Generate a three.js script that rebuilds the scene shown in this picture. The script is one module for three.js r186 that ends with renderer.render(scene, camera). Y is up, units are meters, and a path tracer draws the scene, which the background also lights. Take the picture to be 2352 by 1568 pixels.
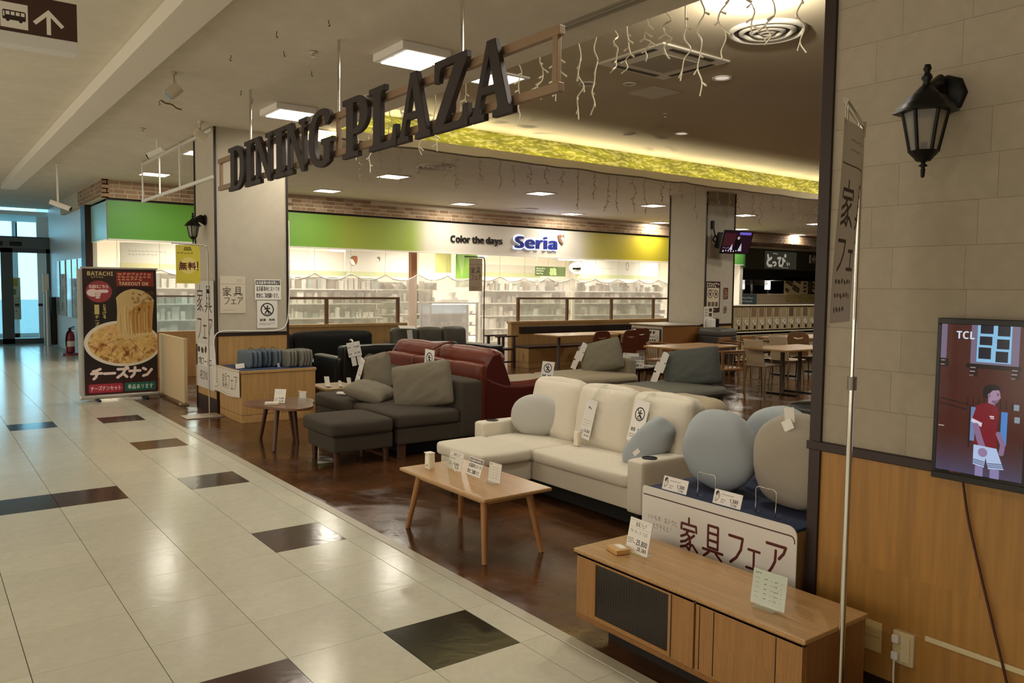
import * as THREE from 'three';
import { mergeGeometries } from 'three/addons/utils/BufferGeometryUtils.js';
import { RoundedBoxGeometry } from 'three/addons/geometries/RoundedBoxGeometry.js';
import { TextGeometry } from 'three/addons/geometries/TextGeometry.js';
import { FontLoader } from 'three/addons/loaders/FontLoader.js';
import { RectAreaLightUniformsLib } from 'three/addons/lights/RectAreaLightUniformsLib.js';
import { ImprovedNoise } from 'three/addons/math/ImprovedNoise.js';

// ---------------------------------------------------------------- camera, exposure, sky
const scene = new THREE.Scene();
const camera = new THREE.PerspectiveCamera(2 * Math.atan(784 / 1845.56) * 180 / Math.PI, 2352 / 1568, 0.05, 200);
camera.rotation.order = 'YXZ';
camera.position.set(-1.6847, 1.5857, 2.7755);
camera.rotation.set(-3.8384 * Math.PI / 180, -36.6991 * Math.PI / 180, 0.6518 * Math.PI / 180);
const renderer = new THREE.WebGLRenderer({ antialias: true });
renderer.toneMapping = THREE.LinearToneMapping;
renderer.toneMappingExposure = 1.9;
renderer.shadowMap.enabled = true;
RectAreaLightUniformsLib.init();
scene.background = new THREE.Color().setRGB(0.27, 0.68, 0.9);      // overcast daylight outside the entrance doors
scene.backgroundIntensity = 1.6;
const WARM = [1.0, 0.93, 0.78], SHOP = [1.0, 0.94, 0.80];            // colours of the lamps
const PANEL = 18, PANEL_GLOW = 3;                                    // ceiling panels: light, and what the eye sees of them

// ---------------------------------------------------------------- helpers
const V3 = THREE.Vector3, PI = Math.PI;
let seed = 7;
function rnd() { seed = (seed * 1664525 + 1013904223) >>> 0; return seed / 4294967296; }
const rr = (a, b) => a + (b - a) * rnd();
const noise = new ImprovedNoise();
const nz = (x, y, z = 0) => noise.noise(x + 13.7, y + 5.3, z + 2.1);
const taken = {};
function numbered(n) { const k = taken[n] = (taken[n] ?? -1) + 1; return k ? `${n}_${String(k).padStart(3, '0')}` : n; }
function shadow(m) { m.castShadow = m.receiveShadow = true; return m; }
function tag(o, label, category, group, kind) {
  if (label) o.userData.label = label;
  if (category) o.userData.category = category;
  if (group) o.userData.group = group;
  if (kind) o.userData.kind = kind;
  return o;
}
function thing(name, label, category, [x, y, z] = [0, 0, 0], turn = 0, group) {
  const o = new THREE.Group(); o.name = numbered(name); o.position.set(x, y, z); o.rotation.y = turn; scene.add(o);
  return tag(o, label, category, group);
}
function boxUV(g) {                                                     // uv in metres from the face each triangle looks along
  g = g.index ? g.toNonIndexed() : g;
  const p = g.attributes.position, uv = new Float32Array(p.count * 2), a = new V3(), b = new V3(), c = new V3(), n = new V3();
  for (let i = 0; i < p.count; i += 3) {
    a.fromBufferAttribute(p, i); b.fromBufferAttribute(p, i + 1); c.fromBufferAttribute(p, i + 2);
    n.copy(b).sub(a).cross(c.clone().sub(a));
    const X = Math.abs(n.x), Y = Math.abs(n.y), Z = Math.abs(n.z);
    [a, b, c].forEach((q, k) => {
      const [u, v] = Y >= X && Y >= Z ? [q.x, q.z] : X >= Z ? [q.z, q.y] : [q.x, q.y];
      uv[(i + k) * 2] = u; uv[(i + k) * 2 + 1] = v;
    });
  }
  g.setAttribute('uv', new THREE.BufferAttribute(uv, 2));
  return g;
}
function clean(g) { g = g.index ? g.toNonIndexed() : g; for (const k of Object.keys(g.attributes)) if (!['position', 'normal', 'uv'].includes(k)) g.deleteAttribute(k); g.morphAttributes = {}; g.clearGroups(); return g; }
function merge(gs) { gs = (Array.isArray(gs) ? gs : [gs]).map(clean); return gs.length > 1 ? mergeGeometries(gs, false) : gs[0]; }
function part(parent, name, gs, mat, opt = {}) {                        // opt.at is in the scene's own coordinates (the parent's place is taken off)
  const m = shadow(new THREE.Mesh(merge(gs), mat));
  m.name = parent === scene ? numbered(name) : name;
  if (opt.at) { m.position.set(...opt.at); if (parent !== scene && !opt.local) m.position.sub(parent.position); }
  if (opt.rot) m.rotation.set(...opt.rot);
  if (opt.label) m.userData.label = opt.label;
  if (opt.kind) m.userData.kind = opt.kind;
  parent.add(m);
  return m;
}
function single(name, label, category, gs, mat, at = [0, 0, 0], rot, group) { return tag(part(scene, name, gs, mat, { at, rot }), label, category, group); }
function struct(name, gs, mat, at, rot) { const m = part(scene, name, gs, mat, { at, rot }); m.userData.kind = 'structure'; return m; }
function at(g, x, y, z, rx = 0, ry = 0, rz = 0) { if (rx || ry || rz) g.applyMatrix4(new THREE.Matrix4().makeRotationFromEuler(new THREE.Euler(rx, ry, rz))); g.translate(x, y, z); return g; }
const box = (w, h, d) => boxUV(new THREE.BoxGeometry(w, h, d));
const rbox = (w, h, d, r = 0.004) => boxUV(new RoundedBoxGeometry(w, h, d, 2, Math.min(r, w / 2.01, h / 2.01, d / 2.01)));
const span = (x0, x1, y0, y1, z0, z1, r) => at(r ? rbox(x1 - x0, y1 - y0, z1 - z0, r) : box(x1 - x0, y1 - y0, z1 - z0), (x0 + x1) / 2, (y0 + y1) / 2, (z0 + z1) / 2);
const cyl = (r0, r1, h, n = 16) => new THREE.CylinderGeometry(r0, r1, h, n);
function bar(a, b, r0, r1 = r0, n = 10) {                               // a round bar from a to b
  const A = new V3(...a), B = new V3(...b), d = B.clone().sub(A), g = new THREE.CylinderGeometry(r1, r0, d.length(), n);
  g.applyQuaternion(new THREE.Quaternion().setFromUnitVectors(new V3(0, 1, 0), d.normalize()));
  g.translate((A.x + B.x) / 2, (A.y + B.y) / 2, (A.z + B.z) / 2);
  return g;
}
function tube(pts, r, n = 24, m = 6) { return new THREE.TubeGeometry(new THREE.CatmullRomCurve3(pts.map((p) => new V3(...p))), n, r, m); }
function lathe(pts, n = 24) { return new THREE.LatheGeometry(pts.map(([x, y]) => new THREE.Vector2(x, y)), n); }
function extrude(pts, depth, bevel = 0.003) {
  const g = new THREE.ExtrudeGeometry(new THREE.Shape(pts.map(([x, y]) => new THREE.Vector2(x, y))), { depth, bevelEnabled: bevel > 0, bevelSize: bevel, bevelThickness: bevel, bevelSegments: 1, curveSegments: 12 });
  return boxUV(g);
}
function softBox(w, h, d, r, bulge = [0, 0, 0], n = 10, wrinkle = 0) {  // upholstered block: rounded edges, faces swollen by bulge (x, y, z)
  const g = new THREE.BoxGeometry(w, h, d, n, n, n), p = g.attributes.position, q = new V3(), c = new V3();
  r = Math.min(r, w / 2.02, h / 2.02, d / 2.02);
  for (let i = 0; i < p.count; i++) {
    q.fromBufferAttribute(p, i);
    const u = q.x / (w / 2), v = q.y / (h / 2), t = q.z / (d / 2);
    const su = Math.sign(u) * (1 - Math.max(0, 1 - Math.abs(u)) ** 1.5), sv = Math.sign(v) * (1 - Math.max(0, 1 - Math.abs(v)) ** 1.5), st = Math.sign(t) * (1 - Math.max(0, 1 - Math.abs(t)) ** 1.5);
    q.set(su * w / 2, sv * h / 2, st * d / 2);
    c.set(Math.max(-w / 2 + r, Math.min(w / 2 - r, q.x)), Math.max(-h / 2 + r, Math.min(h / 2 - r, q.y)), Math.max(-d / 2 + r, Math.min(d / 2 - r, q.z)));
    const o = q.clone().sub(c);
    if (o.lengthSq() > 1e-12) q.copy(c).add(o.normalize().multiplyScalar(r));
    const k = (a, b) => (1 - a * a) * (1 - b * b);
    q.x += Math.sign(u) * bulge[0] * k(sv, st) * Math.abs(su) ** 3; q.y += Math.sign(v) * bulge[1] * k(su, st) * Math.abs(sv) ** 3; q.z += Math.sign(t) * bulge[2] * k(su, sv) * Math.abs(st) ** 3;
    if (wrinkle) { const f = wrinkle * nz(q.x * 9 + w * 31, q.y * 9, q.z * 9 + d * 17); q.x += f; q.y += f; q.z += f; }
    p.setXYZ(i, q.x, q.y, q.z);
  }
  g.computeVertexNormals();
  return smooth(g);
}
function smooth(g) {                                                     // metres as uv on a soft shape, its smooth normals kept
  const h = g.toNonIndexed(), n = h.attributes.normal.clone();
  const b = boxUV(h); b.setAttribute('normal', n); return weld(b);
}
function weld(b) {                                                       // averages the normals of points that coincide
  const p = b.attributes.position, n = b.attributes.normal, m = new Map(), key = (i) => `${Math.round(p.getX(i) * 2e4)},${Math.round(p.getY(i) * 2e4)},${Math.round(p.getZ(i) * 2e4)}`;
  for (let i = 0; i < p.count; i++) { const k = key(i), s = m.get(k) ?? new V3(); s.x += n.getX(i); s.y += n.getY(i); s.z += n.getZ(i); m.set(k, s); }
  for (let i = 0; i < p.count; i++) { const s = m.get(key(i)).clone().normalize(); n.setXYZ(i, s.x, s.y, s.z); }
  return b;
}
function pillow(w, h, t, salt = 0, n = 22) {                             // stuffed square cushion standing in the x-y plane
  const g = new THREE.SphereGeometry(1, 4, 3), pos = [], idx = [], side = [];
  for (const s of [1, -1]) {
    const off = pos.length / 3;
    for (let j = 0; j <= n; j++) for (let i = 0; i <= n; i++) {
      const e = (x) => Math.sign(x) * (1 - Math.max(0, 1 - Math.abs(x)) ** 1.7), u = e(i / n * 2 - 1), v = e(j / n * 2 - 1);
      const puff = Math.max(0, (1 - Math.abs(u) ** 3.2) * (1 - Math.abs(v) ** 3.2)) ** 0.42;
      const pinch = 1 - 0.02 * (1 - v * v) - 0.045 * v ** 6, pinch2 = 1 - 0.015 * (1 - u * u) - 0.045 * u ** 6;
      const wr = 0.012 * t / 0.15 * nz(u * 3 + salt, v * 3, s) + 0.01 * nz(u * 8 + salt, v * 8, 4) * puff;
      pos.push(u * w / 2 * (Math.abs(u) > 0.6 ? 1 - (1 - pinch) * (Math.abs(u) - 0.6) / 0.4 : 1), v * h / 2 * (Math.abs(v) > 0.6 ? 1 - (1 - pinch2) * (Math.abs(v) - 0.6) / 0.4 : 1), s * (t / 2 * puff + wr * puff + 0.004));
    }
    for (let j = 0; j < n; j++) for (let i = 0; i < n; i++) {
      const a = off + j * (n + 1) + i, b = a + 1, c = a + n + 1, d = c + 1;
      s > 0 ? idx.push(a, b, d, a, d, c) : idx.push(a, d, b, a, c, d);
    }
    side.push(off);
  }
  const ring = []; for (let i = 0; i < n; i++) ring.push(i); for (let j = 0; j < n; j++) ring.push(j * (n + 1) + n); for (let i = n; i > 0; i--) ring.push(n * (n + 1) + i); for (let j = n; j > 0; j--) ring.push(j * (n + 1));
  for (let k = 0; k < ring.length; k++) { const a = ring[k], b = ring[(k + 1) % ring.length], c = side[1] + a, d = side[1] + b; idx.push(a, c, b, b, c, d); }
  const r = new THREE.BufferGeometry(); r.setAttribute('position', new THREE.Float32BufferAttribute(pos, 3)); r.setIndex(idx); r.computeVertexNormals();
  return smooth(r);
}
function blob(w, h, d, salt = 0, lump = 0.06) {                          // round stuffed cushion
  const g = new THREE.SphereGeometry(1, 40, 28), p = g.attributes.position;
  for (let i = 0; i < p.count; i++) {
    const x = p.getX(i), y = p.getY(i), z = p.getZ(i), k = 1 + lump * 2 * nz(x * 1.1 + salt, y * 1.1, z * 1.1) + 0.01 * nz(x * 5 + salt, y * 5, z * 5);
    const e = (a) => Math.sign(a) * Math.abs(a) ** 0.9;
    p.setXYZ(i, e(x) * w / 2 * k, e(y) * h / 2 * k, e(z) * d / 2 * k);
  }
  g.computeVertexNormals();
  return smooth(g);
}
function plane(w, h, n = 1) { return new THREE.PlaneGeometry(w, h, n, n); }

// ---------------------------------------------------------------- textures
const WHITE = new THREE.Color(1, 1, 1);
function dataTex(n, fn, colour = true, m = n) {
  const a = new Uint8Array(n * m * 4);
  for (let y = 0; y < m; y++) for (let x = 0; x < n; x++) { const c = fn(x / n, y / m, x, y), k = (y * n + x) * 4; for (let i = 0; i < 3; i++) a[k + i] = Math.max(0, Math.min(255, Array.isArray(c) ? c[i] : c)); a[k + 3] = 255; }
  const t = new THREE.DataTexture(a, n, m); t.wrapS = t.wrapT = THREE.RepeatWrapping; t.magFilter = THREE.LinearFilter; t.minFilter = THREE.LinearFilter; t.needsUpdate = true;
  if (colour) t.colorSpace = THREE.SRGBColorSpace;
  return t;
}
const per = (u, v, f, salt = 0) => {                                     // noise that repeats over 0..1
  const a = (x) => Math.cos(x * 2 * PI), b = (x) => Math.sin(x * 2 * PI), k = f / (2 * PI);
  return noise.noise(a(u) * k + salt, b(u) * k + a(v) * k + salt * 1.7, b(v) * k + 3.3);
};
function rep(t, sx, sy = sx, turn = 0) { const c = t.clone(); c.repeat.set(1 / sx, 1 / sy); c.rotation = turn; c.needsUpdate = true; return c; }
const weave = dataTex(128, (u, v, x, y) => 128 + 60 * (((x >> 1) + (y >> 1)) % 2 ? 1 : -1) * (0.6 + per(u, v, 9, 3)) + 60 * per(u, v, 30, 1), false);
const mottle = dataTex(256, (u, v) => 243 + 6 * per(u, v, 6, 1) + 6 * per(u, v, 21, 5) + rr(-3, 3));
const grain = dataTex(512, (u, v) => {                                   // grain along v
  const w = per(u, v * 0.5, 3, 2) * 0.35, r = per(u + w * 0.1, v * 0.06, 42, 7), s = per(u, v * 0.12, 120, 9), k = 0.92 + 0.075 * r + 0.05 * s;
  return [k * 250, k * 240, k * 225];
});
const M = (color, roughness = 0.6, o = {}) => new THREE.MeshPhysicalMaterial({ color, roughness, ...o });
const fabric = (c, o = {}) => M(c, 0.92, { bumpMap: rep(weave, 0.06), bumpScale: 0.0012, sheen: 0.3, sheenRoughness: 0.6, sheenColor: new THREE.Color(c), ...o });
const wood = (c, size = 0.5, turn = 0, rough = 0.45) => M(c, rough, { map: rep(grain, size, size * 2, turn), bumpMap: rep(grain, size, size * 2, turn), bumpScale: 0.0006 });
function art(w, h, draw, rough = 0.6, o = {}) {                          // flat print: draw(ctx, w, h)
  const c = document.createElement('canvas'); c.width = w; c.height = h; const x = c.getContext('2d'); x.lineCap = 'round'; x.lineJoin = 'round'; draw(x, w, h);
  const t = new THREE.CanvasTexture(c); t.colorSpace = THREE.SRGBColorSpace;
  return M(0xffffff, rough, { map: t, ...o });
}
// brush strokes of the Japanese characters, two digits per coordinate
const GLYPH = {
  '家': '5004 5016|14381622 8422|8638 84228422|2438 7638|503836521460|40465658 60785492 4084|545836701476|587036841490|7648 6058|54545878 70769292', '具': '2806 2866 7266 7206 2806|2826 7226|2846 7246|0674 9474|3478 1094|6478 9094', 'フ': '1416 8416 76485474 2492', 'ェ': '2240 7840|5040 5088|1488 8688', 'ア': '1014 8814 80306246|4828 46563474 1892',
  '無': '3004 1828|1820 8820|0848 9248|0874 9274|2622 2672|4222 4272|5822 5872|7422 7472|1684 1096|3684 3896|5684 6096|7684 8896', '料': '2806 2894|0846 4846|1020 1838|4618 3838|2650 1072|3050 4866|6018 6828|5638 6448|5068 9260|8006 8094', '!': '5006 5062|5086 5090',
  'チ': '7808 5020 2426|1046 9046|52225060 44782894', 'ー': '1050 9050', 'ズ': '1616 7216 64404466 1290|5858 8688|7804 8416|9000 9612', 'ナ': '0836 9236|52065040 42702092', 'ン': '1816 3828|18865076 8630', 'セ': '1044 8834 7454|3610 3676 4486 8486', 'ッ': '2440 3060|4834 5456|80367064 4488', 'ト': '3608 3692|3640 8062',
  '単': '2406 3420|4804 5018|7604 6620|2026 8026 8058 2058 2026|2042 8042|5026 5096|0874 9274', '品': '3008 7008 7042 3042 3008|1056 4456 4492 1092 1056|5656 9056 9092 5692 5656', 'あ': '1622 8018|42064050 4888|64325060 28841470 30506446 86627884 5892', 'り': '28122640 3056|70107050 60744494', 'ま': '1620 8420|2044 8044|50065080 34902278 40708290', 'す': '0826 9226|58065864 44703858 46445858 54784094',
  'と': '3010 4044|78303250 24724488 8488', 'っ': '18466040 82587078 4486', 'ぴ': '0830 4026 22603086 58867060 6430 9050|8804 9604 9614 8814 8804', 'ぃ': '24402670 3680|6846 7668', 'い': '18202060 30783868|72268644 8860', 'も': '40083660 48846886 7868|1634 6034|1456 6056', 'の': '50184260 28761450 38226818 86428066 5686', '・': '4848 5252',
  'お': '1228 6028|36083682 20802864 60548068 7084 5486|6820 8634', 'ク': '4008 1646|3822 8022 70543292', 'に': '18121450 1888|4430 8030|42765484 8482', 'そ': '2412 7012 2046 9242|56484470 5488 7490', 'ろ': '2216 7016 2260 54468060 7484 4490', 'え': '4206 5814|2434 7034 1690|4462 5690 9088', 'ボ': '1030 9030|4808 4892|2850 1476|6850 8476|7406 8018|8802 9414', 'ド': '3608 3692|3640 8062|6012 6626|7608 8222', 'コ': '1820 8020 8084|1484 8084',
  '階': '1010 1094|1010 3610 2636 3656 2068|5006 5040 6436|4624 6424|7806 7840 9436|9016 7826|7044 6256|5656 8856 8894 5694 5656|5674 8874', '催': '2806 0846|1840 1894|5806 5820|4208 4220 8220 8208|4030 3450|4036 4090|4044 8644|4058 8658|4072 8672|4088 9088|6232 6288', '事': '0814 9214|2626 7426 7440 2640 2626|1652 8252 8278 1678|0864 9464|5004 5090 3892', '内': '5004 5030|1426 1494|1426 8626 8690 7292|50302270|50407466',
  'て': '1020 8820 56384460 56807888', '飲': '2806 0838|2806 4826|2034 4434 4458 2058 2034|2058 2090 4276|6406 5436|5820 9020 8238|70307050 5092|7056 9292', '食': '5004 0842|5004 9242|5026 5038|2840 7240 7264 2864 2840|2852 7252|2864 2892 5480|5268 9092', 'は': '18121450 1888|4030 9030|68106878 56884478 6070 9090', 'ご': '2420 7420|20703084 7884|8404 8812|9402 9810',
  '遠': '1214 2226|1040 2240 2074 0890|20764490 9490|4214 8614|6404 6424|3626 9226|4834 8034 8048 4848 4834|6448 4074|6248 6280|6650 9278', '慮': '5004 5018|5010 8210|2020 9020|2020 1690|5020 5036 8036|3040 8040 8056 3056 3040|5540 5556|2870 2282|4066 4490 7290 7080|8064 9082', '願': '0810 4810|1010 1050 0494|2418 4018 4040 2040 2018|1830 4030|3040 3090|2060 1480|4060 4878|5610 9610|6020 9020 9072 6072 6020|6038 9038|6054 9054|6676 5494|8476 9694', '。': '1678 3078 3092 1692 1678',
  '破': '0812 4012|2412 0860|1644 3844 3878 1678 1644|5022 9422 8836|5022 50504092|7206 7246|5446 8846 5492|6052 9492', '損': '0828 4020|2606 2688 1284|0860 4050|5208 8608 8624 5224 5208|5234 8834 8872 5272 5234|5246 8846|5260 8860|6076 4892|8076 9492', '危': '4004 1030|3814 7014 5828|1030 9430|20301092|3844 7844 7866 6866|3844 3886 9086 9476', '険': '1010 1094|1010 3410 2434 3454 2066|6604 4030|6604 9430|5432 8232|5044 8644 8660 5060 5044|68326866 4492|6866 9492',
  '店': '5004 5016|1416 9216|141614600894|5228 5262|5244 8444|3062 8262 8292 3092 3062', 'こ': '2420 7420|20703084 7884', 'ち': '1224 8224|42063262 68508068 6888 4092', 'ら': '4008 6020|28302458 60468464 7886 3692', 'け': '14121250 1688|4030 9030|70087050 5892', 'る': '2412 7012 2056 60468064 6488 4484 5270 6884', '禁': '2804 2840|0814 4614|2616 0836|2816 4432|7204 7240|5214 9414|7016 5432|7416 9436|2848 7248|0862 9262|5062 5092|2870 1488|7270 8688', '止': '5008 5090|5046 8446|2440 2490|0890 9290',
};
function stroke(x, ch, px, py, w, h, lw) {
  const g = GLYPH[ch];
  if (!g) return false;
  x.lineWidth = lw;
  for (const s of g.split('|')) {
    const n = s.replaceAll(' ', ''), pts = []; for (let i = 0; i + 3 < n.length; i += 4) pts.push([px + +n.slice(i, i + 2) / 100 * w, py + +n.slice(i + 2, i + 4) / 100 * h]);
    x.beginPath(); x.moveTo(...pts[0]);
    for (let i = 1; i < pts.length; i++) x.lineTo(...pts[i]);
    if (pts.length === 1) x.lineTo(pts[0][0] + 0.5, pts[0][1]);
    x.stroke();
  }
  return true;
}
function write(x, str, px, py, w, h, lw, color, gap = 1.05, down = false) { // Japanese text, one box of w by h each
  x.strokeStyle = color; x.fillStyle = color; let k = 0;
  for (const ch of str) { stroke(x, ch, down ? px : px + k * w * gap, down ? py + k * h * gap : py, w, h, lw); k++; }
}
function latin(x, str, px, py, size, color, font = 'bold', width) { x.fillStyle = color; x.font = `${font} ${size}px sans-serif`; width ? x.fillText(str, px, py, width) : x.fillText(str, px, py); }
function lines(x, px, py, w, n, step, color, lw, s = 3) {                  // illegible small print
  x.strokeStyle = color; x.lineWidth = lw; let q = s * 977 + 11; const r = () => (q = (q * 1103515245 + 12345) % 2147483648) / 2147483648;
  for (let i = 0; i < n; i++) { let a = px; while (a < px + w * (i === n - 1 ? 0.7 : 1)) { const b = a + w * (0.02 + 0.05 * r()); x.beginPath(); x.moveTo(a, py + i * step); x.lineTo(Math.min(b, px + w), py + i * step + lw * (r() - 0.5)); x.stroke(); a = b + lw * 1.6; } }
}
// ---------------------------------------------------------------- materials of the building
const offWhite = M(0xc6bdab, 0.7, { map: rep(mottle, 2.3) });
const ceilMat = M(0xddd4c2, 0.75, { map: rep(mottle, 3.1) });
const beige = wood(0xc9a672, 0.9, 0, 0.4);
const darkTrim = M(0x2a1712, 0.45);
const blackMetal = M(0x121110, 0.5, { metalness: 0.3 });
const chrome = M(0xd8d4cc, 0.18, { metalness: 1 });
const whitePaint = M(0xe9e6df, 0.5);
const paper = M(0xe6e2da, 0.75);
const tileBump = dataTex(256, (u, v) => 128 + 70 * per(u, v, 5, 2) * 0.5 + 40 * per(u, v, 14, 4), false);
const tileTone = (k) => M(new THREE.Color(0xd5d2c1).multiplyScalar(k), 0.17, { map: rep(mottle, 0.7), bumpMap: rep(tileBump, 0.5), bumpScale: 0.0012, specularIntensity: 0.42 });
const tileMats = [0.97, 1.0, 1.03, 0.985].map(tileTone);
const darkTile = (c) => M(c, 0.14, { map: rep(mottle, 0.4), bumpMap: rep(tileBump, 0.5), bumpScale: 0.0011 });
const tileBrown = darkTile(0x4a342c), tileInk = darkTile(0x23231d), tileGrey = darkTile(0x3d3532);
const vinyl = dataTex(1024, (u, v) => {
  const n = per(u, v, 4, 3) * 0.5 + per(u, v, 11, 8) * 0.35, s = per(u, v * 0.25, 60, 4) * 0.12, b = Math.max(0, per(u, v, 7, 12) - 0.12) * 0.9;
  const joint = (v * 6 % 1 < 0.012 || (u * 2 + (Math.floor(v * 6) % 2) * 0.5) % 1 < 0.002) ? 0.72 : 1, k = (0.82 + 0.3 * n + s + b * 0.5) * joint;
  return [k * 98, k * 62, k * 36];
});
const vinylRough = dataTex(512, (u, v) => 34 + 70 * Math.max(0, per(u, v, 5, 21) + 0.1) + 26 * per(u, v, 24, 2), false);
const vinylBump = dataTex(512, (u, v) => 128 + 50 * per(u, v, 8, 6) * 0.4 + 34 * per(u, v, 27, 9) + 40 * per(u, v, 64, 5), false);
const darkFloor = M(0xffffff, 1, { map: rep(vinyl, 2.4), roughnessMap: rep(vinylRough, 1.9), bumpMap: rep(vinylBump, 0.6), bumpScale: 0.0009 });
const shopFloorMat = M(0xd9d2c4, 0.15, { map: rep(mottle, 1) });
const grout = M(0x6e6757, 0.7);

// ---------------------------------------------------------------- floors: pale tiles of the corridor, brown floor of the sales area
const floor = struct('floor', span(-6, 0.615, -0.14, -0.006, -21.35, 6), grout);
{
  const T = 0.45, far = [], g1 = at(box(T - 0.0035, 0.012, T - 0.0018), 0, -0.006, 0), g2 = at(box(0.16 - 0.0035, 0.012, T - 0.0018), 0, -0.006, 0);
  const dark = new Map([['0,1', tileInk], ['0,5', tileBrown], ['0,9', tileGrey], ['0,13', tileBrown], ['0,17', tileBrown], ['-2,1', tileBrown], ['-2,9', tileBrown], ['-3,9', tileGrey], ['-2,17', tileGrey], ['-3,1', tileGrey]]);
  for (let n = -2; n <= 18; n++) for (let i = -6; i <= 0; i++) part(floor, 'tile', g1, dark.get(`${i},${n}`) ?? tileMats[Math.floor(rnd() * 4)], { at: [(i + 0.5) * T, 0, (0.5 - n) * T] });
  for (let n = -2; n <= 18; n++) part(floor, 'tile', g2, tileMats[Math.floor(rnd() * 4)], { at: [0.45 + 0.08, 0, (0.5 - n) * T] });
  for (let n = -12; n <= 46; n++) for (let i = -13; i <= 0; i++) {
    if (n >= -2 && n <= 18 && i >= -6) continue;
    if ((0.5 - n) * T < -21.1) continue;
    far.push(g1.clone().translate((i + 0.5) * T, 0, (0.5 - n) * T));
    if (i === 0) far.push(g2.clone().translate(0.53, 0, (0.5 - n) * T));
  }
  part(floor, 'tiles_further_off', far, tileMats[1], { kind: 'stuff' });
}
struct('trim_1', span(0.612, 0.678, -0.05, 0.004, -13.4, 6, 0.003), M(0xb9b2a0, 0.3));
struct('floor_sales_area', span(0.678, 30, -0.14, 0, -13.45, 6), darkFloor);
struct('floor_shop', span(1.0, 30, -0.14, 0, -22, -13.45), shopFloorMat);
struct('floor_passage', span(0.615, 1.4, -0.14, 0, -21.35, -13.45), tileMats[0]);

// ---------------------------------------------------------------- ceiling with its raised field over the sofas
const ceiling = struct('ceiling', [span(-6, 2.5, 3.47, 3.52, -21.35, 6), span(2.5, 15, 3.47, 3.52, -22, -6.76), span(15, 30, 3.47, 3.52, -22, -6.45), span(15, 30, 3.47, 3.52, -6.45, 6), span(2.5, 15, 3.47, 3.52, 3, 6)], ceilMat);
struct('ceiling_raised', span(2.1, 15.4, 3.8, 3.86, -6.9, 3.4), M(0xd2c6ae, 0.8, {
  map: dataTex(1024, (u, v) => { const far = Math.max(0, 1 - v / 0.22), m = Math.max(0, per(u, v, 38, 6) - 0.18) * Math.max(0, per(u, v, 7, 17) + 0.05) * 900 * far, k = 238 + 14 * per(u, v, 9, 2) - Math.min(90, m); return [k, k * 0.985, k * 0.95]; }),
}));
{
  const c = scene.children[scene.children.length - 1], p = c.geometry.attributes.position, uv = c.geometry.attributes.uv;
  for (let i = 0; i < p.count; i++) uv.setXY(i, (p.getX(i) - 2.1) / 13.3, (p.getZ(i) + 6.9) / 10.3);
}
struct('wall_recess', [span(2.15, 2.2, 3.52, 3.8, -6.8, 3.35), span(15.3, 15.35, 3.52, 3.8, -6.8, 3.35), span(2.2, 15.3, 3.52, 3.8, 3.3, 3.35)], M(0xb9bb52, 0.8));
const leafy = dataTex(1024, (u, v) => {
  let k = 0; for (let i = 0; i < 3; i++) { const a = per(u, v, 22 + i * 6, 3 + i * 5), b = per(u + 0.37 * i, v, 40 + i * 9, 9 + i); k = Math.max(k, Math.max(0, a + b * 0.5 - 0.24)); }
  const e = Math.min(1, k * 4.5), s = 0.85 + 0.3 * per(u, v, 8, 2);
  return [160 * s + e * 50, 162 * s + e * 46, 52 * s + e * 70];
}, true, 256);
struct('wall_recess_leaf_print', span(2.2, 15.3, 3.42, 3.8, -6.8, -6.75), M(0xffffff, 0.8, { map: rep(leafy, 3.6, 0.9) }));
struct('trim_2', [span(2.5, 15, 3.38, 3.487, -6.46, -6.445), span(2.5, 15, 3.365, 3.38, -6.77, -6.445), span(2.2, 15.3, 3.365, 3.53, -6.80, -6.76), span(2.485, 2.5, 3.52, 3.56, -6.445, 3)], M(0xcfc3a6, 0.6));
// troughs round the raised field: a row of tubes behind the lip
function cove(name, label, x0, x1, z, alongZ, power, colour) {
  const t = thing(name, label, 'light', alongZ ? [z, 3.522, x0] : [x0, 3.38, z]);
  const L = x1 - x0, n = Math.round(L / 1.25), glow = new THREE.MeshStandardMaterial({ color: 0xfff0d0, emissive: new THREE.Color().setRGB(...colour), emissiveIntensity: 2.5 });
  for (let i = 0; i < n; i++) {
    const a = (i + 0.04) * L / n, b = (i + 0.96) * L / n;
    part(t, 'tube', alongZ ? bar([0, 0.045, a], [0, 0.045, b], 0.013) : bar([a, 0.045, 0], [b, 0.045, 0], 0.013), glow);
    part(t, 'batten', alongZ ? span(-0.025, 0.025, 0, 0.03, a, b) : span(a, b, 0, 0.03, -0.025, 0.025), whitePaint);
    const l = new THREE.RectAreaLight(new THREE.Color().setRGB(...colour), power, (b - a), 0.03); l.position.set(alongZ ? 0 : (a + b) / 2, 0.062, alongZ ? (a + b) / 2 : 0); l.name = `${name}_lamp`;
    t.add(l); t.updateMatrixWorld(true); const q = l.getWorldPosition(new V3()); l.lookAt(alongZ ? q.clone().add(new V3(0.9, 0.43, 0)) : q.clone().add(new V3(0, 0.82, 0.57)));
  }
}
cove('cove_light', 'row of light tubes in the ledge under the leaf print wall of the raised ceiling', 2.6, 15, -6.60, false, 30, [1, 0.9, 0.6]);

// beam along the corridor
struct('trim_3', span(-0.28, -0.03, 3.345, 3.47, -15.4, 6, 0.006), M(0xddd6c8, 0.6));
struct('trim_4', [span(2.10, 2.125, 3.455, 3.47, -2.2, 2.9), span(2.17, 2.195, 3.455, 3.47, -2.2, 2.9)], M(0x8d8474, 0.4, { metalness: 0.4 }));

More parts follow.
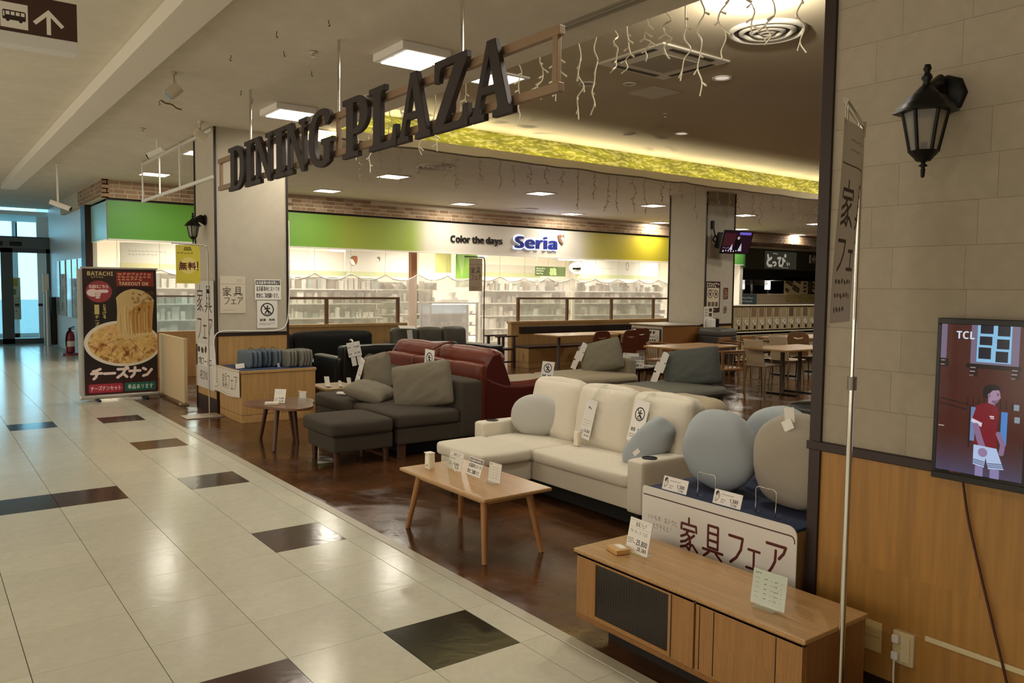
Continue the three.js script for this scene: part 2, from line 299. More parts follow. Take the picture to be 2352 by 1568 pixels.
// outer walls
const doorMetal0 = M(0x55504a, 0.4, { metalness: 0.6 });
struct('wall_left', span(-6.1, -5.2, 0, 3.6, -21.35, 6), M(0xb9a88a, 0.7));
// lit shop fronts on the other side of the corridor
[[4.4, 1], [0.6, 2], [-3.2, 3], [-7.0, 4], [-10.8, 5]].forEach(([z, k]) => {
  const w = struct(`window_${k + 1}`, [span(-5.2, -5.14, 0.25, 2.75, z - 1.6, z - 1.5), span(-5.2, -5.14, 0.25, 2.75, z + 1.5, z + 1.6), span(-5.2, -5.14, 2.7, 2.8, z - 1.6, z + 1.6), span(-5.2, -5.14, 0.2, 0.3, z - 1.6, z + 1.6)], doorMetal0);
  part(w, 'lit_window', plane(3.0, 2.4).rotateY(PI / 2).translate(-5.17, 1.5, z), new THREE.MeshStandardMaterial({ color: 0xf0e6d6, emissive: new THREE.Color().setRGB(1, 0.91, 0.76), emissiveIntensity: 0.2 }));
  const l = new THREE.RectAreaLight(new THREE.Color().setRGB(1, 0.91, 0.76), 0.75, 3.0, 2.4); l.position.set(-5.13, 1.5, z); l.rotation.y = -PI / 2; l.name = 'window_lamp'; scene.add(l);
});
struct('wall_behind', span(-6, 30, 0, 3.9, 6, 6.1), M(0x8d7a5e, 0.8));
struct('wall_far_right', span(30, 30.1, 0, 3.6, -22, 6), M(0x6d5a44, 0.8));
struct('wall_shop_back', span(1.0, 30, 0, 3.6, -22.1, -22), whitePaint);

// ---------------------------------------------------------------- pillars: pale panels above, wood below, dark cap and corners
function pillar(name, x0, x1, z0, z1, cap) {
  const s = struct(name, span(x0 + 0.004, x1 - 0.004, cap + 0.02, 3.47, z0 + 0.004, z1 - 0.004), offWhite);
  part(s, 'wainscot', span(x0, x1, 0.17, cap - 0.02, z0, z1, 0.004), beige);
  part(s, 'skirting', span(x0 - 0.006, x1 + 0.006, 0, 0.17, z0 - 0.006, z1 + 0.006), darkTrim);
  part(s, 'cap_rail', span(x0 - 0.012, x1 + 0.012, cap - 0.022, cap + 0.022, z0 - 0.012, z1 + 0.012, 0.004), darkTrim);
  for (const [x, z] of [[x0, z0], [x1, z0], [x0, z1], [x1, z1]]) part(s, 'corner_bead', span(x - 0.012, x + 0.012, 0, 3.47, z - 0.012, z + 0.012), darkTrim);
  return s;
}
pillar('wall_pillar_near_corridor', 1.27, 2.16, -8.06, -7.2, 0.975);
pillar('wall_pillar_far', 10.62, 11.47, -8.44, -7.5, 0.9);
// ---------------------------------------------------------------- the wall on the right: printed stone blocks above, wood panel below
const wallRight = struct('wall_right', span(1.285, 2.2, 0, 3.47, 0.9, 6), M(0x9c907c, 0.8));
{
  const mats = [0.96, 1.0, 1.02, 0.985].map((k) => M(new THREE.Color(0xaea28e).multiplyScalar(k), 0.75, { map: rep(mottle, 0.9), bumpMap: rep(mottle, 0.3), bumpScale: 0.0005 })), H = 0.1555;
  for (let r = 0; r < 16; r++) {
    let z = 0.925 - (r % 2) * 0.13 - rnd() * 0.06;
    const y0 = 0.975 + r * H, y1 = Math.min(3.468, y0 + H);
    while (z < 2.6) { const w = r % 3 === 1 ? rr(0.22, 0.3) : rr(0.3, 0.4), a = Math.max(0.925, z), b = Math.min(2.6, z + w); if (b - a > 0.03) part(wallRight, 'stone_block', box(0.015, y1 - y0 - 0.0008, b - a - 0.0008), mats[Math.floor(rnd() * 4)], { at: [1.2775, (y0 + y1) / 2, (a + b) / 2] }); z += w; }
  }
  part(wallRight, 'block_facing', span(1.27, 1.285, 0.975, 3.468, 2.6, 6), mats[1]);
  part(wallRight, 'wainscot', span(1.268, 1.285, 0.1, 0.94, 0.92, 6), wood(0xb98c4a, 1.3, 0, 0.4));
  part(wallRight, 'skirting', span(1.262, 1.285, 0, 0.1, 0.92, 6), darkTrim);
  part(wallRight, 'cap_rail', span(1.25, 1.29, 0.938, 0.975, 0.875, 6, 0.004), darkTrim);
  part(wallRight, 'corner_bead', [span(1.255, 1.3, 0, 3.47, 0.885, 0.935, 0.002)], darkTrim);
}

// ---------------------------------------------------------------- the shop at the back: brick bulkhead, printed fascia
const mortar = M(0xd3c8b2, 0.9);
const brickMats = [0xa98a6d, 0x9a7b60, 0xb39374, 0xa28367, 0xbca083].map((c) => M(c, 0.9, { map: rep(mottle, 0.25), bumpMap: rep(mottle, 0.1), bumpScale: 0.002 }));
const wallBack = struct('wall_back', [span(1.12, 30, 3.145, 3.47, -13.62, -13.5), span(1.12, 1.24, 3.145, 3.47, -18.6, -13.5)], mortar);
{
  let left = 296; const spare = [];
  const lay = (alongZ, from, to) => {
    for (let r = 0; r < 4; r++) {
      let p = from - (r % 2) * 0.11; const y0 = 3.153 + r * 0.0785, h = 0.062;
      while (p < to) {
        const w = rnd() < 0.15 ? 0.11 : rr(0.19, 0.235), a = Math.max(from, p), b = Math.min(to, p + w - 0.016); p += w;
        if (b - a < 0.04) continue;
        const g = alongZ ? rbox(0.012, h, b - a, 0.003) : rbox(b - a, h, 0.012, 0.003), pos = alongZ ? [1.117, y0 + h / 2, -13.495 - (a + b) / 2] : [(a + b) / 2, y0 + h / 2, -13.497 + rr(0, 0.003)];
        const seen = alongZ || a < 3.3 || (a > 4.5 && a < 16.4);
        if (seen && left > 0) { part(wallBack, 'brick', g, brickMats[Math.floor(rnd() * 5)], { at: pos }); left--; } else if (a > 16) spare.push(g.translate(...pos));
      }
    }
  };
  lay(true, 0, 2.6); lay(false, 1.118, 30);
  part(wallBack, 'bricks_out_of_sight', spare, brickMats[0], { kind: 'stuff' });
}
// fascia print: green on the left, pale in the middle, yellow on the right
{
  const fx0 = 1.22, fx1 = 19.72, W = 2048, H = 96, X = (x) => (x - fx0) / (fx1 - fx0) * W;
  const m = art(W, H, (c) => {
    const g = c.createLinearGradient(0, 0, W, 0), st = (x, col) => g.addColorStop(Math.min(1, X(x) / W), col);
    st(1.22, '#5c9c48'); st(2.6, '#68a63a'); st(4.6, '#7fb24a'); st(5.4, '#86b348'); st(6.0, '#a9b84a'); st(6.8, '#a4ba4c'); st(7.55, '#a6bd52'); st(7.95, '#dcd8c4'); st(8.3, '#e3dcd0'); st(12.7, '#e3dcd0'); st(13.4, '#c8c160'); st(14.6, '#c3b02a'); st(16.2, '#bcae2c'); st(18.4, '#8fae3a'); st(19.72, '#4f9448');
    c.fillStyle = g; c.fillRect(0, 0, W, H);
  }, 0.45);
  const f = struct('wall_shop_fascia', at(plane(fx1 - fx0, 0.70), (fx0 + fx1) / 2, 2.75, 0), m, [0, 0, -13.56]);
  part(f, 'fascia_core', span(fx0, fx1, 2.40, 3.10, -0.12, -0.004), offWhite, { at: [0, 0, -13.56], local: true }).position.set(0, 0, 0);
  part(f, 'sill', span(fx0, fx1, 2.375, 2.40, -0.12, 0.01), whitePaint).position.set(0, 0, 0);
  struct('wall_shop_fascia_side', span(1.225, 1.3, 2.40, 3.10, -15.3, -13.565), M(0xa2dad8, 0.3));  // pale cyan paints in the bluish daylight reflected by the green panel
  struct('trim_5', [span(1.22, 19.75, 3.10, 3.146, -13.7, -13.6), span(1.12, 1.24, 0, 3.145, -15.85, -15.35, 0.004)], darkTrim);
}
struct('wall_corridor_right', span(1.2, 1.32, 0, 3.47, -21.35, -15.85), M(0xdad9d6, 0.4));

// ---------------------------------------------------------------- entrance doors at the far end of the corridor
const clear = new THREE.MeshPhysicalMaterial({ color: 0xffffff, transmission: 1, roughness: 0.02, thickness: 0, ior: 1.45 });
const doorMetal = M(0x4a5358, 0.4, { metalness: 0.6 });
{
  const z = -21.2;
  struct('wall_entrance', [span(-6, 1.3, 2.44, 2.71, z - 0.2, z, 0.004), span(-6, -2.9, 0, 2.44, z - 0.2, z), span(-6, 1.3, 3.5, 3.6, z - 0.2, z)], M(0x5b666b, 0.5));
  for (const [k, x0, x1] of [[0, -0.78, 0.24], [1, 0.24, 1.24], [2, -2.9, -1.8], [3, -1.8, -0.78]]) {
    const d = struct(`door_${k + 1}`, [span(x0, x0 + 0.13, 0, 2.44, z - 0.06, z), span(x1 - 0.13, x1, 0, 2.44, z - 0.06, z), span(x0, x1, 2.33, 2.44, z - 0.06, z), span(x0, x1, 0, 0.14, z - 0.06, z)], doorMetal);
    part(d, 'pane', at(plane(x1 - x0 - 0.26, 2.19), (x0 + x1) / 2, 1.235, z - 0.03), clear);
    part(d, 'door_notice', [at(box(0.1, 0.07, 0.004), (x0 + x1) / 2 - 0.3, 1.0, z - 0.02), at(box(0.1, 0.07, 0.004), (x0 + x1) / 2 + 0.22, 1.0, z - 0.02)], darkTrim);
    if (k < 2) part(d, 'door_sensor', span((x0 + x1) / 2 - 0.13 + (k ? -0.3 : 0.3), (x0 + x1) / 2 + 0.13 + (k ? -0.3 : 0.3), 2.5, 2.6, z, z + 0.07, 0.02), blackMetal);
  }
  const w = struct('window_1', [span(-6, 1.3, 2.71, 2.74, z - 0.08, z), span(1.24, 1.3, 2.71, 3.5, z - 0.08, z), span(0.62, 0.66, 2.74, 3.2, z - 2.1, z - 2.0), span(-1.0, -0.95, 2.74, 3.5, z - 0.08, z)], doorMetal);
  part(w, 'pane', at(plane(7.2, 0.78), -2.36, 3.11, z - 0.04), clear);
  struct('ceiling_porch', span(-6, 1.3, 3.3, 3.4, -24.2, -21.4), M(0xd7e0e0, 0.6));
  struct('wall_porch', [span(1.32, 1.4, 0, 3.4, -24.2, -21.35), span(-6, 1.32, 2.5, 2.62, -24.2, -24.1), span(0.62, 0.75, 0, 3.3, -24.2, -24.1), span(-0.35, -0.27, 0, 2.5, -24.2, -24.1), span(-6, 1.32, 0, 0.12, -24.2, -24.1)], M(0xcfd8d8, 0.5));
  struct('floor_porch', span(-6, 1.4, -0.14, 0, -26, -21.35), M(0x9a9c98, 0.5));
  struct('ground', span(-60, 60, -0.3, -0.15, -90, -24.3), M(0x8f9592, 0.9));
  const dado = struct('trim_6', span(1.26, 1.325, 0, 0.95, -24.1, -21.4, 0.01), M(0xd9dcd8, 0.5));
  part(dado, 'porch_window_frame', [-22.2, -22.8, -23.4].map((q) => span(1.27, 1.325, 1.0, 2.2, q - 0.03, q + 0.03)), doorMetal);
}
// ---------------------------------------------------------------- ceiling lamps: each a frame, a glowing panel and its light
const glowMat = new THREE.MeshStandardMaterial({ color: 0xffffff, emissive: new THREE.Color().setRGB(1, 0.93, 0.82), emissiveIntensity: PANEL_GLOW });
const frameMat = M(0xcfc8ba, 0.55);
function areaLight(parent, w, d, x, y, z, power, colour) {
  const l = new THREE.RectAreaLight(new THREE.Color().setRGB(...colour), power, w, d);
  l.position.set(x, y, z); l.rotation.x = -PI / 2; l.name = 'panel_lamp'; parent.add(l); return l;
}
function recessed(x, z, label, y = 3.47, power = PANEL, s = 0.42) {
  const t = thing('ceiling_panel_light', label, 'ceiling light', [x, y, z], 0, 'recessed square ceiling lights');
  const k = s / 2;
  part(t, 'frame', [span(-k - 0.03, k + 0.03, -0.014, 0.004, -k - 0.03, -k, 0.003), span(-k - 0.03, k + 0.03, -0.014, 0.004, k, k + 0.03, 0.003), span(-k - 0.03, -k, -0.014, 0.004, -k, k, 0.003), span(k, k + 0.03, -0.014, 0.004, -k, k, 0.003)], frameMat);
  part(t, 'diffuser', span(-k, k, -0.008, 0.0, -k, k), glowMat);
  areaLight(t, s, s, 0, -0.016, 0, power * (x > 7 ? 1.9 : 1.3), WARM);
}
function surfaceMounted(x, z, label, y = 3.47, power = PANEL * 1.0) {
  const t = thing('ceiling_box_light', label, 'ceiling light', [x, y, z]);
  part(t, 'housing', [span(-0.22, 0.22, -0.065, 0, -0.25, 0.25, 0.008)], whitePaint);
  for (const k of [-1, 1]) part(t, 'diffuser', rbox(0.36, 0.012, 0.205, 0.004), glowMat, { at: [0.02, -0.068, k * 0.115], local: true });
  areaLight(t, 0.36, 0.44, 0.02, -0.08, 0, power, WARM);
}
surfaceMounted(1.6, -3.03, 'square box ceiling light with two bright panels behind the letters A and Z');
surfaceMounted(1.6, -5.7, 'square box ceiling light with two bright panels above the letters N and G', 3.47, PANEL * 0.7);
surfaceMounted(1.6, -0.3, 'square box ceiling light over the walkway edge near the camera');
recessed(1.73, -12.2, 'bright recessed ceiling panel in front of the brick corner and green fascia');
recessed(1.73, -9.35, 'bright recessed ceiling panel half hidden behind the left pillar', 3.47, PANEL * 0.8);
recessed(2.42, -6.75, 'bright recessed ceiling panel seen through the letter P');
recessed(5.0, -9.68, 'recessed ceiling panel left of the round air outlet and nearest it');
recessed(5.0, -12.42, 'leftmost recessed ceiling panel right above the brick band');
recessed(8.43, -9.9, 'recessed ceiling panel above the back lit blue shop name');
recessed(8.4, -12.68, 'recessed ceiling panel above the black words on the fascia');
recessed(11.8, -12.84, 'recessed ceiling panel between shop name and right pillar, the left one near the bricks');
recessed(11.8, -10.03, 'recessed ceiling panel nearer the camera, left of the top of the right pillar');
recessed(15.35, -13.14, 'recessed ceiling panel touching the left edge of the right pillar');
recessed(15.17, -10.1, 'recessed ceiling panel right beside the right pillar above the hanging screen');
recessed(18.9, -13.1, 'small far recessed ceiling panel just above the hanging screen');
recessed(18.76, -10.4, 'recessed ceiling panel cut off by the dark wall edge at the right');
recessed(22.3, -13.36, 'recessed ceiling panel over the sushi shop sign');
[[1.5, 'nearest the camera'], [-4, 'beside the dark floor tiles'], [-9.5, 'level with the left pillar'], [-15, 'nearest the entrance doors']].forEach(([z, l]) => recessed(-3.2, z, `added ceiling panel over the unseen left half of the corridor, ${l}`, 3.47, PANEL * 0.9));  // panels added out of view to brighten the corridor tiles
for (const [x, z, l, k] of [[3.35, -4.32, 'louvred square ceiling light glowing behind the last letter A', 0.8], [9.5, -2.0, 'louvred ceiling light over the dining tables behind the right wall, the near one', 2.2], [11.5, -3.2, 'louvred ceiling light over the dining tables behind the right wall, the middle one', 2.6], [13.6, -5.0, 'louvred ceiling light over the dining tables behind the right wall, the far one', 2.8]]) {
  const t = thing('louvre_light', l, 'ceiling light', [x, 3.8, z]);
  part(t, 'frame', [span(-0.25, 0.25, -0.02, 0, -0.27, -0.23), span(-0.25, 0.25, -0.02, 0, 0.23, 0.27), span(-0.25, -0.21, -0.02, 0, -0.23, 0.23), span(0.21, 0.25, -0.02, 0, -0.23, 0.23)], whitePaint);
  part(t, 'diffuser', span(-0.21, 0.21, -0.006, 0, -0.23, 0.23), glowMat);
  for (let i = 0; i < 5; i++) part(t, 'louvre', span(-0.21, 0.21, -0.02, -0.004, -0.16 + i * 0.08 - 0.004, -0.16 + i * 0.08 + 0.004), whitePaint);
  areaLight(t, 0.4, 0.4, 0, -0.024, 0, PANEL * k * 1.4, WARM);
}
function downlight(x, z, label, lit, y = 3.8, r = 0.09) {
  const t = thing('downlight', label, 'downlight', [x, y, z]);
  part(t, 'ring', lathe([[r, 0], [r + 0.012, -0.004], [r + 0.01, -0.014], [r - 0.012, -0.01], [r - 0.02, 0]], 28), lit ? M(0xf5f0e6, 0.4) : frameMat);
  part(t, 'lens', at(cyl(r - 0.015, r - 0.015, 0.004, 24), 0, -0.003, 0), lit > 1 ? glowMat : lit ? new THREE.MeshStandardMaterial({ color: 0xffffff, emissive: new THREE.Color().setRGB(1, 0.9, 0.75), emissiveIntensity: 0.28 }) : M(0x9a8f7c, 0.5));
  if (lit > 1) { part(t, 'globe', at(new THREE.SphereGeometry(0.06, 20, 10, 0, PI * 2, PI / 2, PI / 2), 0, -0.01, 0), glowMat); const l = new THREE.PointLight(new THREE.Color().setRGB(...WARM), 3.2); l.position.set(0, -0.13, 0); l.name = 'globe_lamp'; t.add(l); }
}
downlight(5.17, -2.8, 'lit round downlight in the raised ceiling beside the hanging twigs', 1);
downlight(7.15, -5.1, 'lit round downlight near the yellow leaf wall', 1);
downlight(3.5, -1.15, 'very bright globe lamp at the top edge of the picture', 2);
downlight(4.25, -3.87, 'unlit round downlight left of the square air conditioner', 0);
downlight(4.6, -3.58, 'unlit round sensor disc below the air conditioner', 0, 3.8, 0.06);
function airDiffuser(x, z, y, r, label) {
  const t = thing('air_diffuser', label, 'air outlet', [x, y, z]);
  for (const [k, n] of [[1, 'rim'], [0.72, 'cone'], [0.46, 'cone'], [0.24, 'cone']]) part(t, n, lathe([[r * k, 0], [r * k, -0.012], [r * k - r * 0.1, -0.03], [r * k - r * 0.14, -0.012], [r * k - r * 0.16, 0]], 40), M(0xd9d2c4, 0.5));
  part(t, 'throat', at(cyl(r * 0.84, r * 0.84, 0.003, 32), 0, -0.0016, 0), M(0x3a332b, 0.8));
}
airDiffuser(4.25, -1.58, 3.8, 0.33, 'large round air outlet with white rings in the raised ceiling');
airDiffuser(4.96, -8.2, 3.47, 0.31, 'round ringed air outlet in the low ceiling left of the leaf wall');
airDiffuser(10.2, -12.65, 3.47, 0.3, 'flat round air outlet above the brick band near the shop name');
{ // ceiling cassette
  const t = thing('air_conditioner', 'square white ceiling air conditioner with four slots', 'air conditioner', [4.25, 3.8, -2.77]), s = 0.47;
  part(t, 'panel', rbox(s * 2, 0.02, s * 1.84, 0.008), M(0xd9d2c2, 0.5), { at: [0, -0.01, 0], local: true });
  for (const k of [-1, 1]) { part(t, 'slot', span(-0.3, 0.3, -0.024, -0.01, k * 0.36 - 0.03, k * 0.36 + 0.03, 0.004), M(0x4a4136, 0.7)); part(t, 'slot', span(k * 0.4 - 0.03, k * 0.4 + 0.03, -0.024, -0.01, -0.28, 0.28, 0.004), M(0x4a4136, 0.7)); }
  part(t, 'grille', rbox(0.5, 0.012, 0.46, 0.006), M(0x9c9280, 0.6), { at: [0, -0.022, 0], local: true });
}
{ const t = thing('access_hatch', 'flat square access hatch with a thin seam in the raised ceiling', 'hatch', [5.1, 3.8, -3.7]); part(t, 'hatch_frame', [span(-0.23, 0.23, -0.004, 0, -0.23, -0.215), span(-0.23, 0.23, -0.004, 0, 0.215, 0.23), span(-0.23, -0.215, -0.004, 0, -0.215, 0.215), span(0.215, 0.23, -0.004, 0, -0.215, 0.215)], M(0x9a9080, 0.4, { metalness: 0.5 })); part(t, 'hatch_lid', span(-0.215, 0.215, -0.002, 0, -0.215, 0.215), ceilMat); }

// small hooks, sprinklers and dark discs in the ceiling
const ceilAt = [[0.75, -2.72], [0.78, -3.66], [0.55, -3.2], [0.48, -4.05], [0.94, -5.2], [1.15, -5.5], [0.42, -6.2], [0.35, -5.25], [1.2, -4.1]];
ceilAt.forEach(([x, z], i) => single('ceiling_hook', 'tiny dark screw hook in the pale ceiling left of the hanging letters', 'hook', tube([[0, 0, 0], [0, -0.02, 0], [0.008, -0.032, 0.004], [0.004, -0.045, 0.008], [-0.008, -0.04, 0.004]], 0.0028, 14, 5), blackMetal, [x, 3.47, z], [0, i, 0], 'ceiling hooks'));
function sprinkler(x, z, label, y = 3.47) { const t = thing('sprinkler', label, 'sprinkler', [x, y, z]); part(t, 'plate', lathe([[0.0, 0], [0.035, -0.002], [0.03, -0.01], [0, -0.012]], 18), frameMat); part(t, 'head', [at(cyl(0.008, 0.012, 0.03, 10), 0, -0.026, 0), at(cyl(0.016, 0.016, 0.003, 12), 0, -0.043, 0)], chrome); }
sprinkler(0.97, -3.52, 'small metal sprinkler in the ceiling above the letter G'); sprinkler(0.62, -7.9, 'small sprinkler in the ceiling left of the left pillar'); sprinkler(6.0, -4.35, 'small dark sprinkler in the raised ceiling right of the lit downlight', 3.8);
[[2.05, -4.6, 3.47, 'flat pale ceiling speaker above the letter P'], [6.6, -5.6, 3.8, 'dark round speaker in the raised ceiling by the leaf wall']].forEach(([x, z, y, l]) => { const t = thing('ceiling_speaker', l, 'speaker', [x, y, z]); part(t, 'rim', lathe([[0.09, 0], [0.1, -0.004], [0.095, -0.012], [0.08, -0.008], [0.08, 0]], 24), frameMat); part(t, 'mesh_cover', at(cyl(0.082, 0.082, 0.005, 24), 0, -0.003, 0), M(0x6c6252, 0.8)); });
single('ceiling_scrap', 'torn strip of tape hanging from the ceiling left of the letters', 'tape', tube([[0, 0, 0], [0.05, -0.02, -0.02], [0.12, -0.025, -0.03], [0.17, -0.05, -0.05], [0.22, -0.06, -0.05]], 0.008, 24, 4), M(0x6f6048, 0.8), [0.42, 3.47, -6.15]);
function spotlight(x, z, label, drop, aim, y = 3.47) {
  const t = thing('spotlight', label, 'spotlight', [x, y, z]), m = M(0xcabfa8, 0.5);
  part(t, 'base', at(cyl(0.032, 0.026, 0.025, 18), 0, -0.012, 0), m);
  part(t, 'stem', at(cyl(0.012, 0.012, drop, 10), 0, -drop / 2, 0), m);
  const h = part(t, 'head', [at(cyl(0.052, 0.052, 0.13, 22), 0, 0, 0)], m, { at: [0, -drop - 0.04, 0], local: true, rot: aim });
  const f = part(h, 'lens', at(cyl(0.044, 0.044, 0.004, 20), 0, -0.066, 0), M(0x5a3a24, 0.3));
  f.position.set(0, 0, 0);
}
spotlight(0.24, -4.91, 'beige ceiling spotlight pointing down to the left near the beam', 0.13, [0.2, 0, -0.8]);
spotlight(1.05, -7.0, 'beige ceiling spotlight hanging beside the left pillar over the green fascia', 0.12, [0.5, 0, 1.0]);
function camera_(x, z, label, drop, turn) {
  const t = thing('security_camera', label, 'camera', [x, 3.47, z], turn);
  part(t, 'plate', at(cyl(0.05, 0.05, 0.015, 18), 0, -0.008, 0), whitePaint); part(t, 'pole', at(cyl(0.014, 0.014, drop, 10), 0, -drop / 2, 0), whitePaint);
  const b = part(t, 'body', [rbox(0.3, 0.075, 0.085, 0.012)], whitePaint, { at: [0.03, -drop - 0.04, 0], local: true, rot: [0, 0, -0.35] }); const l = part(b, 'lens', at(cyl(0.03, 0.034, 0.03, 16), 0, 0, 0, 0, 0, PI / 2), blackMetal); l.position.set(0.16, 0, 0);
}
camera_(0.21, -11.9, 'white security camera on a long drop pole near the entrance', 0.62, -0.3);
{ const t = thing('security_camera', 'small white security camera under the ceiling by the brick band', 'camera', [0.95, 3.47, -8.6], 2.6); part(t, 'pole', at(cyl(0.012, 0.012, 0.14, 10), 0, -0.07, 0), whitePaint); const b = part(t, 'body', rbox(0.22, 0.07, 0.08, 0.012), whitePaint, { at: [0.02, -0.17, 0], local: true, rot: [0, 0, -0.45] }); part(b, 'lens', at(cyl(0.028, 0.03, 0.02, 14), 0, 0, 0, 0, 0, PI / 2), blackMetal).position.set(0.115, 0, 0); }
{ // hanging rail frame behind the left pillar
  const t = thing('hanging_rail', 'white rail frame hanging from the ceiling left of the left pillar', 'rail', [1.25, 3.47, -9.2]);
  part(t, 'rail', [span(-0.02, 0.02, -0.06, -0.02, -1.7, 2.0, 0.006)], frameMat); part(t, 'lower_rail', [span(-0.02, 0.02, -0.62, -0.58, -1.7, 2.0, 0.006)], whitePaint);
  for (const z of [-1.68, -0.6, 0.5]) part(t, 'drop_rod', bar([0, 0, z], [0, -0.6, z], 0.012), whitePaint);
}
// ---------------------------------------------------------------- bus sign of the corridor
{
  const t = thing('hanging_sign', 'brown hanging sign with bus symbol and upward arrow above the corridor', 'sign', [-1.437, 2.743, -1.95]);
  part(t, 'lower_cap', span(-0.463, 0.465, 0, 0.06, -0.05, 0.05, 0.004), M(0xd9d6d2, 0.5));
  part(t, 'board', span(-0.463, 0.463, 0.06, 0.247, -0.046, 0.046), M(0x3a2318, 0.5));
  part(t, 'face', at(plane(0.926, 0.187), 0, 0.1535, 0), art(926, 187, (c) => {
    c.fillStyle = '#40271a'; c.fillRect(0, 0, 926, 187); c.fillStyle = '#e9e4da'; c.fillRect(595, 50, 116, 120);
    c.fillStyle = '#2b1c15'; c.beginPath(); c.roundRect(604, 86, 98, 46, 7); c.fill(); c.fillStyle = '#e9e4da'; for (let i = 0; i < 4; i++) c.fillRect(618 + i * 21, 92, 16, 17); c.fillStyle = '#2b1c15'; for (const q of [626, 680]) { c.beginPath(); c.arc(q, 133, 8, 0, 7); c.fill(); } c.fillStyle = '#e9e4da'; c.fillRect(607, 93, 6, 25);
    c.strokeStyle = '#efe9de'; c.lineWidth = 19; c.lineCap = 'butt'; c.lineJoin = 'miter'; c.beginPath(); c.moveTo(800, 174); c.lineTo(800, 66); c.stroke(); c.beginPath(); c.moveTo(738, 128); c.lineTo(800, 66); c.lineTo(862, 128); c.stroke();
  }), { at: [0, 0, 0.047], local: true });
  for (const x of [-0.3, 0.3]) part(t, 'hanger', bar([x, 0.247, 0], [x, 0.727, 0], 0.012), chrome);
}
// ---------------------------------------------------------------- DINING PLAZA letters on their rails
{
  const font = await new FontLoader().loadAsync('fonts/droid/droid_serif_bold.typeface.json');
  const t = thing('letter_sign', 'dark wooden DINING PLAZA letters hung on two tan rails above the walkway', 'sign', [1.0, 2.58, -3.25]);
  const tan = M(0x8f7458, 0.5), lm = M(0x2b1f1a, 0.6, { bumpMap: rep(mottle, 0.3), bumpScale: 0.001 }), back = M(0x46362c, 0.7);
  for (const y of [2.895, 2.61]) part(t, 'rail', span(0.98, 1.02, y - 0.024, y + 0.024, -6.12, -0.43, 0.004), tan).position.set(-1.0, -2.58, 3.25);
  for (const z of [-6.06, -5.12, -3.1, -1.42, -0.47]) part(t, 'rail_post', span(0.985, 1.015, 2.63, 2.875, z - 0.02, z + 0.02, 0.004), tan).position.set(-1.0, -2.58, 3.25);
  for (const z of [-5.12, -3.1, -1.36]) part(t, 'hanging_rod', bar([1.0, 2.9, z], [1.0, 3.47, z], 0.011), chrome).position.set(-1.0, -2.58, 3.25);
  const L = [['D', -5.58, -5.10], ['I', -5.09, -4.84], ['N', -4.83, -4.33], ['I', -4.31, -4.04], ['N', -4.03, -3.55], ['G', -3.52, -3.06], ['P', -2.88, -2.46], ['L', -2.44, -2.04], ['A', -2.03, -1.60], ['Z', -1.57, -1.18], ['A', -1.165, -0.745]];
  for (const [ch, z0, z1] of L) {
    const g = new TextGeometry(ch, { font, size: 0.42, depth: 0.03, curveSegments: 6, bevelEnabled: true, bevelSize: 0.004, bevelThickness: 0.004, bevelSegments: 1 });
    g.computeBoundingBox(); const b = g.boundingBox, sx = (z1 - z0) / (b.max.x - b.min.x), sy = (ch === 'G' ? 0.45 : 0.43) / (b.max.y - b.min.y);
    g.translate(-b.min.x, -b.min.y, 0); g.scale(sx, sy, 1);
    part(t, 'letter', boxUV(g), lm, { at: [0.957, ch === 'G' ? 2.515 : 2.525, z0], rot: [0, -PI / 2, 0] });
  }
}
// ---------------------------------------------------------------- icicle light strands hanging round the raised field
{
  const near = M(0xd9cdb4, 0.6), dim = M(0x8a7a62, 0.7);
  const strand = (len, salt, r, m, name) => {
    const pts = [], tw = []; const n = 7;
    for (let i = 0; i <= n; i++) pts.push([0.035 * nz(i * 0.7, salt, 1) * 2 * (i > 0), -len * i / n, 0.035 * nz(i * 0.7, salt, 9) * 2 * (i > 0)]);
    const gs = [tube(pts, r, 26, 5)];
    for (let i = 1; i < n; i++) if (rnd() < 0.75) { const p = pts[i], s = rnd() < 0.5 ? -1 : 1, l = rr(0.025, 0.06); tw.push(bar(p, [p[0] + s * rr(0.01, 0.03), p[1] - l * 0.6, p[2] + s * l * 0.8], r * 1.0, r * 1.5, 5)); }
    const t = new THREE.Group(); t.name = numbered(name); part(t, 'cord', gs, m); for (const q of tw) part(t, 'twig', q, m); scene.add(t); return t;
  };
  const z0 = [-0.05, -0.28, -0.42, -0.62, -0.82, -0.95, -1.12, -1.3, -1.5, -1.62, -1.82, -2.02, -2.25, -2.5, -2.78, -3.0, -3.3, -3.6, -3.9, -4.15, -4.4, -4.75, -5.1, -5.5, -5.9];
  z0.forEach((z, i) => { const s = strand(rr(0.26, 0.62), i * 3.1, 0.0052, near, 'icicle_strand'); s.position.set(2.5, 3.47, z); s.rotation.y = rr(0, 6); tag(s, 'whitish twig strand hanging from the near edge of the raised ceiling', 'hanging decoration', 'strands on the near edge of the raised ceiling'); });
  for (let i = 0; i < 34; i++) { const s = strand(rr(0.25, 0.6), i * 5.3 + 1, 0.0048, dim, 'icicle_strand'); s.position.set(2.75 + i * 0.3 + rr(-0.08, 0.08), 3.36, -6.435); tag(s, 'thin dull twig strand hanging below the yellow leaf wall', 'hanging decoration', 'strands below the leaf wall'); s.rotation.y = rr(0, 6); }
  const pts = []; for (let i = 0; i <= 60; i++) pts.push([2.55 + i * 0.2, 3.372 + 0.012 * nz(i * 0.8, 2) - 0.015 * Math.abs(Math.sin(i * 0.5)), -6.44]);
  single('light_garland', 'dark wire garland running along the ledge below the leaf wall', 'garland', tube(pts, 0.012, 180, 5), M(0x5e5242, 0.8, { bumpMap: rep(mottle, 0.02), bumpScale: 0.004 }));
}
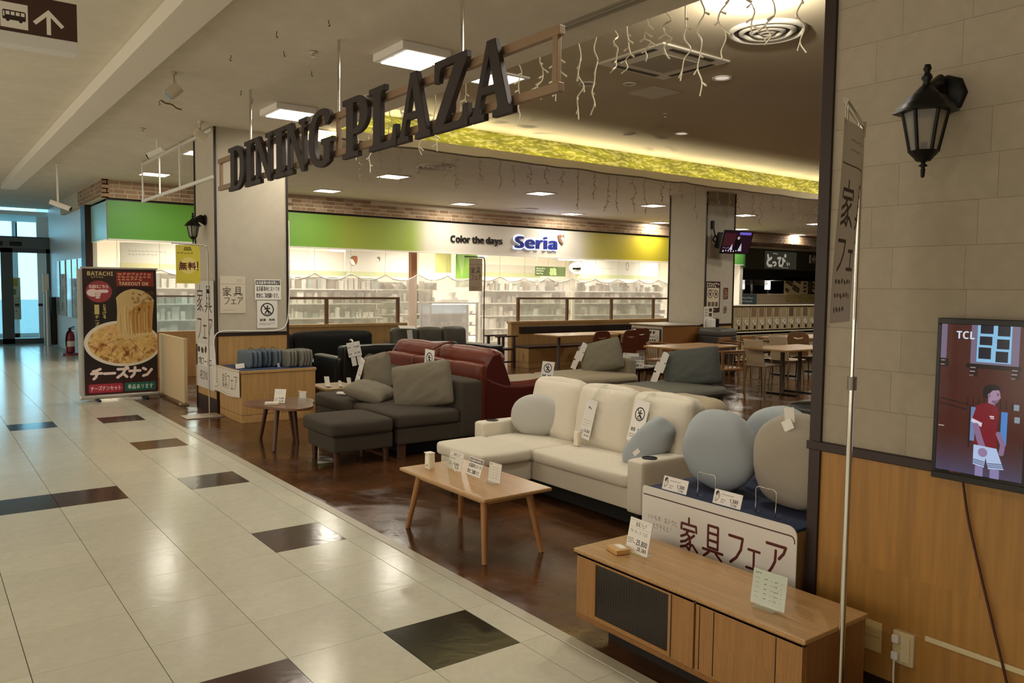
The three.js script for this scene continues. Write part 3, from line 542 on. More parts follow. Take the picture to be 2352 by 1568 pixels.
// ---------------------------------------------------------------- inside the shop at the back
{
  const shopWhite = M(0xd9d4c8, 0.6);
  struct('wall_shop_left', span(1.26, 1.34, 0, 2.4, -21.9, -15.4), shopWhite);
  struct('wall_shop_right', span(19.6, 19.75, 0, 3.1, -22, -13.6), shopWhite);
  struct('ceiling_shop', span(1.26, 19.7, 2.85, 2.92, -22, -13.68), M(0xcfc4b6, 0.8));
  const tubeGlow = new THREE.MeshStandardMaterial({ color: 0xffffff, emissive: new THREE.Color().setRGB(1, 0.96, 0.9), emissiveIntensity: 4.5 });
  const spots = [[3.0, -14.2], [5.6, -14.2], [8.4, -14.2], [11.4, -14.2], [14.2, -14.2], [17.2, -14.2], [4.2, -18.6], [8.4, -18.6], [12.6, -18.6], [16.8, -18.6]];
  spots.forEach(([x, z], i) => {
    const t = thing('shop_tube_light', i === 3 ? 'white hanging tube light right under the fascia below the blue shop name' : 'white hanging tube light inside the bright shop', 'ceiling light', [x, 2.62, z], 0, i === 3 ? undefined : 'tube lights in the shop');
    part(t, 'tube', bar([-0.6, -0.05, 0], [0.6, -0.05, 0], 0.02), tubeGlow); part(t, 'batten', span(-0.62, 0.62, -0.03, 0.02, -0.035, 0.035, 0.006), whitePaint); part(t, 'hanger', span(-0.03, 0.03, 0.02, 0.23, -0.03, 0.03), whitePaint);
    areaLight(t, 1.2, 0.5, 0, -0.08, 0, z < -16 ? 85 : 14, SHOP);
  });
  // boards over the shelves
  const bud = (c, x, y, s, brown) => { c.save(); c.translate(x, y); c.scale(s, s); c.fillStyle = '#8a6d55'; c.beginPath(); c.ellipse(0, 0, 30, 36, 0.2, 0, 7); c.fill(); c.fillStyle = brown; c.beginPath(); c.moveTo(-18, -6); c.quadraticCurveTo(-2, -50, 8, -24); c.quadraticCurveTo(20, -44, 30, -28); c.quadraticCurveTo(36, 10, 14, 32); c.fill(); c.fillStyle = '#fbf7f0'; c.beginPath(); c.moveTo(-30, -8); c.quadraticCurveTo(-8, -30, 16, 30); c.quadraticCurveTo(-30, 38, -30, -8); c.fill(); c.restore(); };
  const board = (label, x0, x1, y0, y1, z, draw) => { const t = thing('header_board', label, 'sign board', [(x0 + x1) / 2, y0, z]); part(t, 'panel', span(-(x1 - x0) / 2, (x1 - x0) / 2, 0, y1 - y0, -0.03, 0), shopWhite); if (draw) part(t, 'face', plane(x1 - x0, y1 - y0), draw, { at: [0, (y1 - y0) / 2, 0.003], local: true }); part(t, 'green_valance', span(-(x1 - x0) / 2, (x1 - x0) / 2, -0.12, 0, -0.06, 0.02), M(0xc6cba0, 0.6)); part(t, 'hanger', bar([-(x1 - x0) / 2 + 0.1, y1 - y0, -0.015], [-(x1 - x0) / 2 + 0.1, 2.85 - y0, -0.015], 0.008), chrome); part(t, 'hanger', bar([(x1 - x0) / 2 - 0.1, y1 - y0, -0.015], [(x1 - x0) / 2 - 0.1, 2.85 - y0, -0.015], 0.008), chrome); return t; };
  board('white board over the shop shelves beside the left pillar', 4.7, 5.75, 1.93, 2.40, -15.2);
  board('plain pinkish white board between two white boards over the shelves', 5.77, 6.68, 1.93, 2.40, -15.24, art(64, 32, (c) => { c.fillStyle = '#ece2d8'; c.fillRect(0, 0, 64, 32); }));
  board('white board with three brown flower bud emblems', 6.7, 8.58, 1.93, 2.44, -15.2, art(752, 204, (c) => { c.fillStyle = '#dcd9d0'; c.fillRect(0, 0, 752, 204); bud(c, 80, 100, 1.35, '#a86a4a'); bud(c, 345, 78, 0.7, '#8a8068'); bud(c, 720, 130, 0.6, '#7d7460'); }));
  board('white board with pale lettering and two drop emblems at the right of the shop', 13.9, 17.3, 2.0, 2.42, -15.0, art(1360, 168, (c) => { c.fillStyle = '#d8d6cc'; c.fillRect(0, 0, 1360, 168); c.strokeStyle = '#8b806c'; c.lineWidth = 8; for (const x of [60, 820]) { c.beginPath(); c.ellipse(x, 60, 22, 46, 0, 0, 7); c.stroke(); } lines(c, 330, 92, 320, 1, 10, '#bdb8a8', 9, 4); }));
  board('cream lit board behind the green banners in the middle of the shop', 10.4, 13.0, 2.0, 2.22, -15.6);
  { const t = thing('wall_panel', 'large white lit board inside the shop under the green fascia at the left', 'sign board', [2.35, 2.0, -15.2]); part(t, 'panel', span(-0.62, 1.6, 0, 0.42, -0.03, 0, 0.004), whitePaint); part(t, 'face', plane(2.2, 0.4), art(440, 80, (c) => { c.fillStyle = '#d4d1c4'; c.fillRect(0, 0, 440, 80); lines(c, 30, 32, 150, 2, 14, '#b9b5a6', 5, 9); }), { at: [0.49, 0.21, 0.003], local: true }); part(t, 'valance', span(-0.62, 1.6, -0.12, 0, -0.06, 0.02), M(0xcfca9c, 0.6)); }
  // banners
  { const t = thing('hanging_banner', 'pale yellow green banner hanging in the shop, left of the bright green one', 'banner', [9.32, 1.95, -15.0]); part(t, 'cloth', span(-0.24, 0.24, 0, 0.5, -0.004, 0.004), M(0xd3d389, 0.7)); part(t, 'rod', bar([-0.26, 0.5, 0], [0.26, 0.5, 0], 0.01), chrome); for (const x of [-0.2, 0.2]) part(t, 'wire', bar([x, 0.5, 0], [x, 0.9, 0], 0.003), chrome); }
  { const t = thing('hanging_banner', 'bright green banner with white shop name hanging in the shop', 'banner', [9.98, 1.58, -14.9]); part(t, 'cloth', span(-0.34, 0.34, 0, 0.86, -0.004, 0.004), M(0x6fae4e, 0.7)); part(t, 'face', plane(0.68, 0.86), art(272, 344, (c) => { const g = c.createLinearGradient(0, 0, 272, 300); g.addColorStop(0, '#5f9a48'); g.addColorStop(0.45, '#a8d860'); g.addColorStop(1, '#6cc04c'); c.fillStyle = g; c.fillRect(0, 0, 272, 344); c.fillStyle = 'rgba(220,245,180,0.5)'; c.beginPath(); c.moveTo(10, 0); c.lineTo(80, 250); c.lineTo(110, 0); c.fill(); c.fillStyle = '#cfd6b4'; c.fillRect(0, 250, 272, 94); latin(c, 'Seria', 36, 316, 70, '#fbfaf2'); }), { at: [0, 0.43, 0.006], local: true }); for (const x of [-0.3, 0.3]) part(t, 'wire', bar([x, 0.86, 0], [x, 1.27, 0], 0.003), chrome); }
  { const t = thing('hanging_board', 'green hanging board with a white four leaf clover', 'sign board', [12.9, 1.92, -15.0]); part(t, 'panel', span(-0.55, 0.55, 0, 0.27, -0.01, 0.01), M(0x6f7a48, 0.6)); part(t, 'face', plane(1.1, 0.27), art(440, 108, (c) => { c.fillStyle = '#667a44'; c.fillRect(0, 0, 440, 108); c.fillStyle = '#c9e29a'; for (const [x, y] of [[235, 40], [275, 36], [230, 76], [280, 74]]) { c.beginPath(); c.ellipse(x, y, 30, 24, 0.5, 0, 7); c.fill(); } lines(c, 20, 26, 110, 3, 26, '#eef2dc', 13, 6); }), { at: [0, 0.135, 0.012], local: true }); for (const x of [-0.5, 0.5]) part(t, 'wire', bar([x, 0.27, 0], [x, 0.93, 0], 0.003), chrome); }
  { const t = thing('safety_mirror', 'white framed convex mirror hanging in the shop right of the clover board', 'mirror', [13.78, 2.16, -14.9]); part(t, 'frame', at(new THREE.TorusGeometry(0.14, 0.05, 10, 28), 0, 0, 0).scale(1.6, 0.95, 1), whitePaint); part(t, 'glass', new THREE.SphereGeometry(0.3, 24, 12, 0, PI * 2, 0, 0.5).rotateX(PI / 2).translate(0, 0, -0.25).scale(1.55, 0.9, 1), M(0xe8e8e4, 0.05, { metalness: 1 })); part(t, 'arm', bar([0, 0.1, -0.02], [0, 0.69, -0.02], 0.012), whitePaint); }
  struct('wall_shop_post', span(7.80, 7.95, 0, 2.4, -14.1, -13.96), M(0x9a6a4a, 0.5));
  // shelves with goods, the goods of one shelf far too many to count behind the net
  const goodsMat = [0xd6d0c6, 0xa89c8c, 0x857c72, 0xe6e2da, 0x9aa39c].map((c) => M(c, 0.6)), rackMat = M(0xe9e4da, 0.5);
  const shelf = (label, x0, x1, z, h, turn = 0) => {
    const w = x1 - x0, t = thing('display_shelf', label, 'shelf', [(x0 + x1) / 2, 0, z], turn);
    part(t, 'back_panel', span(-w / 2, w / 2, 0, h, -0.03, 0), rackMat);
    part(t, 'upright', [...Array(Math.round(w / 0.9) + 1).keys()].map((i, _, a) => span(-w / 2 + i * w / (a.length - 1) - 0.015, -w / 2 + i * w / (a.length - 1) + 0.015, 0, h, -0.02, 0.05)), rackMat);
    const sets = goodsMat.map(() => []);
    for (let y = 0.12; y < h - 0.1; y += 0.34) {
      part(t, 'shelf_board', span(-w / 2, w / 2, y, y + 0.025, 0, 0.38), rackMat);
      let x = -w / 2 + 0.02; while (x < w / 2 - 0.12) { const a = rr(0.05, 0.16), b = rr(0.1, 0.28); sets[Math.floor(rnd() * 5)].push(span(x, x + a, y + 0.025, y + 0.025 + b, 0.1, 0.1 + rr(0.1, 0.26))); x += a + rr(0.004, 0.05); }
    }
    sets.forEach((s, i) => s.length && part(t, 'goods', s, goodsMat[i], { kind: 'stuff' }));
  };
  shelf('white shop shelf full of goods behind the net left of the brown post', 4.6, 7.6, -15.4, 1.78);
  shelf('white shop shelf full of goods behind the net under the blue shop name', 10.6, 13.6, -15.2, 1.8);
  shelf('white shop shelf full of goods behind the net beside the right pillar', 13.8, 17.4, -15.0, 1.8);
  shelf('far white shop shelf seen between the green banner and the brown post', 8.1, 10.3, -17.2, 1.7);
  shelf('white shop shelf behind the net right of the cheese banner', 1.7, 4.4, -15.5, 1.8);
  { // pale glass display case in the entrance
    const t = thing('display_case', 'grey framed display case with bluish lit shelves of white crockery', 'display case', [9.2, 0, -14.5]), fm = M(0x8f8a8c, 0.4, { metalness: 0.4 });
    part(t, 'frame', [span(-0.72, -0.67, 0, 1.2, 0.2, 0.25), span(0.67, 0.72, 0, 1.2, 0.2, 0.25), span(-0.72, -0.67, 0, 1.2, -0.25, -0.2), span(0.67, 0.72, 0, 1.2, -0.25, -0.2), span(-0.72, 0.72, 1.16, 1.2, -0.25, 0.25), span(-0.72, 0.72, 0, 0.1, -0.25, 0.25)], fm);
    for (const y of [0.34, 0.6, 0.88]) part(t, 'shelf_board', span(-0.67, 0.67, y, y + 0.03, -0.22, 0.22), fm);
    part(t, 'back_panel', span(-0.67, 0.67, 0.1, 1.16, -0.24, -0.22), M(0xcfe0ea, 0.4));
    const gs = []; for (const y of [0.1, 0.37, 0.63, 0.91]) for (let i = 0; i < 9; i++) { const x = -0.58 + i * 0.145; gs.push(at(lathe([[0.0, 0], [0.03, 0], [rr(0.04, 0.06), rr(0.04, 0.09)], [0.035, 0.05], [0, 0.02]], 12), x, y, rr(0, 0.12))); }
    part(t, 'crockery', gs, M(0xdfe2e4, 0.3), { kind: 'stuff' });
    const l = new THREE.RectAreaLight(new THREE.Color().setRGB(0.75, 0.9, 1), 10, 1.2, 0.05); l.position.set(0, 1.14, 0.15); l.rotation.x = -PI / 2; l.name = 'case_lamp'; t.add(l); part(t, 'lamp_tube', bar([-0.6, 1.15, 0.15], [0.6, 1.15, 0.15], 0.008), tubeGlow);
  }
  { const t = thing('wire_basket_stack', 'white bowl and boxes on top of the display case', 'crockery', [9.25, 1.21, -14.45]); part(t, 'bowl', lathe([[0, 0.11], [0.07, 0.11], [0.12, 0.24], [0.11, 0.24], [0.06, 0.125], [0, 0.12]], 24), M(0xf1eee8, 0.3)); part(t, 'box', [span(0.15, 0.42, 0, 0.05, -0.1, 0.1), span(-0.4, -0.1, 0, 0.06, -0.1, 0.1), span(-0.1, 0.12, 0, 0.11, -0.1, 0.08)], M(0xe7e1d8, 0.6)); }
  // nets drawn across the closed shop
  const netMat = M(0xf3eee4, 0.85, { transparent: true, opacity: 0.57, side: THREE.DoubleSide, transmission: 0 });
  const net = (label, x0, x1, sag, z = -13.78) => {
    const w = x1 - x0, nx = Math.round(w / 0.06), ny = 16, g = new THREE.PlaneGeometry(w, 1, nx, ny), p = g.attributes.position, span_ = w / Math.round(w / 0.85);
    for (let i = 0; i < p.count; i++) {
      const x = p.getX(i) + w / 2, v = p.getY(i) + 0.5, k = (x % span_) / span_, droop = sag * 4 * k * (1 - k), top = 1.86 - droop;
      p.setXYZ(i, p.getX(i), 0.01 + v * (top - 0.01), 0.035 * Math.sin(x * 11 + 2 * nz(x, v * 2)) * (1 - 0.4 * v) + 0.05 * nz(x * 2.2, v * 2, 3) + 0.04 * v * v * Math.sin(x * 31) * droop * 6);
    }
    g.computeVertexNormals();
    const t = thing('net_curtain', label, 'net', [(x0 + x1) / 2, 0, z]); part(t, 'netting', g, netMat);
    const ties = []; for (let i = 0; i <= Math.round(w / 0.85); i++) ties.push(bar([-w / 2 + i * span_, 1.86, 0], [-w / 2 + i * span_, 2.376, 0.02], 0.003, 0.003, 5)); part(t, 'tie_cords', ties, M(0x9a917f, 0.7));
    part(t, 'edge_cord', [tube(Array.from({ length: nx + 1 }, (_, i) => { const x = i * w / nx, k = (x % span_) / span_; return [x - w / 2, 1.86 - sag * 4 * k * (1 - k), 0.01 + 0.035 * Math.sin(x * 11)]; }), 0.014, nx * 2, 5)], M(0xf3efe6, 0.8));
  };
  net('white net curtain across the shop left of the brown post', 4.45, 7.86, 0.14);
  net('white net curtain across the shop entrance right of the brown post', 7.88, 12.6, 0.12);
  net('white net curtain in front of the shelves beside the right pillar', 12.65, 18.6, 0.11);
  net('white net curtain behind the cheese banner at the left end of the shop', 1.4, 4.4, 0.1);
  // fascia lettering
  const f1 = await new FontLoader().loadAsync('fonts/droid/droid_sans_bold.typeface.json');
  const words = (parent, str, x0, y0, w, h, z, depth, mat) => { // letters of a word, each a part
    let x = 0; const list = [];
    for (const ch of str) { if (ch === ' ') { x += 0.28; continue; } const g = new TextGeometry(ch, { font: f1, size: 1, depth: 0.3, curveSegments: 5, bevelEnabled: false }); g.computeBoundingBox(); const b = g.boundingBox; g.translate(-b.min.x, 0, 0); list.push([g, x]); x += b.max.x - b.min.x + 0.11; }
    const s = w / (x - 0.11);
    for (const [g, q] of list) { g.scale(s, h, depth / 0.3); part(parent, 'letter', boxUV(g), mat, { at: [q * s, 0, 0], local: true }); }
    parent.position.set(x0, y0, z);
  };
  words(thing('fascia_slogan', 'black raised words Color the days on the pale fascia', 'lettering'), 'Color the days', 8.62, 2.655, 1.52, 0.155, -13.555, 0.03, M(0x1d1917, 0.5));
  { const t = thing('fascia_name', 'blue raised shop name with white back light on the pale fascia', 'lettering'); words(t, 'Seria', 10.52, 2.585, 1.36, 0.30, -13.545, 0.06, M(0x1f2a86, 0.4));
    { const halo = new THREE.MeshStandardMaterial({ color: 0xd9def2, emissive: new THREE.Color().setRGB(0.62, 0.72, 1), emissiveIntensity: 0.6 }); for (const m of t.children.filter((c) => c.name === 'letter')) { m.geometry.computeBoundingBox(); const b = m.geometry.boundingBox, w = b.max.x - b.min.x, h = b.max.y - b.min.y, g = m.geometry.clone(); g.translate(-(b.min.x + b.max.x) / 2, -(b.min.y + b.max.y) / 2, 0); g.scale(1 + 0.07 / w, 1 + 0.07 / h, 0.3); g.translate((b.min.x + b.max.x) / 2, (b.min.y + b.max.y) / 2, -0.014); part(t, 'glowing_edge', g, halo, { at: m.position.toArray(), local: true }); } } const l = new THREE.RectAreaLight(new THREE.Color().setRGB(0.62, 0.7, 1), 3, 1.4, 0.36); l.position.set(0.68, 0.15, 0.08); l.rotation.y = PI; l.name = 'name_lamp'; t.add(l); }
  { const t = thing('fascia_emblem', 'small two tone bud emblem at the upper right of the blue shop name', 'emblem', [12.03, 2.86, -13.54]); const pts = (s) => s; part(t, 'bud', extrude(pts([[-0.1, 0.1], [-0.06, -0.04], [0.04, -0.12], [0.11, 0.0], [0.09, 0.13], [0.03, 0.08], [-0.02, 0.13]]), 0.03), M(0x8e6a56, 0.5)); part(t, 'petal', extrude([[-0.02, 0.03], [0.06, -0.1], [0.1, 0.0], [0.06, 0.07]], 0.03), M(0xd9d0c6, 0.5), { at: [0, 0, 0.012], local: true }); }
}
// ---------------------------------------------------------------- sushi shop far right
{
  const z = -14.9;
  struct('wall_sushi_bulkhead', span(19.9, 30, 3.12, 3.47, z - 0.1, z), M(0xcbbfa8, 0.9));
  { const w = scene.children[scene.children.length - 1]; for (let r = 0; r < 4; r++) for (let i = 0; i < 24; i++) part(w, 'brick', box(0.2, 0.06, 0.012), brickMats[Math.floor(rnd() * 5)], { at: [20.1 + i * 0.225 + (r % 2) * 0.11, 3.17 + r * 0.078, z + 0.003] }); }
  struct('wall_sushi_fascia', span(19.9, 30, 2.33, 3.06, z - 0.1, z), M(0x4a4a3c, 0.6)); struct('trim_7', span(19.9, 30, 3.06, 3.12, z - 0.1, z + 0.06, 0.004), M(0xcfc5b0, 0.5));
  struct('wall_sushi_back', span(19.8, 30, 0, 2.33, -19, -18.9), M(0x1d1814, 0.7)); struct('wall_sushi_front', span(19.8, 30, 1.95, 2.33, z - 0.1, z), M(0x120e0b, 0.6));
  single('shop_name', 'white brushed Japanese name on the dark sushi shop fascia', 'lettering', plane(1.9, 0.62), art(760, 248, (c) => { c.fillStyle = '#4a4a3c'; c.fillRect(0, 0, 760, 248); write(c, 'と', 20, 40, 170, 190, 40, '#efe9da'); write(c, 'っ', 170, 110, 120, 110, 28, '#efe9da'); write(c, 'ぴ', 290, 40, 210, 190, 34, '#efe9da'); write(c, 'ぃ', 510, 120, 100, 90, 22, '#efe9da'); lines(c, 200, 30, 140, 1, 10, '#d9d2c0', 18, 2); lines(c, 420, 230, 200, 1, 10, '#b9b2a0', 14, 5); }, 0.6, { emissive: 0xffffff, emissiveIntensity: 0.16 }), [23.6, 2.68, z + 0.01]); { const m = scene.children[scene.children.length - 1].material; m.emissiveMap = m.map; const l = new THREE.RectAreaLight(new THREE.Color().setRGB(1, 0.93, 0.8), 0.4, 1.9, 0.6); l.position.set(23.6, 2.68, z + 0.05); l.rotation.y = PI; l.name = 'sign_lamp'; scene.add(l); }
  { const t = thing('hanging_sign', 'grey hanging sign with a white arrow and white lettering before the sushi shop', 'sign', [25.1, 2.58, -14.2]); part(t, 'board', span(-0.75, 1.2, 0, 0.3, -0.03, 0.03, 0.004), M(0x6b6558, 0.5)); part(t, 'face', plane(1.9, 0.28), art(760, 112, (c) => { c.fillStyle = '#746e60'; c.fillRect(0, 0, 760, 112); c.strokeStyle = '#f3efe4'; c.lineWidth = 12; c.beginPath(); c.moveTo(80, 20); c.lineTo(30, 56); c.lineTo(80, 92); c.moveTo(30, 56); c.lineTo(110, 56); c.stroke(); lines(c, 130, 56, 560, 1, 10, '#f3efe4', 34, 8); }), { at: [0.225, 0.15, 0.032], local: true }); part(t, 'hanging_rod', bar([-0.2, 0.3, 0], [-0.2, 0.89, 0], 0.02), whitePaint); }
  const slat = thing('slat_screen', 'dark shop front with rows of grey horizontal louvre slats', 'screen', [22, 0, z - 0.42]);
  for (let i = 0; i < 9; i++) part(slat, 'slat', span(-1.4, 2.2 - (i > 5 ? 0.6 : 0), 2.22 - i * 0.055, 2.245 - i * 0.055, -0.03, 0.05), M(0x8d8a86, 0.35, { metalness: 0.5 }));
  part(slat, 'post', [span(0.5, 0.58, 0, 2.3, -0.03, 0.06)], M(0x161210, 0.5));
  single('shop_counter', 'pale counter front with a dark drawing below the sushi menu', 'counter', span(20.4, 28, 0, 1.46, -15.02, -14.85, 0.01), M(0xc0ac90, 0.6));
  single('menu_board', 'cream menu board with pictures of dark sushi trays', 'menu', plane(1.5, 0.62), art(600, 248, (c) => { c.fillStyle = '#d8c69c'; c.fillRect(0, 0, 600, 248); for (const [x, y, w, h] of [[130, 70, 90, 60], [350, 50, 70, 45], [300, 170, 90, 55], [80, 190, 50, 36]]) { c.save(); c.translate(x, y); c.rotate(0.35); c.fillStyle = '#3a2d22'; c.beginPath(); c.roundRect(-w, -h / 1.4, w * 2, h * 1.4, 16); c.fill(); c.fillStyle = '#8c6a46'; for (let i = 0; i < 5; i++) c.fillRect(-w * 0.8 + i * w * 0.33, -h * 0.4, w * 0.22, h * 0.8); c.restore(); } for (let i = 0; i < 4; i++) { c.fillStyle = '#4a3a2c'; c.fillRect(490, 20 + i * 56, 70, 30); } }), [24.6, 1.772, -14.9]);
  single('menu_board', 'dark menu board with pale rounded food pictures at the right', 'menu', plane(1.3, 0.6), art(520, 240, (c) => { c.fillStyle = '#2a201a'; c.fillRect(0, 0, 520, 240); for (let i = 0; i < 9; i++) { c.fillStyle = ['#c9a77c', '#a58058', '#d9c4a0'][i % 3]; c.beginPath(); c.ellipse(60 + (i % 4) * 110, 60 + Math.floor(i / 3) * 65, 50, 26, 0.3, 0, 7); c.fill(); } }), [26.25, 1.762, -14.9]);
  single('counter_strip', 'yellowish patterned strip along the sushi counter', 'counter', plane(3.4, 0.3), art(680, 60, (c) => { c.fillStyle = '#b8a468'; c.fillRect(0, 0, 680, 60); for (let i = 0; i < 260; i++) { c.fillStyle = ['#8f7c48', '#d6c48c', '#6f5c34'][i % 3]; c.fillRect(rr(0, 670), rr(0, 56), 8, 5); } }), [25.6, 1.31, -14.846]);
  single('notice_board', 'grey blue notice board with white rows on the sushi counter', 'notice', plane(1.0, 0.5), art(200, 100, (c) => { c.fillStyle = '#566a72'; c.fillRect(0, 0, 200, 100); lines(c, 20, 26, 130, 3, 24, '#dfe6e6', 9, 3); }), [21.7, 1.2, -14.846]);
  for (const [i, x] of [[0, 22.2], [1, 23.7]]) { const t = thing('wall_lamp', i ? 'white lit lamp right of the dark panel in the sushi shop' : 'white lit lamp left of the dark panel in the sushi shop', 'lamp', [x, 1.62, -15.5]); part(t, 'shade', at(cyl(0.1, 0.1, 0.34, 16), 0, 0.17, 0), new THREE.MeshStandardMaterial({ color: 0xffffff, emissive: new THREE.Color().setRGB(1, 0.95, 0.9), emissiveIntensity: 0.9 })); part(t, 'stand', at(cyl(0.05, 0.05, 0.16, 12), 0, -0.08, 0), blackMetal); const l = new THREE.PointLight(new THREE.Color().setRGB(1, 0.93, 0.85), 1.2); l.position.set(0, 0.17, 0.2); t.add(l); }
  // capsule toy machines, two tiers
  const cab = M(0xb9a888, 0.55), dk = M(0x2b221a, 0.6), cards = [0x7d6a50, 0x9a8664, 0x6d5a44, 0xa89470, 0x8a6f52].map((c) => M(c, 0.5));
  const machine = (() => { const g = {}; g.body = span(-0.125, 0.125, 0, 0.5, -0.16, 0, 0.008); g.window = span(-0.09, 0.075, 0.29, 0.48, 0, 0.006); g.knob = at(new THREE.TorusGeometry(0.04, 0.011, 8, 20), 0, 0.17, 0.008); g.slot = span(0.0, 0.07, 0.03, 0.1, -0.005, 0.006); return g; })();
  for (let r = 0; r < 2; r++) for (let i = 0; i < 12; i++) {
    const t = thing('capsule_machine', `capsule toy machine with a turning knob, ${['1st', '2nd', '3rd', '4th', '5th', '6th', '7th', '8th', '9th', '10th', '11th', '12th'][i]} from the pillar in the ${r ? 'upper' : 'lower'} row`, 'vending machine', [12.3 + i * 0.27, 0.13 + r * 0.6, -8.0], 0, 'capsule toy machines by the right pillar');
    part(t, 'body', machine.body, cab); part(t, 'display_card', box(0.165, 0.19, 0.006), cards[Math.floor(rnd() * 5)], { at: [-0.005, 0.385, 0.003], local: true }); part(t, 'knob', machine.knob, whitePaint); part(t, 'dispensing_slot', box(0.07, 0.07, 0.006), dk, { at: [0.04, 0.06, 0.003], local: true });
  }
  const rack = thing('machine_rack', 'white shelf rack carrying two rows of capsule toy machines', 'rack', [13.8, 0, -8.05]); for (const y of [0.115, 0.7, 1.27]) part(rack, 'shelf_board', span(-1.75, 1.75, y - 0.02, y, -0.2, 0.1, 0.004), M(0xe6dcc4, 0.5)); part(rack, 'base', span(-1.75, 1.75, 0, 0.095, -0.18, 0.06), dk); part(rack, 'back_panel', span(-1.75, 1.75, 0.1, 1.25, -0.22, -0.2), dk);
  struct('wall_serving_side', span(19.7, 19.85, 2.33, 3.1, -14.8, -13.6), M(0x3f7a38, 0.5));
}
// ---------------------------------------------------------------- furniture on sale
const W = (t, name, gs, mat, o = {}) => part(t, name, gs, mat, { at: [0, 0, 0], ...o });      // shapes given in the scene's coordinates
const sb = (x0, x1, y0, y1, z0, z1, r = 0.03, bulge = [0, 0, 0], n = 10, wr = 0) => at(softBox(x1 - x0, y1 - y0, z1 - z0, r, bulge, n, wr), (x0 + x1) / 2, (y0 + y1) / 2, (z0 + z1) / 2);
const oak = wood(0xbf9560, 0.45, PI / 2, 0.42), oakDark = wood(0x9c7040, 0.45, 0, 0.45), walnut = wood(0x5a3826, 0.4, 0, 0.4), walnutTop = wood(0x7a5238, 0.4, PI / 2, 0.3), oakTop = wood(0xc6a273, 0.6, 0, 0.28);
const white = fabric(0xded6c6), greyDark = fabric(0x40382e), greyMid = fabric(0x7a7262), bone = fabric(0xb5a88f), slate = fabric(0x5d615c), slateSeat = fabric(0x7b7a70);
const blackFab = fabric(0x12100d), oliveLeather = M(0x4d493c, 0.5), blackLeather = M(0x100e0c, 0.35, { bumpMap: rep(mottle, 0.3), bumpScale: 0.002 });
const redLeather = M(0x672916, 0.36, { bumpMap: rep(mottle, 0.16), bumpScale: 0.003 }), redDark = M(0x4d150f, 0.45);
// --- oak coffee table
{
  const t = thing('coffee_table', 'oak coffee table with round splayed legs and a row of signs on top', 'table', [1.09, 0, -1.35]);
  W(t, 'tabletop', at(rbox(0.495, 0.022, 0.98, 0.008), 1.09, 0.389, -1.35), oakTop);
  W(t, 'apron', [span(0.93, 1.25, 0.335, 0.378, -0.98, -0.96, 0.003), span(0.93, 1.25, 0.335, 0.378, -1.74, -1.72, 0.003), span(0.92, 0.94, 0.335, 0.378, -1.73, -0.97, 0.003), span(1.24, 1.26, 0.335, 0.378, -1.73, -0.97, 0.003)], oakTop);
  for (const [a, b] of [[[0.93, 0.378, -0.985], [0.895, 0, -0.925]], [[1.25, 0.378, -0.985], [1.305, 0, -0.915]], [[0.93, 0.378, -1.715], [0.885, 0, -1.80]], [[1.25, 0.378, -1.715], [1.30, 0, -1.80]]]) W(t, 'leg', bar(b, a, 0.0155, 0.023, 16), wood(0xb68555, 0.3, 0, 0.45));
}
// --- TV board with a fluted glass door
{
  const t = thing('tv_board', 'long low oak TV board with a dark fluted glass door', 'TV board', [0.9, 0, 0.67]);
  W(t, 'top', at(rbox(0.40, 0.018, 1.19, 0.004), 0.90, 0.396, 0.66), oakTop);
  W(t, 'side_panel', span(0.72, 1.09, 0.1, 0.387, 0.072, 0.088), oakDark); W(t, 'side_panel', span(0.72, 1.09, 0.1, 0.387, 1.233, 1.249), oakDark);
  W(t, 'back_panel', span(1.08, 1.09, 0.1, 0.387, 0.088, 1.233), oakDark); W(t, 'bottom', span(0.72, 1.08, 0.1, 0.115, 0.088, 1.233), oakDark);
  W(t, 'inner_shelf', span(0.74, 1.07, 0.235, 0.25, 0.09, 1.23), oakDark);
  W(t, 'base', span(0.80, 1.04, 0, 0.1, 0.2, 1.12), M(0x1b120c, 0.6)); W(t, 'plinth_rail', span(0.715, 0.735, 0.085, 0.112, 0.072, 1.249), oakDark);
  const doorW = wood(0xae8350, 0.35, 0, 0.45);
  const d = W(t, 'glass_door', [span(0.70, 0.718, 0.115, 0.387, 0.09, 0.212, 0.002), span(0.70, 0.718, 0.115, 0.387, 0.64, 0.772, 0.002), span(0.70, 0.718, 0.368, 0.387, 0.212, 0.64, 0.002), span(0.70, 0.718, 0.115, 0.133, 0.212, 0.64, 0.002)], doorW);
  const fl = new THREE.PlaneGeometry(0.428, 0.235, 160, 1), p = fl.attributes.position; for (let i = 0; i < p.count; i++) p.setZ(i, 0.0035 * Math.abs(Math.sin((p.getX(i) + 0.214) / 0.0155 * PI))); fl.computeVertexNormals();
  part(d, 'fluted_pane', fl.rotateY(-PI / 2).translate(0.708, 0.25, 0.426), new THREE.MeshPhysicalMaterial({ color: 0x2e2219, roughness: 0.16, transmission: 0.4, thickness: 0, ior: 1.5 }));
  W(t, 'groove_strip', span(0.699, 0.702, 0.12, 0.375, 0.655, 0.661), darkTrim);
  const d2 = W(t, 'door', span(0.70, 0.718, 0.115, 0.387, 0.782, 1.246, 0.002), doorW); for (const z of [0.80, 0.868, 1.14]) part(d2, 'groove', span(0.6985, 0.702, 0.125, 0.375, z, z + 0.0035), darkTrim);
  W(t, 'gap_shadow', span(0.72, 0.73, 0.12, 0.385, 0.772, 0.782), darkTrim);
  W(t, 'top_rail', span(0.70, 0.72, 0.378, 0.386, 0.072, 1.249), darkTrim);
}
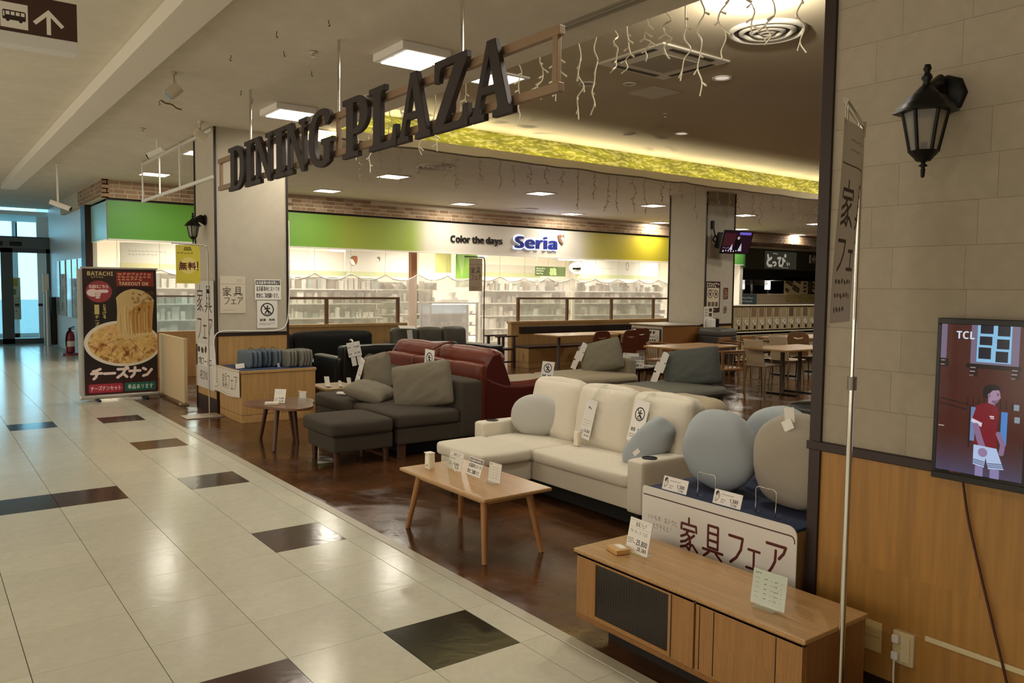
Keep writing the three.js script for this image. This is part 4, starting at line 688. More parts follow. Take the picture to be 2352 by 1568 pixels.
// --- white corner sofa with chaise
{
  const t = thing('sofa', 'large off white three seat sofa with chaise and cup holders in the arms', 'sofa', [2.35, 0, -1.7]);
  W(t, 'base', sb(2.03, 2.74, 0.14, 0.285, -2.6, -0.8, 0.012), white);
  W(t, 'arm', sb(1.985, 2.72, 0.14, 0.49, -0.895, -0.755, 0.022), white); W(t, 'arm', sb(1.985, 2.72, 0.14, 0.49, -2.66, -2.52, 0.022), white);
  for (const z of [-0.82, -2.59]) W(t, 'cup_holder', at(lathe([[0.046, 0.003], [0.05, 0.004], [0.05, -0.002], [0.043, 0.0005], [0, 0.0005]], 28), 2.12, 0.4915, z), M(0x0c0a09, 0.3));
  W(t, 'seat_cushion', sb(1.99, 2.55, 0.285, 0.385, -1.9, -0.9, 0.03, [0.012, 0.016, 0.004]), white);
  W(t, 'seat_cushion', sb(1.99, 2.55, 0.285, 0.385, -2.515, -1.905, 0.03, [0.004, 0.012, 0.004]), white);
  W(t, 'chaise_base', sb(1.58, 2.03, 0.14, 0.285, -2.52, -1.93, 0.012), white);
  W(t, 'chaise_cushion', sb(1.55, 2.0, 0.285, 0.385, -2.55, -1.9, 0.03, [0.01, 0.014, 0.008]), white);
  W(t, 'added_shade_block', span(2.12, 2.7, 0.02, 0.15, -2.54, -0.86), M(0x0d0b0a, 0.9)); W(t, 'back_frame', sb(2.58, 2.76, 0.14, 0.66, -2.6, -0.8, 0.03), white);  // dark block added under the seat so the gap reads as deep shade
  for (const [a, b, s] of [[-2.5, -1.92, 1], [-1.925, -1.34, 2], [-1.345, -0.79, 3]]) {
    const g = softBox(0.19, 0.47, b - a, 0.06, [0.05, 0.03, 0.0], 16, 0.006); g.rotateZ(-0.2); g.translate(2.53, 0.60, (a + b) / 2); const c = W(t, 'back_cushion', g, white);
    part(c, 'tuft_seam', [bar([2.435, 0.575, a + 0.06], [2.435, 0.575, b - 0.06], 0.0025, 0.0025, 5)], M(0xb5ab98, 0.9)); part(c, 'tuft_button', at(new THREE.SphereGeometry(0.008, 10, 8), 2.432, 0.575, (a + b) / 2), white);
  }
  for (const [x, z] of [[2.06, -0.85], [2.68, -0.85], [2.06, -2.5], [2.68, -2.5], [1.64, -2.45], [1.64, -2.0]]) W(t, 'leg', at(cyl(0.025, 0.02, 0.14, 12), x, 0.07, z), blackMetal);
}
const cush = (label, g, mat, pos, rot) => single('cushion', label, 'cushion', g, mat, pos, rot);
const beanGrey = M(0xb9b7b2, 0.8, { sheen: 0.2 }), beanBlue = M(0xa3aab0, 0.8, { sheen: 0.2 }), beanSand = M(0x9f9587, 0.8, { sheen: 0.2 });
{ const c = cush('round pale grey cushion leaning in the far corner of the white sofa', blob(0.47, 0.34, 0.17, 3, 0.03), beanGrey, [2.36, 0.55, -2.30], [0.1, -PI / 2 + 0.42, 0.25]); }
cush('pale blue bean shaped cushion leaning by the near arm of the white sofa', blob(0.46, 0.26, 0.2, 8, 0.06), beanBlue, [2.30, 0.525, -1.0], [0.25, -PI / 2 + 0.45, 1.1]);
single('care_label', 'small white cloth label sticking out beside the near cup holder', 'label', at(plane(0.05, 0.03), 0, 0, 0), paper, [2.1, 0.515, -0.92], [-0.5, -1.2, 0.3]);
// --- dark grey corner sofa with separate ottoman
{
  const t = thing('sofa', 'dark grey two seat sofa with light grey cushions', 'sofa', [2.25, 0, -4.6]);
  W(t, 'base', sb(1.83, 2.74, 0.13, 0.29, -5.5, -3.67, 0.02), greyDark);
  W(t, 'seat_cushion', sb(1.81, 2.5, 0.285, 0.42, -4.58, -3.65, 0.035, [0.012, 0.02, 0.01]), greyDark); W(t, 'seat_cushion', sb(1.80, 2.5, 0.285, 0.42, -5.52, -4.59, 0.035, [0.012, 0.02, 0.01]), greyDark);
  W(t, 'added_shade_block', span(1.95, 2.7, 0.02, 0.14, -5.4, -3.8), M(0x0d0b0a, 0.9)); W(t, 'backrest', sb(2.5, 2.76, 0.13, 0.685, -5.52, -3.65, 0.035, [0.0, 0.01, 0.01]), greyDark);  // another near-black block standing in for the shade below this sofa
  for (const [x, z] of [[1.9, -3.73], [2.68, -3.73], [1.9, -5.44], [2.68, -5.44]]) W(t, 'leg', span(x - 0.03, x + 0.03, 0, 0.13, z - 0.03, z + 0.03), walnut);
  const o = thing('ottoman', 'dark grey square ottoman in front of the dark grey sofa', 'ottoman', [1.49, 0, -3.95]);
  W(o, 'base', sb(1.2, 1.78, 0.125, 0.275, -4.25, -3.66, 0.02), greyDark); W(o, 'cushion', sb(1.165, 1.77, 0.27, 0.40, -4.28, -3.63, 0.035, [0.012, 0.022, 0.012]), greyDark);
  for (const [x, z] of [[1.25, -3.72], [1.73, -3.72], [1.25, -4.19], [1.73, -4.19]]) W(o, 'leg', at(cyl(0.032, 0.024, 0.13, 4).rotateY(PI / 4), x, 0.065, z), walnut);
}
cush('light grey square back cushion on the near seat of the dark grey sofa', pillow(0.62, 0.44, 0.17, 1), greyMid, [2.28, 0.625, -4.0], [-0.2, -0.9, 0.02]);
cush('light grey upright back cushion on the far seat of the dark grey sofa', pillow(0.62, 0.42, 0.17, 4), greyMid, [2.40, 0.625, -5.2], [-0.2, -PI / 2 - 0.05, 0]);
cush('light grey cushion lying flat on the dark grey sofa', pillow(0.44, 0.44, 0.16, 9), greyMid, [2.03, 0.51, -4.62], [-PI / 2 + 0.22, 0.1, 0.7]);
// --- walnut side table with a rounded triangular top
{
  const t = thing('side_table', 'walnut coloured three cornered side table by the wooden plinth', 'table', [1.25, 0, -4.95]), s = new THREE.Shape(), pts = [];
  for (let i = 0; i < 60; i++) { const a = i / 60 * 2 * PI, r = 0.385 + 0.062 * Math.cos(3 * (a - 0.55)); pts.push(new THREE.Vector2(Math.cos(a) * r * 0.82, Math.sin(a) * r * 0.98)); }
  s.setFromPoints(pts); const g = new THREE.ExtrudeGeometry(s, { depth: 0.016, bevelEnabled: true, bevelSize: 0.006, bevelThickness: 0.006, bevelSegments: 2 }); g.rotateX(-PI / 2); g.translate(0, 0.395, 0);
  part(t, 'tabletop', boxUV(g), walnutTop);
  part(t, 'brace', [span(-0.2, 0.2, 0.36, 0.39, -0.02, 0.02), span(-0.02, 0.02, 0.36, 0.39, -0.26, 0.26)], walnut);
  for (const [a, b] of [[[-0.11, -0.38], [-0.08, -0.26]], [[-0.22, 0.31], [-0.15, 0.21]], [[0.12, 0.04], [0.09, 0.02]], [[0.19, -0.22], [0.12, -0.18]]]) part(t, 'leg', bar([a[0], 0, a[1]], [b[0], 0.39, b[1]], 0.017, 0.025, 14), walnut);
}
// --- wooden plinth in front of the left pillar with folded quilts
{
  const t = thing('display_plinth', 'beige wooden display plinth at the foot of the left pillar', 'plinth', [1.73, 0, -6.77]);
  W(t, 'body', span(1.285, 2.175, 0.09, 0.565, -7.17, -6.36, 0.003), beige); W(t, 'kick_panel', span(1.285, 2.175, 0, 0.086, -7.17, -6.36, 0.002), beige); W(t, 'top', span(1.275, 2.185, 0.568, 0.6, -7.17, -6.35, 0.004), beige);
  single('cloth', 'dark blue cloth spread on top of the wooden plinth', 'cloth', span(1.30, 2.16, 0.6005, 0.605, -7.15, -6.37, 0.002), fabric(0x30405e));
  const fold = (n, w, h, d, salt) => { const gs = []; for (let i = 0; i < n; i++) gs.push(at(softBox(w * 1.04, h * (0.94 + 0.06 * nz(i, salt)), d, Math.min(w, d) * 0.45, [0.006, 0.012, 0.02], 9, 0.008), (i - (n - 1) / 2) * w, h / 2, 0)); return gs; };
  const quilt = (label, x, z, n, w, h, d, m, turn) => { const q = thing('folded_quilt', label, 'quilt', [x, 0.606, z], turn); fold(n, w, h, d, x * 9).forEach((g, i) => part(q, i % 2 ? 'inner_fold' : 'fold', g, m)); part(q, 'carry_band', tube([[-0.03, h * 0.99, 0.02], [0, h + 0.03, 0.02], [0.04, h + 0.01, 0.03]], 0.003, 10, 5), blackMetal); return q; };
  const qb = fabric(0x5c6874), qb2 = fabric(0x515f6d), qg = fabric(0x78766d);
  quilt('folded blue quilt at the left end of the plinth', 1.50, -6.72, 3, 0.055, 0.20, 0.34, qb, 0.1);
  quilt('folded blue quilt, second from the left on the plinth', 1.66, -6.76, 2, 0.05, 0.205, 0.34, qb2, 0.08);
  quilt('folded blue quilt, third from the left on the plinth', 1.785, -6.75, 2, 0.048, 0.2, 0.34, qb, 0.06);
  quilt('folded grey quilt next to the blue quilts', 1.915, -6.6, 3, 0.042, 0.2, 0.3, qg, 0.1);
  quilt('folded grey quilt at the right end of the plinth', 2.08, -6.6, 4, 0.04, 0.205, 0.32, qg, 0.16);
  single('price_card', 'small white price card at the left end of the plinth', 'card', at(box(0.1, 0.055, 0.002), 0, 0.03, 0), paper, [1.36, 0.606, -6.62], [-0.3, -0.4, 0]);
  single('wash_label', 'small lilac label hanging from the blue quilts', 'label', box(0.035, 0.05, 0.002), M(0x9a94b8, 0.8), [1.79, 0.632, -6.545], [-0.3, 0.2, 0.15]);
}
// --- small white ash tv stand behind the plinth
{
  const t = thing('low_cabinet', 'small pale wooden cabinet with cards on top right of the plinth', 'cabinet', [2.43, 0, -6.4]);
  W(t, 'top', span(2.21, 2.68, 0.335, 0.36, -6.7, -6.1, 0.004), wood(0xa8916f, 0.4, PI / 2)); W(t, 'drawer_front', span(2.24, 2.65, 0.2, 0.333, -6.14, -6.12, 0.003), wood(0x8d7a60, 0.4)); W(t, 'body', span(2.24, 2.65, 0.12, 0.333, -6.68, -6.141), wood(0x7d6a50, 0.4));
  for (const [x, z] of [[2.26, -6.14], [2.63, -6.14], [2.26, -6.66], [2.63, -6.66]]) W(t, 'leg', span(x - 0.02, x + 0.02, 0, 0.12, z - 0.015, z + 0.015), walnut);
}
// --- red leather sofa seen from behind
{
  const t = thing('sofa', 'reddish brown leather sofa seen from behind with folded headrests', 'sofa', [3.5, 0, -5.0]), z0 = -5.95, z1 = -3.9;
  for (let i = 0; i < 3; i++) { const a = z0 + (z1 - z0) * i / 3, b = z0 + (z1 - z0) * (i + 1) / 3; W(t, 'back_panel', sb(2.9, 3.12, 0.12, 0.80 , a + 0.004, b - 0.004, 0.035, [0.015, 0.01, 0.0], 12, 0.004), redLeather); }
  for (let i = 0; i < 2; i++) { const a = z0 + 0.02 + (z1 - z0 - 0.04) * i / 2, b = z0 + 0.02 + (z1 - z0 - 0.04) * (i + 1) / 2; const g = softBox(0.24, 0.2, b - a - 0.006, 0.07, [0.015, 0.02, 0.0], 14, 0.01); g.rotateZ(-0.25); g.translate(3.13, 0.835, (a + b) / 2); W(t, 'headrest', g, redLeather); }
  W(t, 'seat', sb(3.12, 3.9, 0.12, 0.44, z0 + 0.2, z1 - 0.2, 0.06, [0, 0.02, 0]), redLeather);
  for (const z of [z0 + 0.1, z1 - 0.1]) { const pts = [[2.98, 0.64], [3.06, 0.60], [3.2, 0.555], [3.4, 0.54], [3.62, 0.545], [3.82, 0.56], [3.92, 0.53], [3.93, 0.4], [3.9, 0.12], [2.98, 0.12]]; W(t, 'arm', at(extrude(pts, 0.2, 0.02), 0, 0, z - 0.1), redDark); W(t, 'arm_pad', tube([[3.0, 0.63, z], [3.2, 0.565, z], [3.4, 0.55, z], [3.62, 0.555, z], [3.84, 0.565, z], [3.92, 0.52, z]], 0.05, 30, 10).scale(1, 1, 1), redLeather); W(t, 'side_wing', at(extrude([[2.96, 0.12], [3.3, 0.12], [3.28, 0.58], [3.2, 0.78], [3.14, 0.9], [3.05, 0.88], [2.97, 0.76]], 0.04, 0.01), 0, 0, z > -5 ? z1 - 0.05 : z0 + 0.01), redDark); }
  for (const [x, z] of [[3.0, z0 + 0.1], [3.0, z1 - 0.1], [3.82, z0 + 0.1], [3.82, z1 - 0.1]]) W(t, 'leg', at(cyl(0.03, 0.024, 0.12, 12), x, 0.06, z), blackMetal);
}
// --- black sofas at the back left
{
  const t = thing('sofa', 'black fabric sofa with two rounded back cushions against the partition', 'sofa', [3.3, 0, -9.2]);
  W(t, 'base', sb(2.2, 4.45, 0.0, 0.42, -9.7, -8.7, 0.05, [0, 0.01, 0]), blackFab); W(t, 'back_cushion', sb(2.25, 3.12, 0.4, 0.83, -9.66, -9.4, 0.09, [0, 0.02, 0.03], 12, 0.006), blackFab); W(t, 'back_cushion', sb(3.13, 4.5, 0.4, 0.835, -9.66, -9.4, 0.09, [0, 0.02, 0.03], 12, 0.006), blackFab); W(t, 'arm', sb(4.36, 4.6, 0.0, 0.58, -9.7, -8.7, 0.06), blackFab);
  single('folded_sheet', 'pale blue folded sheet lying on the seat of the black sofa', 'sheet', sb(2.9, 3.7, 0.43, 0.455, -8.95, -8.6, 0.012, [0, 0.01, 0], 8, 0.01), M(0x9fb6ba, 0.8), [0, 0, 0]);
}
{
  const t = thing('sofa', 'black leather sofa with its back to the walkway behind the red one', 'sofa', [4.0, 0, -7.9]);
  W(t, 'back', sb(3.02, 3.95, 0.0, 0.755, -7.62, -7.4, 0.05, [0, 0.01, 0.02], 12, 0.004), blackLeather); W(t, 'back', sb(3.96, 4.9, 0.0, 0.76, -7.62, -7.4, 0.05, [0, 0.01, 0.02], 12, 0.004), blackLeather); W(t, 'seat', sb(3.1, 4.85, 0.0, 0.44, -8.3, -7.62, 0.05), blackLeather); W(t, 'arm', sb(2.95, 3.12, 0.0, 0.6, -8.3, -7.45, 0.05), blackLeather); W(t, 'arm', sb(4.82, 5.0, 0.0, 0.6, -8.3, -7.45, 0.05), blackLeather);
}
{
  const t = thing('sofa', 'black sofa with three dark olive back cushions in front of the shop entrance', 'sofa', [5.6, 0, -9.1]);
  W(t, 'base', sb(4.75, 6.3, 0.0, 0.45, -9.6, -8.7, 0.04), blackLeather); W(t, 'back_frame', sb(4.75, 6.3, 0.4, 0.62, -9.62, -9.45, 0.03), blackLeather);
  for (let i = 0; i < 3; i++) { const g = softBox(0.49, 0.43, 0.18, 0.06, [0.0, 0.015, 0.03], 12, 0.006); g.rotateX(-0.14); g.translate(5.03 + i * 0.495, 0.66, -9.32); W(t, 'back_cushion', g, oliveLeather); }
  W(t, 'arm', sb(6.3, 6.58, 0.0, 0.58, -9.6, -8.55, 0.035), blackLeather); W(t, 'arm', sb(4.64, 4.76, 0.0, 0.58, -9.6, -8.55, 0.035), blackLeather); W(t, 'lumbar_pad', sb(5.0, 6.18, 0.45, 0.55, -9.3, -8.75, 0.04, [0, 0.015, 0.01]), oliveLeather);
}
// --- beige sofa bed and slate sofa bed in the middle
function sofaBed(label, x0, z0, z1, xb, m, seatM, bodyM) {
  const t = thing('sofa_bed', label, 'sofa bed', [(x0 + xb) / 2, 0, (z0 + z1) / 2]), zc = (z0 + z1) / 2, xm = x0 + (xb - x0) * 0.42;
  W(t, 'frame', sb(x0 + 0.08, xb, 0.1, 0.3, z0 + 0.06, z1 - 0.06, 0.03), bodyM);
  W(t, 'foot_cushion', sb(x0, xm, 0.29, 0.41, z0, z1, 0.05, [0.02, 0.02, 0.02], 12, 0.006), seatM); W(t, 'seat_cushion', sb(xm + 0.005, xb + 0.05, 0.29, 0.42, z0, z1, 0.05, [0.02, 0.025, 0.02], 12, 0.006), seatM);
  W(t, 'piping', [tube([[x0 + 0.02, 0.345, z1 + 0.015], [xm - 0.02, 0.345, z1 + 0.02], [xb, 0.345, z1 + 0.015]], 0.006, 20, 5)], bodyM);
  W(t, 'backrest', sb(xb - 0.05, xb + 0.12, 0.2, 0.62, z0 + 0.1, z1 - 0.1, 0.06, [0.02, 0, 0]), bodyM);
  for (const [x, z] of [[x0 + 0.2, z1 - 0.12], [xb - 0.1, z1 - 0.12], [x0 + 0.2, z0 + 0.12], [xb - 0.1, z0 + 0.12]]) W(t, 'leg', bar([x, 0, z], [x + 0.02, 0.12, z], 0.015, 0.02, 10), walnut);
  W(t, 'pull_loop', tube([[x0 + 0.14, 0.22, z1 - 0.04], [x0 + 0.17, 0.29, z1 - 0.01], [x0 + 0.2, 0.22, z1 - 0.04]], 0.008, 14, 5), bodyM);
}
sofaBed('beige padded sofa bed unfolded flat behind the red sofa', 4.35, -5.95, -5.0, 6.25, bone, bone, fabric(0x968a75));
cush('beige square cushion leaning on the beige sofa bed', pillow(0.62, 0.44, 0.2, 12), fabric(0x8b8573), [6.0, 0.64, -5.45], [-0.25, -PI / 2 + 0.5, 0.05]);
sofaBed('slate grey padded sofa bed behind the white sofa', 4.45, -4.35, -3.4, 6.15, slate, slateSeat, fabric(0x55514a));
cush('slate blue cushion leaning on the slate grey sofa bed', pillow(0.72, 0.46, 0.2, 15), slate, [6.0, 0.63, -3.82], [-0.25, -PI / 2 + 0.45, -0.06]);
// --- beige sofa right behind the white one
{
  const t = thing('sofa', 'beige sofa with plump rounded headrests just behind the white sofa', 'sofa', [3.4, 0, -1.6]);
  W(t, 'body', sb(3.05, 3.8, 0.0, 0.52, -2.45, -1.08, 0.05), fabric(0x8a7f68));
  for (const [a, b] of [[-2.42, -1.68], [-1.66, -1.1]]) { const g = softBox(0.26, 0.34, b - a, 0.11, [0.02, 0.02, 0.0], 14, 0.008); g.rotateZ(-0.12); g.translate(3.2, 0.575, (a + b) / 2); W(t, 'headrest', g, bone); }
}
// --- black armchair at the right edge
{
  const t = thing('armchair', 'black leather armchair half hidden by the wall at the right', 'armchair', [4.35, 0, -1.1]);
  W(t, 'back', sb(3.87, 4.12, 0.0, 0.62, -1.06, 0.0, 0.08, [0.02, 0.02, 0], 12, 0.006), blackLeather); W(t, 'headrest', sb(3.84, 4.16, 0.52, 0.71, -1.03, 0.0, 0.08, [0.01, 0.02, 0], 12, 0.006), blackLeather); W(t, 'seat', sb(4.12, 4.8, 0.0, 0.45, -1.06, 0.0, 0.06), blackLeather);
}
// --- dark side table with papers between the sofa beds
{
  const t = thing('side_table', 'small dark brown side table carrying papers between the sofa beds', 'table', [7.2, 0, -5.95]);
  part(t, 'tabletop', at(rbox(0.72, 0.022, 0.6, 0.008), 0, 0.39, 0), wood(0x3a261c, 0.5, PI / 2, 0.25)); part(t, 'apron', [span(-0.28, 0.28, 0.34, 0.38, 0.2, 0.22), span(-0.28, 0.28, 0.34, 0.38, -0.22, -0.2)], walnut);
  for (const [x, z] of [[-0.27, 0.2], [0.27, 0.2], [-0.27, -0.2], [0.27, -0.2]]) part(t, 'leg', bar([x * 1.15, 0, z * 1.15], [x, 0.38, z], 0.014, 0.02, 10), walnut);
}
// --- cushion plinth behind the TV board
{
  const t = thing('display_plinth', 'low display plinth with dark blue cover holding the big cushions', 'plinth', [1.62, 0, 0.44]);
  W(t, 'body', span(1.225, 2.0, 0, 0.585, 0.0, 0.865, 0.004), beige); W(t, 'cover', span(1.222, 2.003, 0.586, 0.6, -0.003, 0.868, 0.003), fabric(0x27304f));
}
cush('big pale blue bean shaped cushion on the plinth behind the poster', blob(0.415, 0.38, 0.24, 21, 0.07), beanBlue, [1.52, 0.79, 0.225], [0.12, -PI / 2 + 0.1, 0.1]);
cush('big round sand grey cushion with a white tag beside the dark wall post', blob(0.43, 0.43, 0.24, 27, 0.05), beanSand, [1.50, 0.815, 0.665], [0.1, -PI / 2, 0.1]);
cush('pale blue cushion half hidden behind the two big cushions', blob(0.42, 0.4, 0.2, 33, 0.05), beanBlue, [1.83, 0.80, 0.36], [0, -PI / 2, 0]);
// ---------------------------------------------------------------- food court: partitions, bench, tables, chairs
function partition(label, x0, x1, z, posts, bottom, cap) {
  const t = thing('glass_partition', label, 'partition', [(x0 + x1) / 2, 0, z]), fm = M(0x7d5a40, 0.5);
  W(t, 'lower_panel', span(x0 - (cap ? 0.18 : 0), x1 + (cap ? 0 : 0.12), 0, bottom, z - 0.06, z + 0.06, 0.004), beige); W(t, 'cap_board', span(x0 - (cap ? 0.2 : 0), x1 + (cap ? 0 : 0.13), bottom, bottom + 0.05, z - 0.075, z + 0.075, 0.004), beige);
  W(t, 'top_rail', span(x0, x1, 1.35, 1.39, z - 0.025, z + 0.025, 0.003), fm); for (const x of posts) W(t, 'post', span(x - 0.028, x + 0.028, bottom + 0.05, 1.35, z - 0.025, z + 0.025, 0.003), fm);
  for (let i = 0; i + 1 < posts.length; i++) W(t, 'pane', span(posts[i] + 0.03, posts[i + 1] - 0.03, bottom + 0.052, 1.349, z - 0.004, z + 0.004), new THREE.MeshPhysicalMaterial({ color: 0xf4f6f2, transmission: 0.96, roughness: 0.02, thickness: 0, ior: 1.5 }));
  if (cap) W(t, 'back_pad', span(x0 + 0.02, x1, bottom - 0.2, bottom - 0.06, z + 0.06, z + 0.1, 0.01), M(0x22120c, 0.5));
  return t;
}
partition('glass topped partition with wooden panel behind the black sofas', 2.5, 5.36, -10.1, [2.53, 3.96, 5.33], 0.88, false);
partition('glass topped partition with dark back pad above the bench', 8.1, 12.6, -10.2, [8.13, 9.43, 10.72, 12.05], 0.86, true);
{ const t = thing('glass_partition', 'glass topped wooden partition behind the cheese banner', 'partition', [2.2, 0, -11.6]); const fm = M(0x6d625a, 0.5); W(t, 'lower_panel', span(1.35, 3.3, 0, 0.78, -11.66, -11.54, 0.004), wood(0xb9946a, 0.8, 0, 0.25)); W(t, 'top_rail', span(1.35, 3.3, 1.36, 1.39, -11.62, -11.58), fm); for (const x of [1.38, 2.33, 3.27]) W(t, 'post', span(x - 0.03, x + 0.03, 0.78, 1.36, -11.63, -11.57), fm); for (const [a, b] of [[1.41, 2.3], [2.36, 3.24]]) W(t, 'pane', span(a, b, 0.79, 1.355, -11.604, -11.596), new THREE.MeshPhysicalMaterial({ color: 0xe2eef0, transmission: 0.9, roughness: 0.03, thickness: 0, ior: 1.5 })); }
{ const t = thing('bench', 'long wooden bench with dark seat below the partition', 'bench', [10, 0, -9.85]); W(t, 'box', span(8.0, 12.5, 0.1, 0.39, -10.1, -9.67, 0.004), beige); W(t, 'kick_panel', span(8.0, 12.5, 0, 0.097, -10.1, -9.66, 0.003), beige); W(t, 'seat', span(7.98, 12.5, 0.392, 0.43, -10.1, -9.64, 0.008), M(0x3a2218, 0.45)); }
function table(label, x, z, w, d, turn, top, legX = 0.3) {
  const t = thing('dining_table', label, 'table', [x, 0, z], turn);
  part(t, 'tabletop', at(rbox(w, 0.03, d, 0.008), 0, 0.705, 0), top ?? wood(0xb98f5f, 0.6, PI / 2, 0.35));
  for (const s of [-1, 1]) { part(t, 'leg', at(cyl(0.032, 0.032, 0.69, 14), s * legX * w, 0.345, 0), M(0x5b4c40, 0.5)); part(t, 'foot', at(rbox(0.06, 0.02, d * 0.7, 0.006), s * legX * w, 0.012, 0), blackMetal); }
  return t;
}
table('long pale wooden dining table before the bench, the left one', 8.45, -8.75, 1.5, 0.75, 0);
table('pale wooden dining table before the bench, beside the tray return cabinet', 10.1, -8.9, 1.3, 0.75, 0);
table('pale wooden table with spindle armchairs behind the slate cushion', 8.0, -5.55, 1.4, 0.75, 0.06, wood(0xc49a64, 0.6, PI / 2, 0.3));
table('pale dining table with a dark thick leg at the right edge', 9.15, -4.55, 1.4, 0.75, 0, wood(0xb59366, 0.6, PI / 2, 0.35), 0.16);
table('long dining table further back at the right edge', 11.9, -6.2, 1.8, 0.75, 0);
function plyChair(label, x, z, turn, m, group) {                          // chair with a curved plywood back and a grip hole
  const t = thing('dining_chair', label, 'chair', [x, 0, z], turn, group), sh = new THREE.Shape();
  sh.moveTo(-0.17, 0); sh.lineTo(-0.2, 0.3); sh.quadraticCurveTo(-0.19, 0.43, -0.1, 0.44); sh.lineTo(0.1, 0.44); sh.quadraticCurveTo(0.19, 0.43, 0.2, 0.3); sh.lineTo(0.17, 0); sh.closePath();
  const hole = new THREE.Path(); hole.moveTo(-0.09, 0.33); hole.quadraticCurveTo(0, 0.28, 0.09, 0.33); hole.lineTo(0.09, 0.35); hole.quadraticCurveTo(0, 0.31, -0.09, 0.35); hole.closePath(); sh.holes.push(hole);
  const g = new THREE.ExtrudeGeometry(sh, { depth: 0.012, bevelEnabled: true, bevelSize: 0.003, bevelThickness: 0.003, bevelSegments: 1, curveSegments: 8 }); g.rotateX(-0.14); g.translate(0, 0.42, -0.2);
  part(t, 'backrest', boxUV(g), m); part(t, 'seat', at(softBox(0.42, 0.03, 0.42, 0.014, [0, 0.004, 0], 6), 0, 0.425, 0), M(0x8d7a66, 0.5));
  for (const [a, b] of [[-0.17, 0.17], [0.17, 0.17], [-0.17, -0.17], [0.17, -0.17]]) part(t, 'leg', bar([a * 1.15, 0, b * 1.15], [a, 0.415, b], 0.011, 0.012, 8), blackMetal);
  return t;
}
const redPly = wood(0x6a3420, 0.4, 0, 0.4);
plyChair('red brown plywood chair at the long table, the left one', 7.75, -7.55, PI, redPly); plyChair('red brown plywood chair at the long table, the right one', 8.5, -7.6, PI, redPly); plyChair('red brown plywood chair beside the tray return cabinet', 9.25, -8.05, PI - 0.1, redPly);
plyChair('dark plywood chair before the capsule toy machines, left one', 11.2, -5.7, PI / 2 + 0.2, wood(0x8a6a48, 0.4)); plyChair('dark plywood chair before the capsule toy machines, right one', 12.0, -5.6, PI, wood(0x7a5a3c, 0.4));
function whiteChair(label, x, z, turn) {
  const t = thing('dining_chair', label, 'chair', [x, 0, z], turn), m = M(0xb9a588, 0.45);
  const g = softBox(0.38, 0.42, 0.016, 0.008, [0, 0, 0], 8), p = g.attributes.position; for (let i = 0; i < p.count; i++) { const y = p.getY(i) / 0.42; p.setX(i, p.getX(i) * (0.86 + 0.3 * Math.abs(y) ** 2)); p.setZ(i, p.getZ(i) - 0.05 * (0.5 - (p.getX(i) / 0.38) ** 2) - 0.1 * (y + 0.5)); }
  part(t, 'backrest', weld(g.translate(0, 0.63, -0.16)), m); part(t, 'seat', at(softBox(0.42, 0.022, 0.44, 0.01, [0, 0.006, 0], 8), 0, 0.435, 0.02), m);
  for (const [a, b] of [[-0.17, 0.19], [0.17, 0.19], [-0.17, -0.17], [0.17, -0.17]]) part(t, 'leg', bar([a * 1.12, 0, b * 1.3], [a, 0.425, b], 0.011, 0.011, 8), M(0xa08a70, 0.3, { metalness: 0.7 }));
}
whiteChair('cream shell chair nearest the dark wall edge', 8.82, -4.82, PI / 2); whiteChair('cream shell chair further back at the right edge', 10.05, -5.25, PI / 2); 
function woodArmchair(label, x, z, turn, spindles) {
  const t = thing('wooden_armchair', label, 'chair', [x, 0, z], turn), m = wood(spindles ? 0xa87a4c : 0x9a7048, 0.35, 0, 0.4);
  part(t, 'seat', at(softBox(0.46, 0.04, 0.42, 0.015, [0, 0.008, 0], 6), 0, 0.43, 0), spindles ? m : M(0x4a3a22, 0.8));
  for (const [a, b, h] of [[-0.22, 0.2, spindles ? 0.43 : 0.62], [0.22, 0.2, spindles ? 0.43 : 0.62], [-0.21, -0.2, 0.72], [0.21, -0.2, 0.72]]) part(t, 'leg', bar([a * 1.05, 0, b * 1.15], [a, h, b], 0.016, 0.014, 10), m);
  if (spindles) { part(t, 'arm_rail', tube([[-0.26, 0.66, 0.16], [-0.27, 0.68, -0.1], [-0.14, 0.7, -0.24], [0.14, 0.7, -0.24], [0.27, 0.68, -0.1], [0.26, 0.66, 0.16]], 0.017, 36, 8), m); for (const x of [-0.2, -0.1, 0, 0.1, 0.2]) part(t, 'spindle', bar([x * 0.8, 0.44, -0.19], [x, 0.69, -0.225], 0.007, 0.007, 6), m); }
  else { part(t, 'back_rail', at(softBox(0.42, 0.07, 0.02, 0.009, [0, 0, 0], 6), 0, 0.68, -0.205), m); for (const s of [-1, 1]) part(t, 'stretcher', bar([s * 0.21, 0.22, 0.2], [s * 0.21, 0.22, -0.2], 0.009, 0.009, 8), m); for (const s of [-1, 1]) part(t, 'arm', bar([s * 0.22, 0.62, 0.22], [s * 0.21, 0.64, -0.2], 0.016, 0.014, 8), m); }
}
woodArmchair('wooden armchair by the right pillar, the left of the pair', 10.35, -6.55, 0.15, false); woodArmchair('wooden armchair by the right pillar, the right of the pair', 11.05, -6.6, 0.1, false);
woodArmchair('spindle armchair on the far side of the table behind the slate cushion', 8.15, -6.25, 0.3, true); woodArmchair('spindle armchair on the near side of the table behind the slate cushion', 7.9, -4.85, PI - 0.15, true);
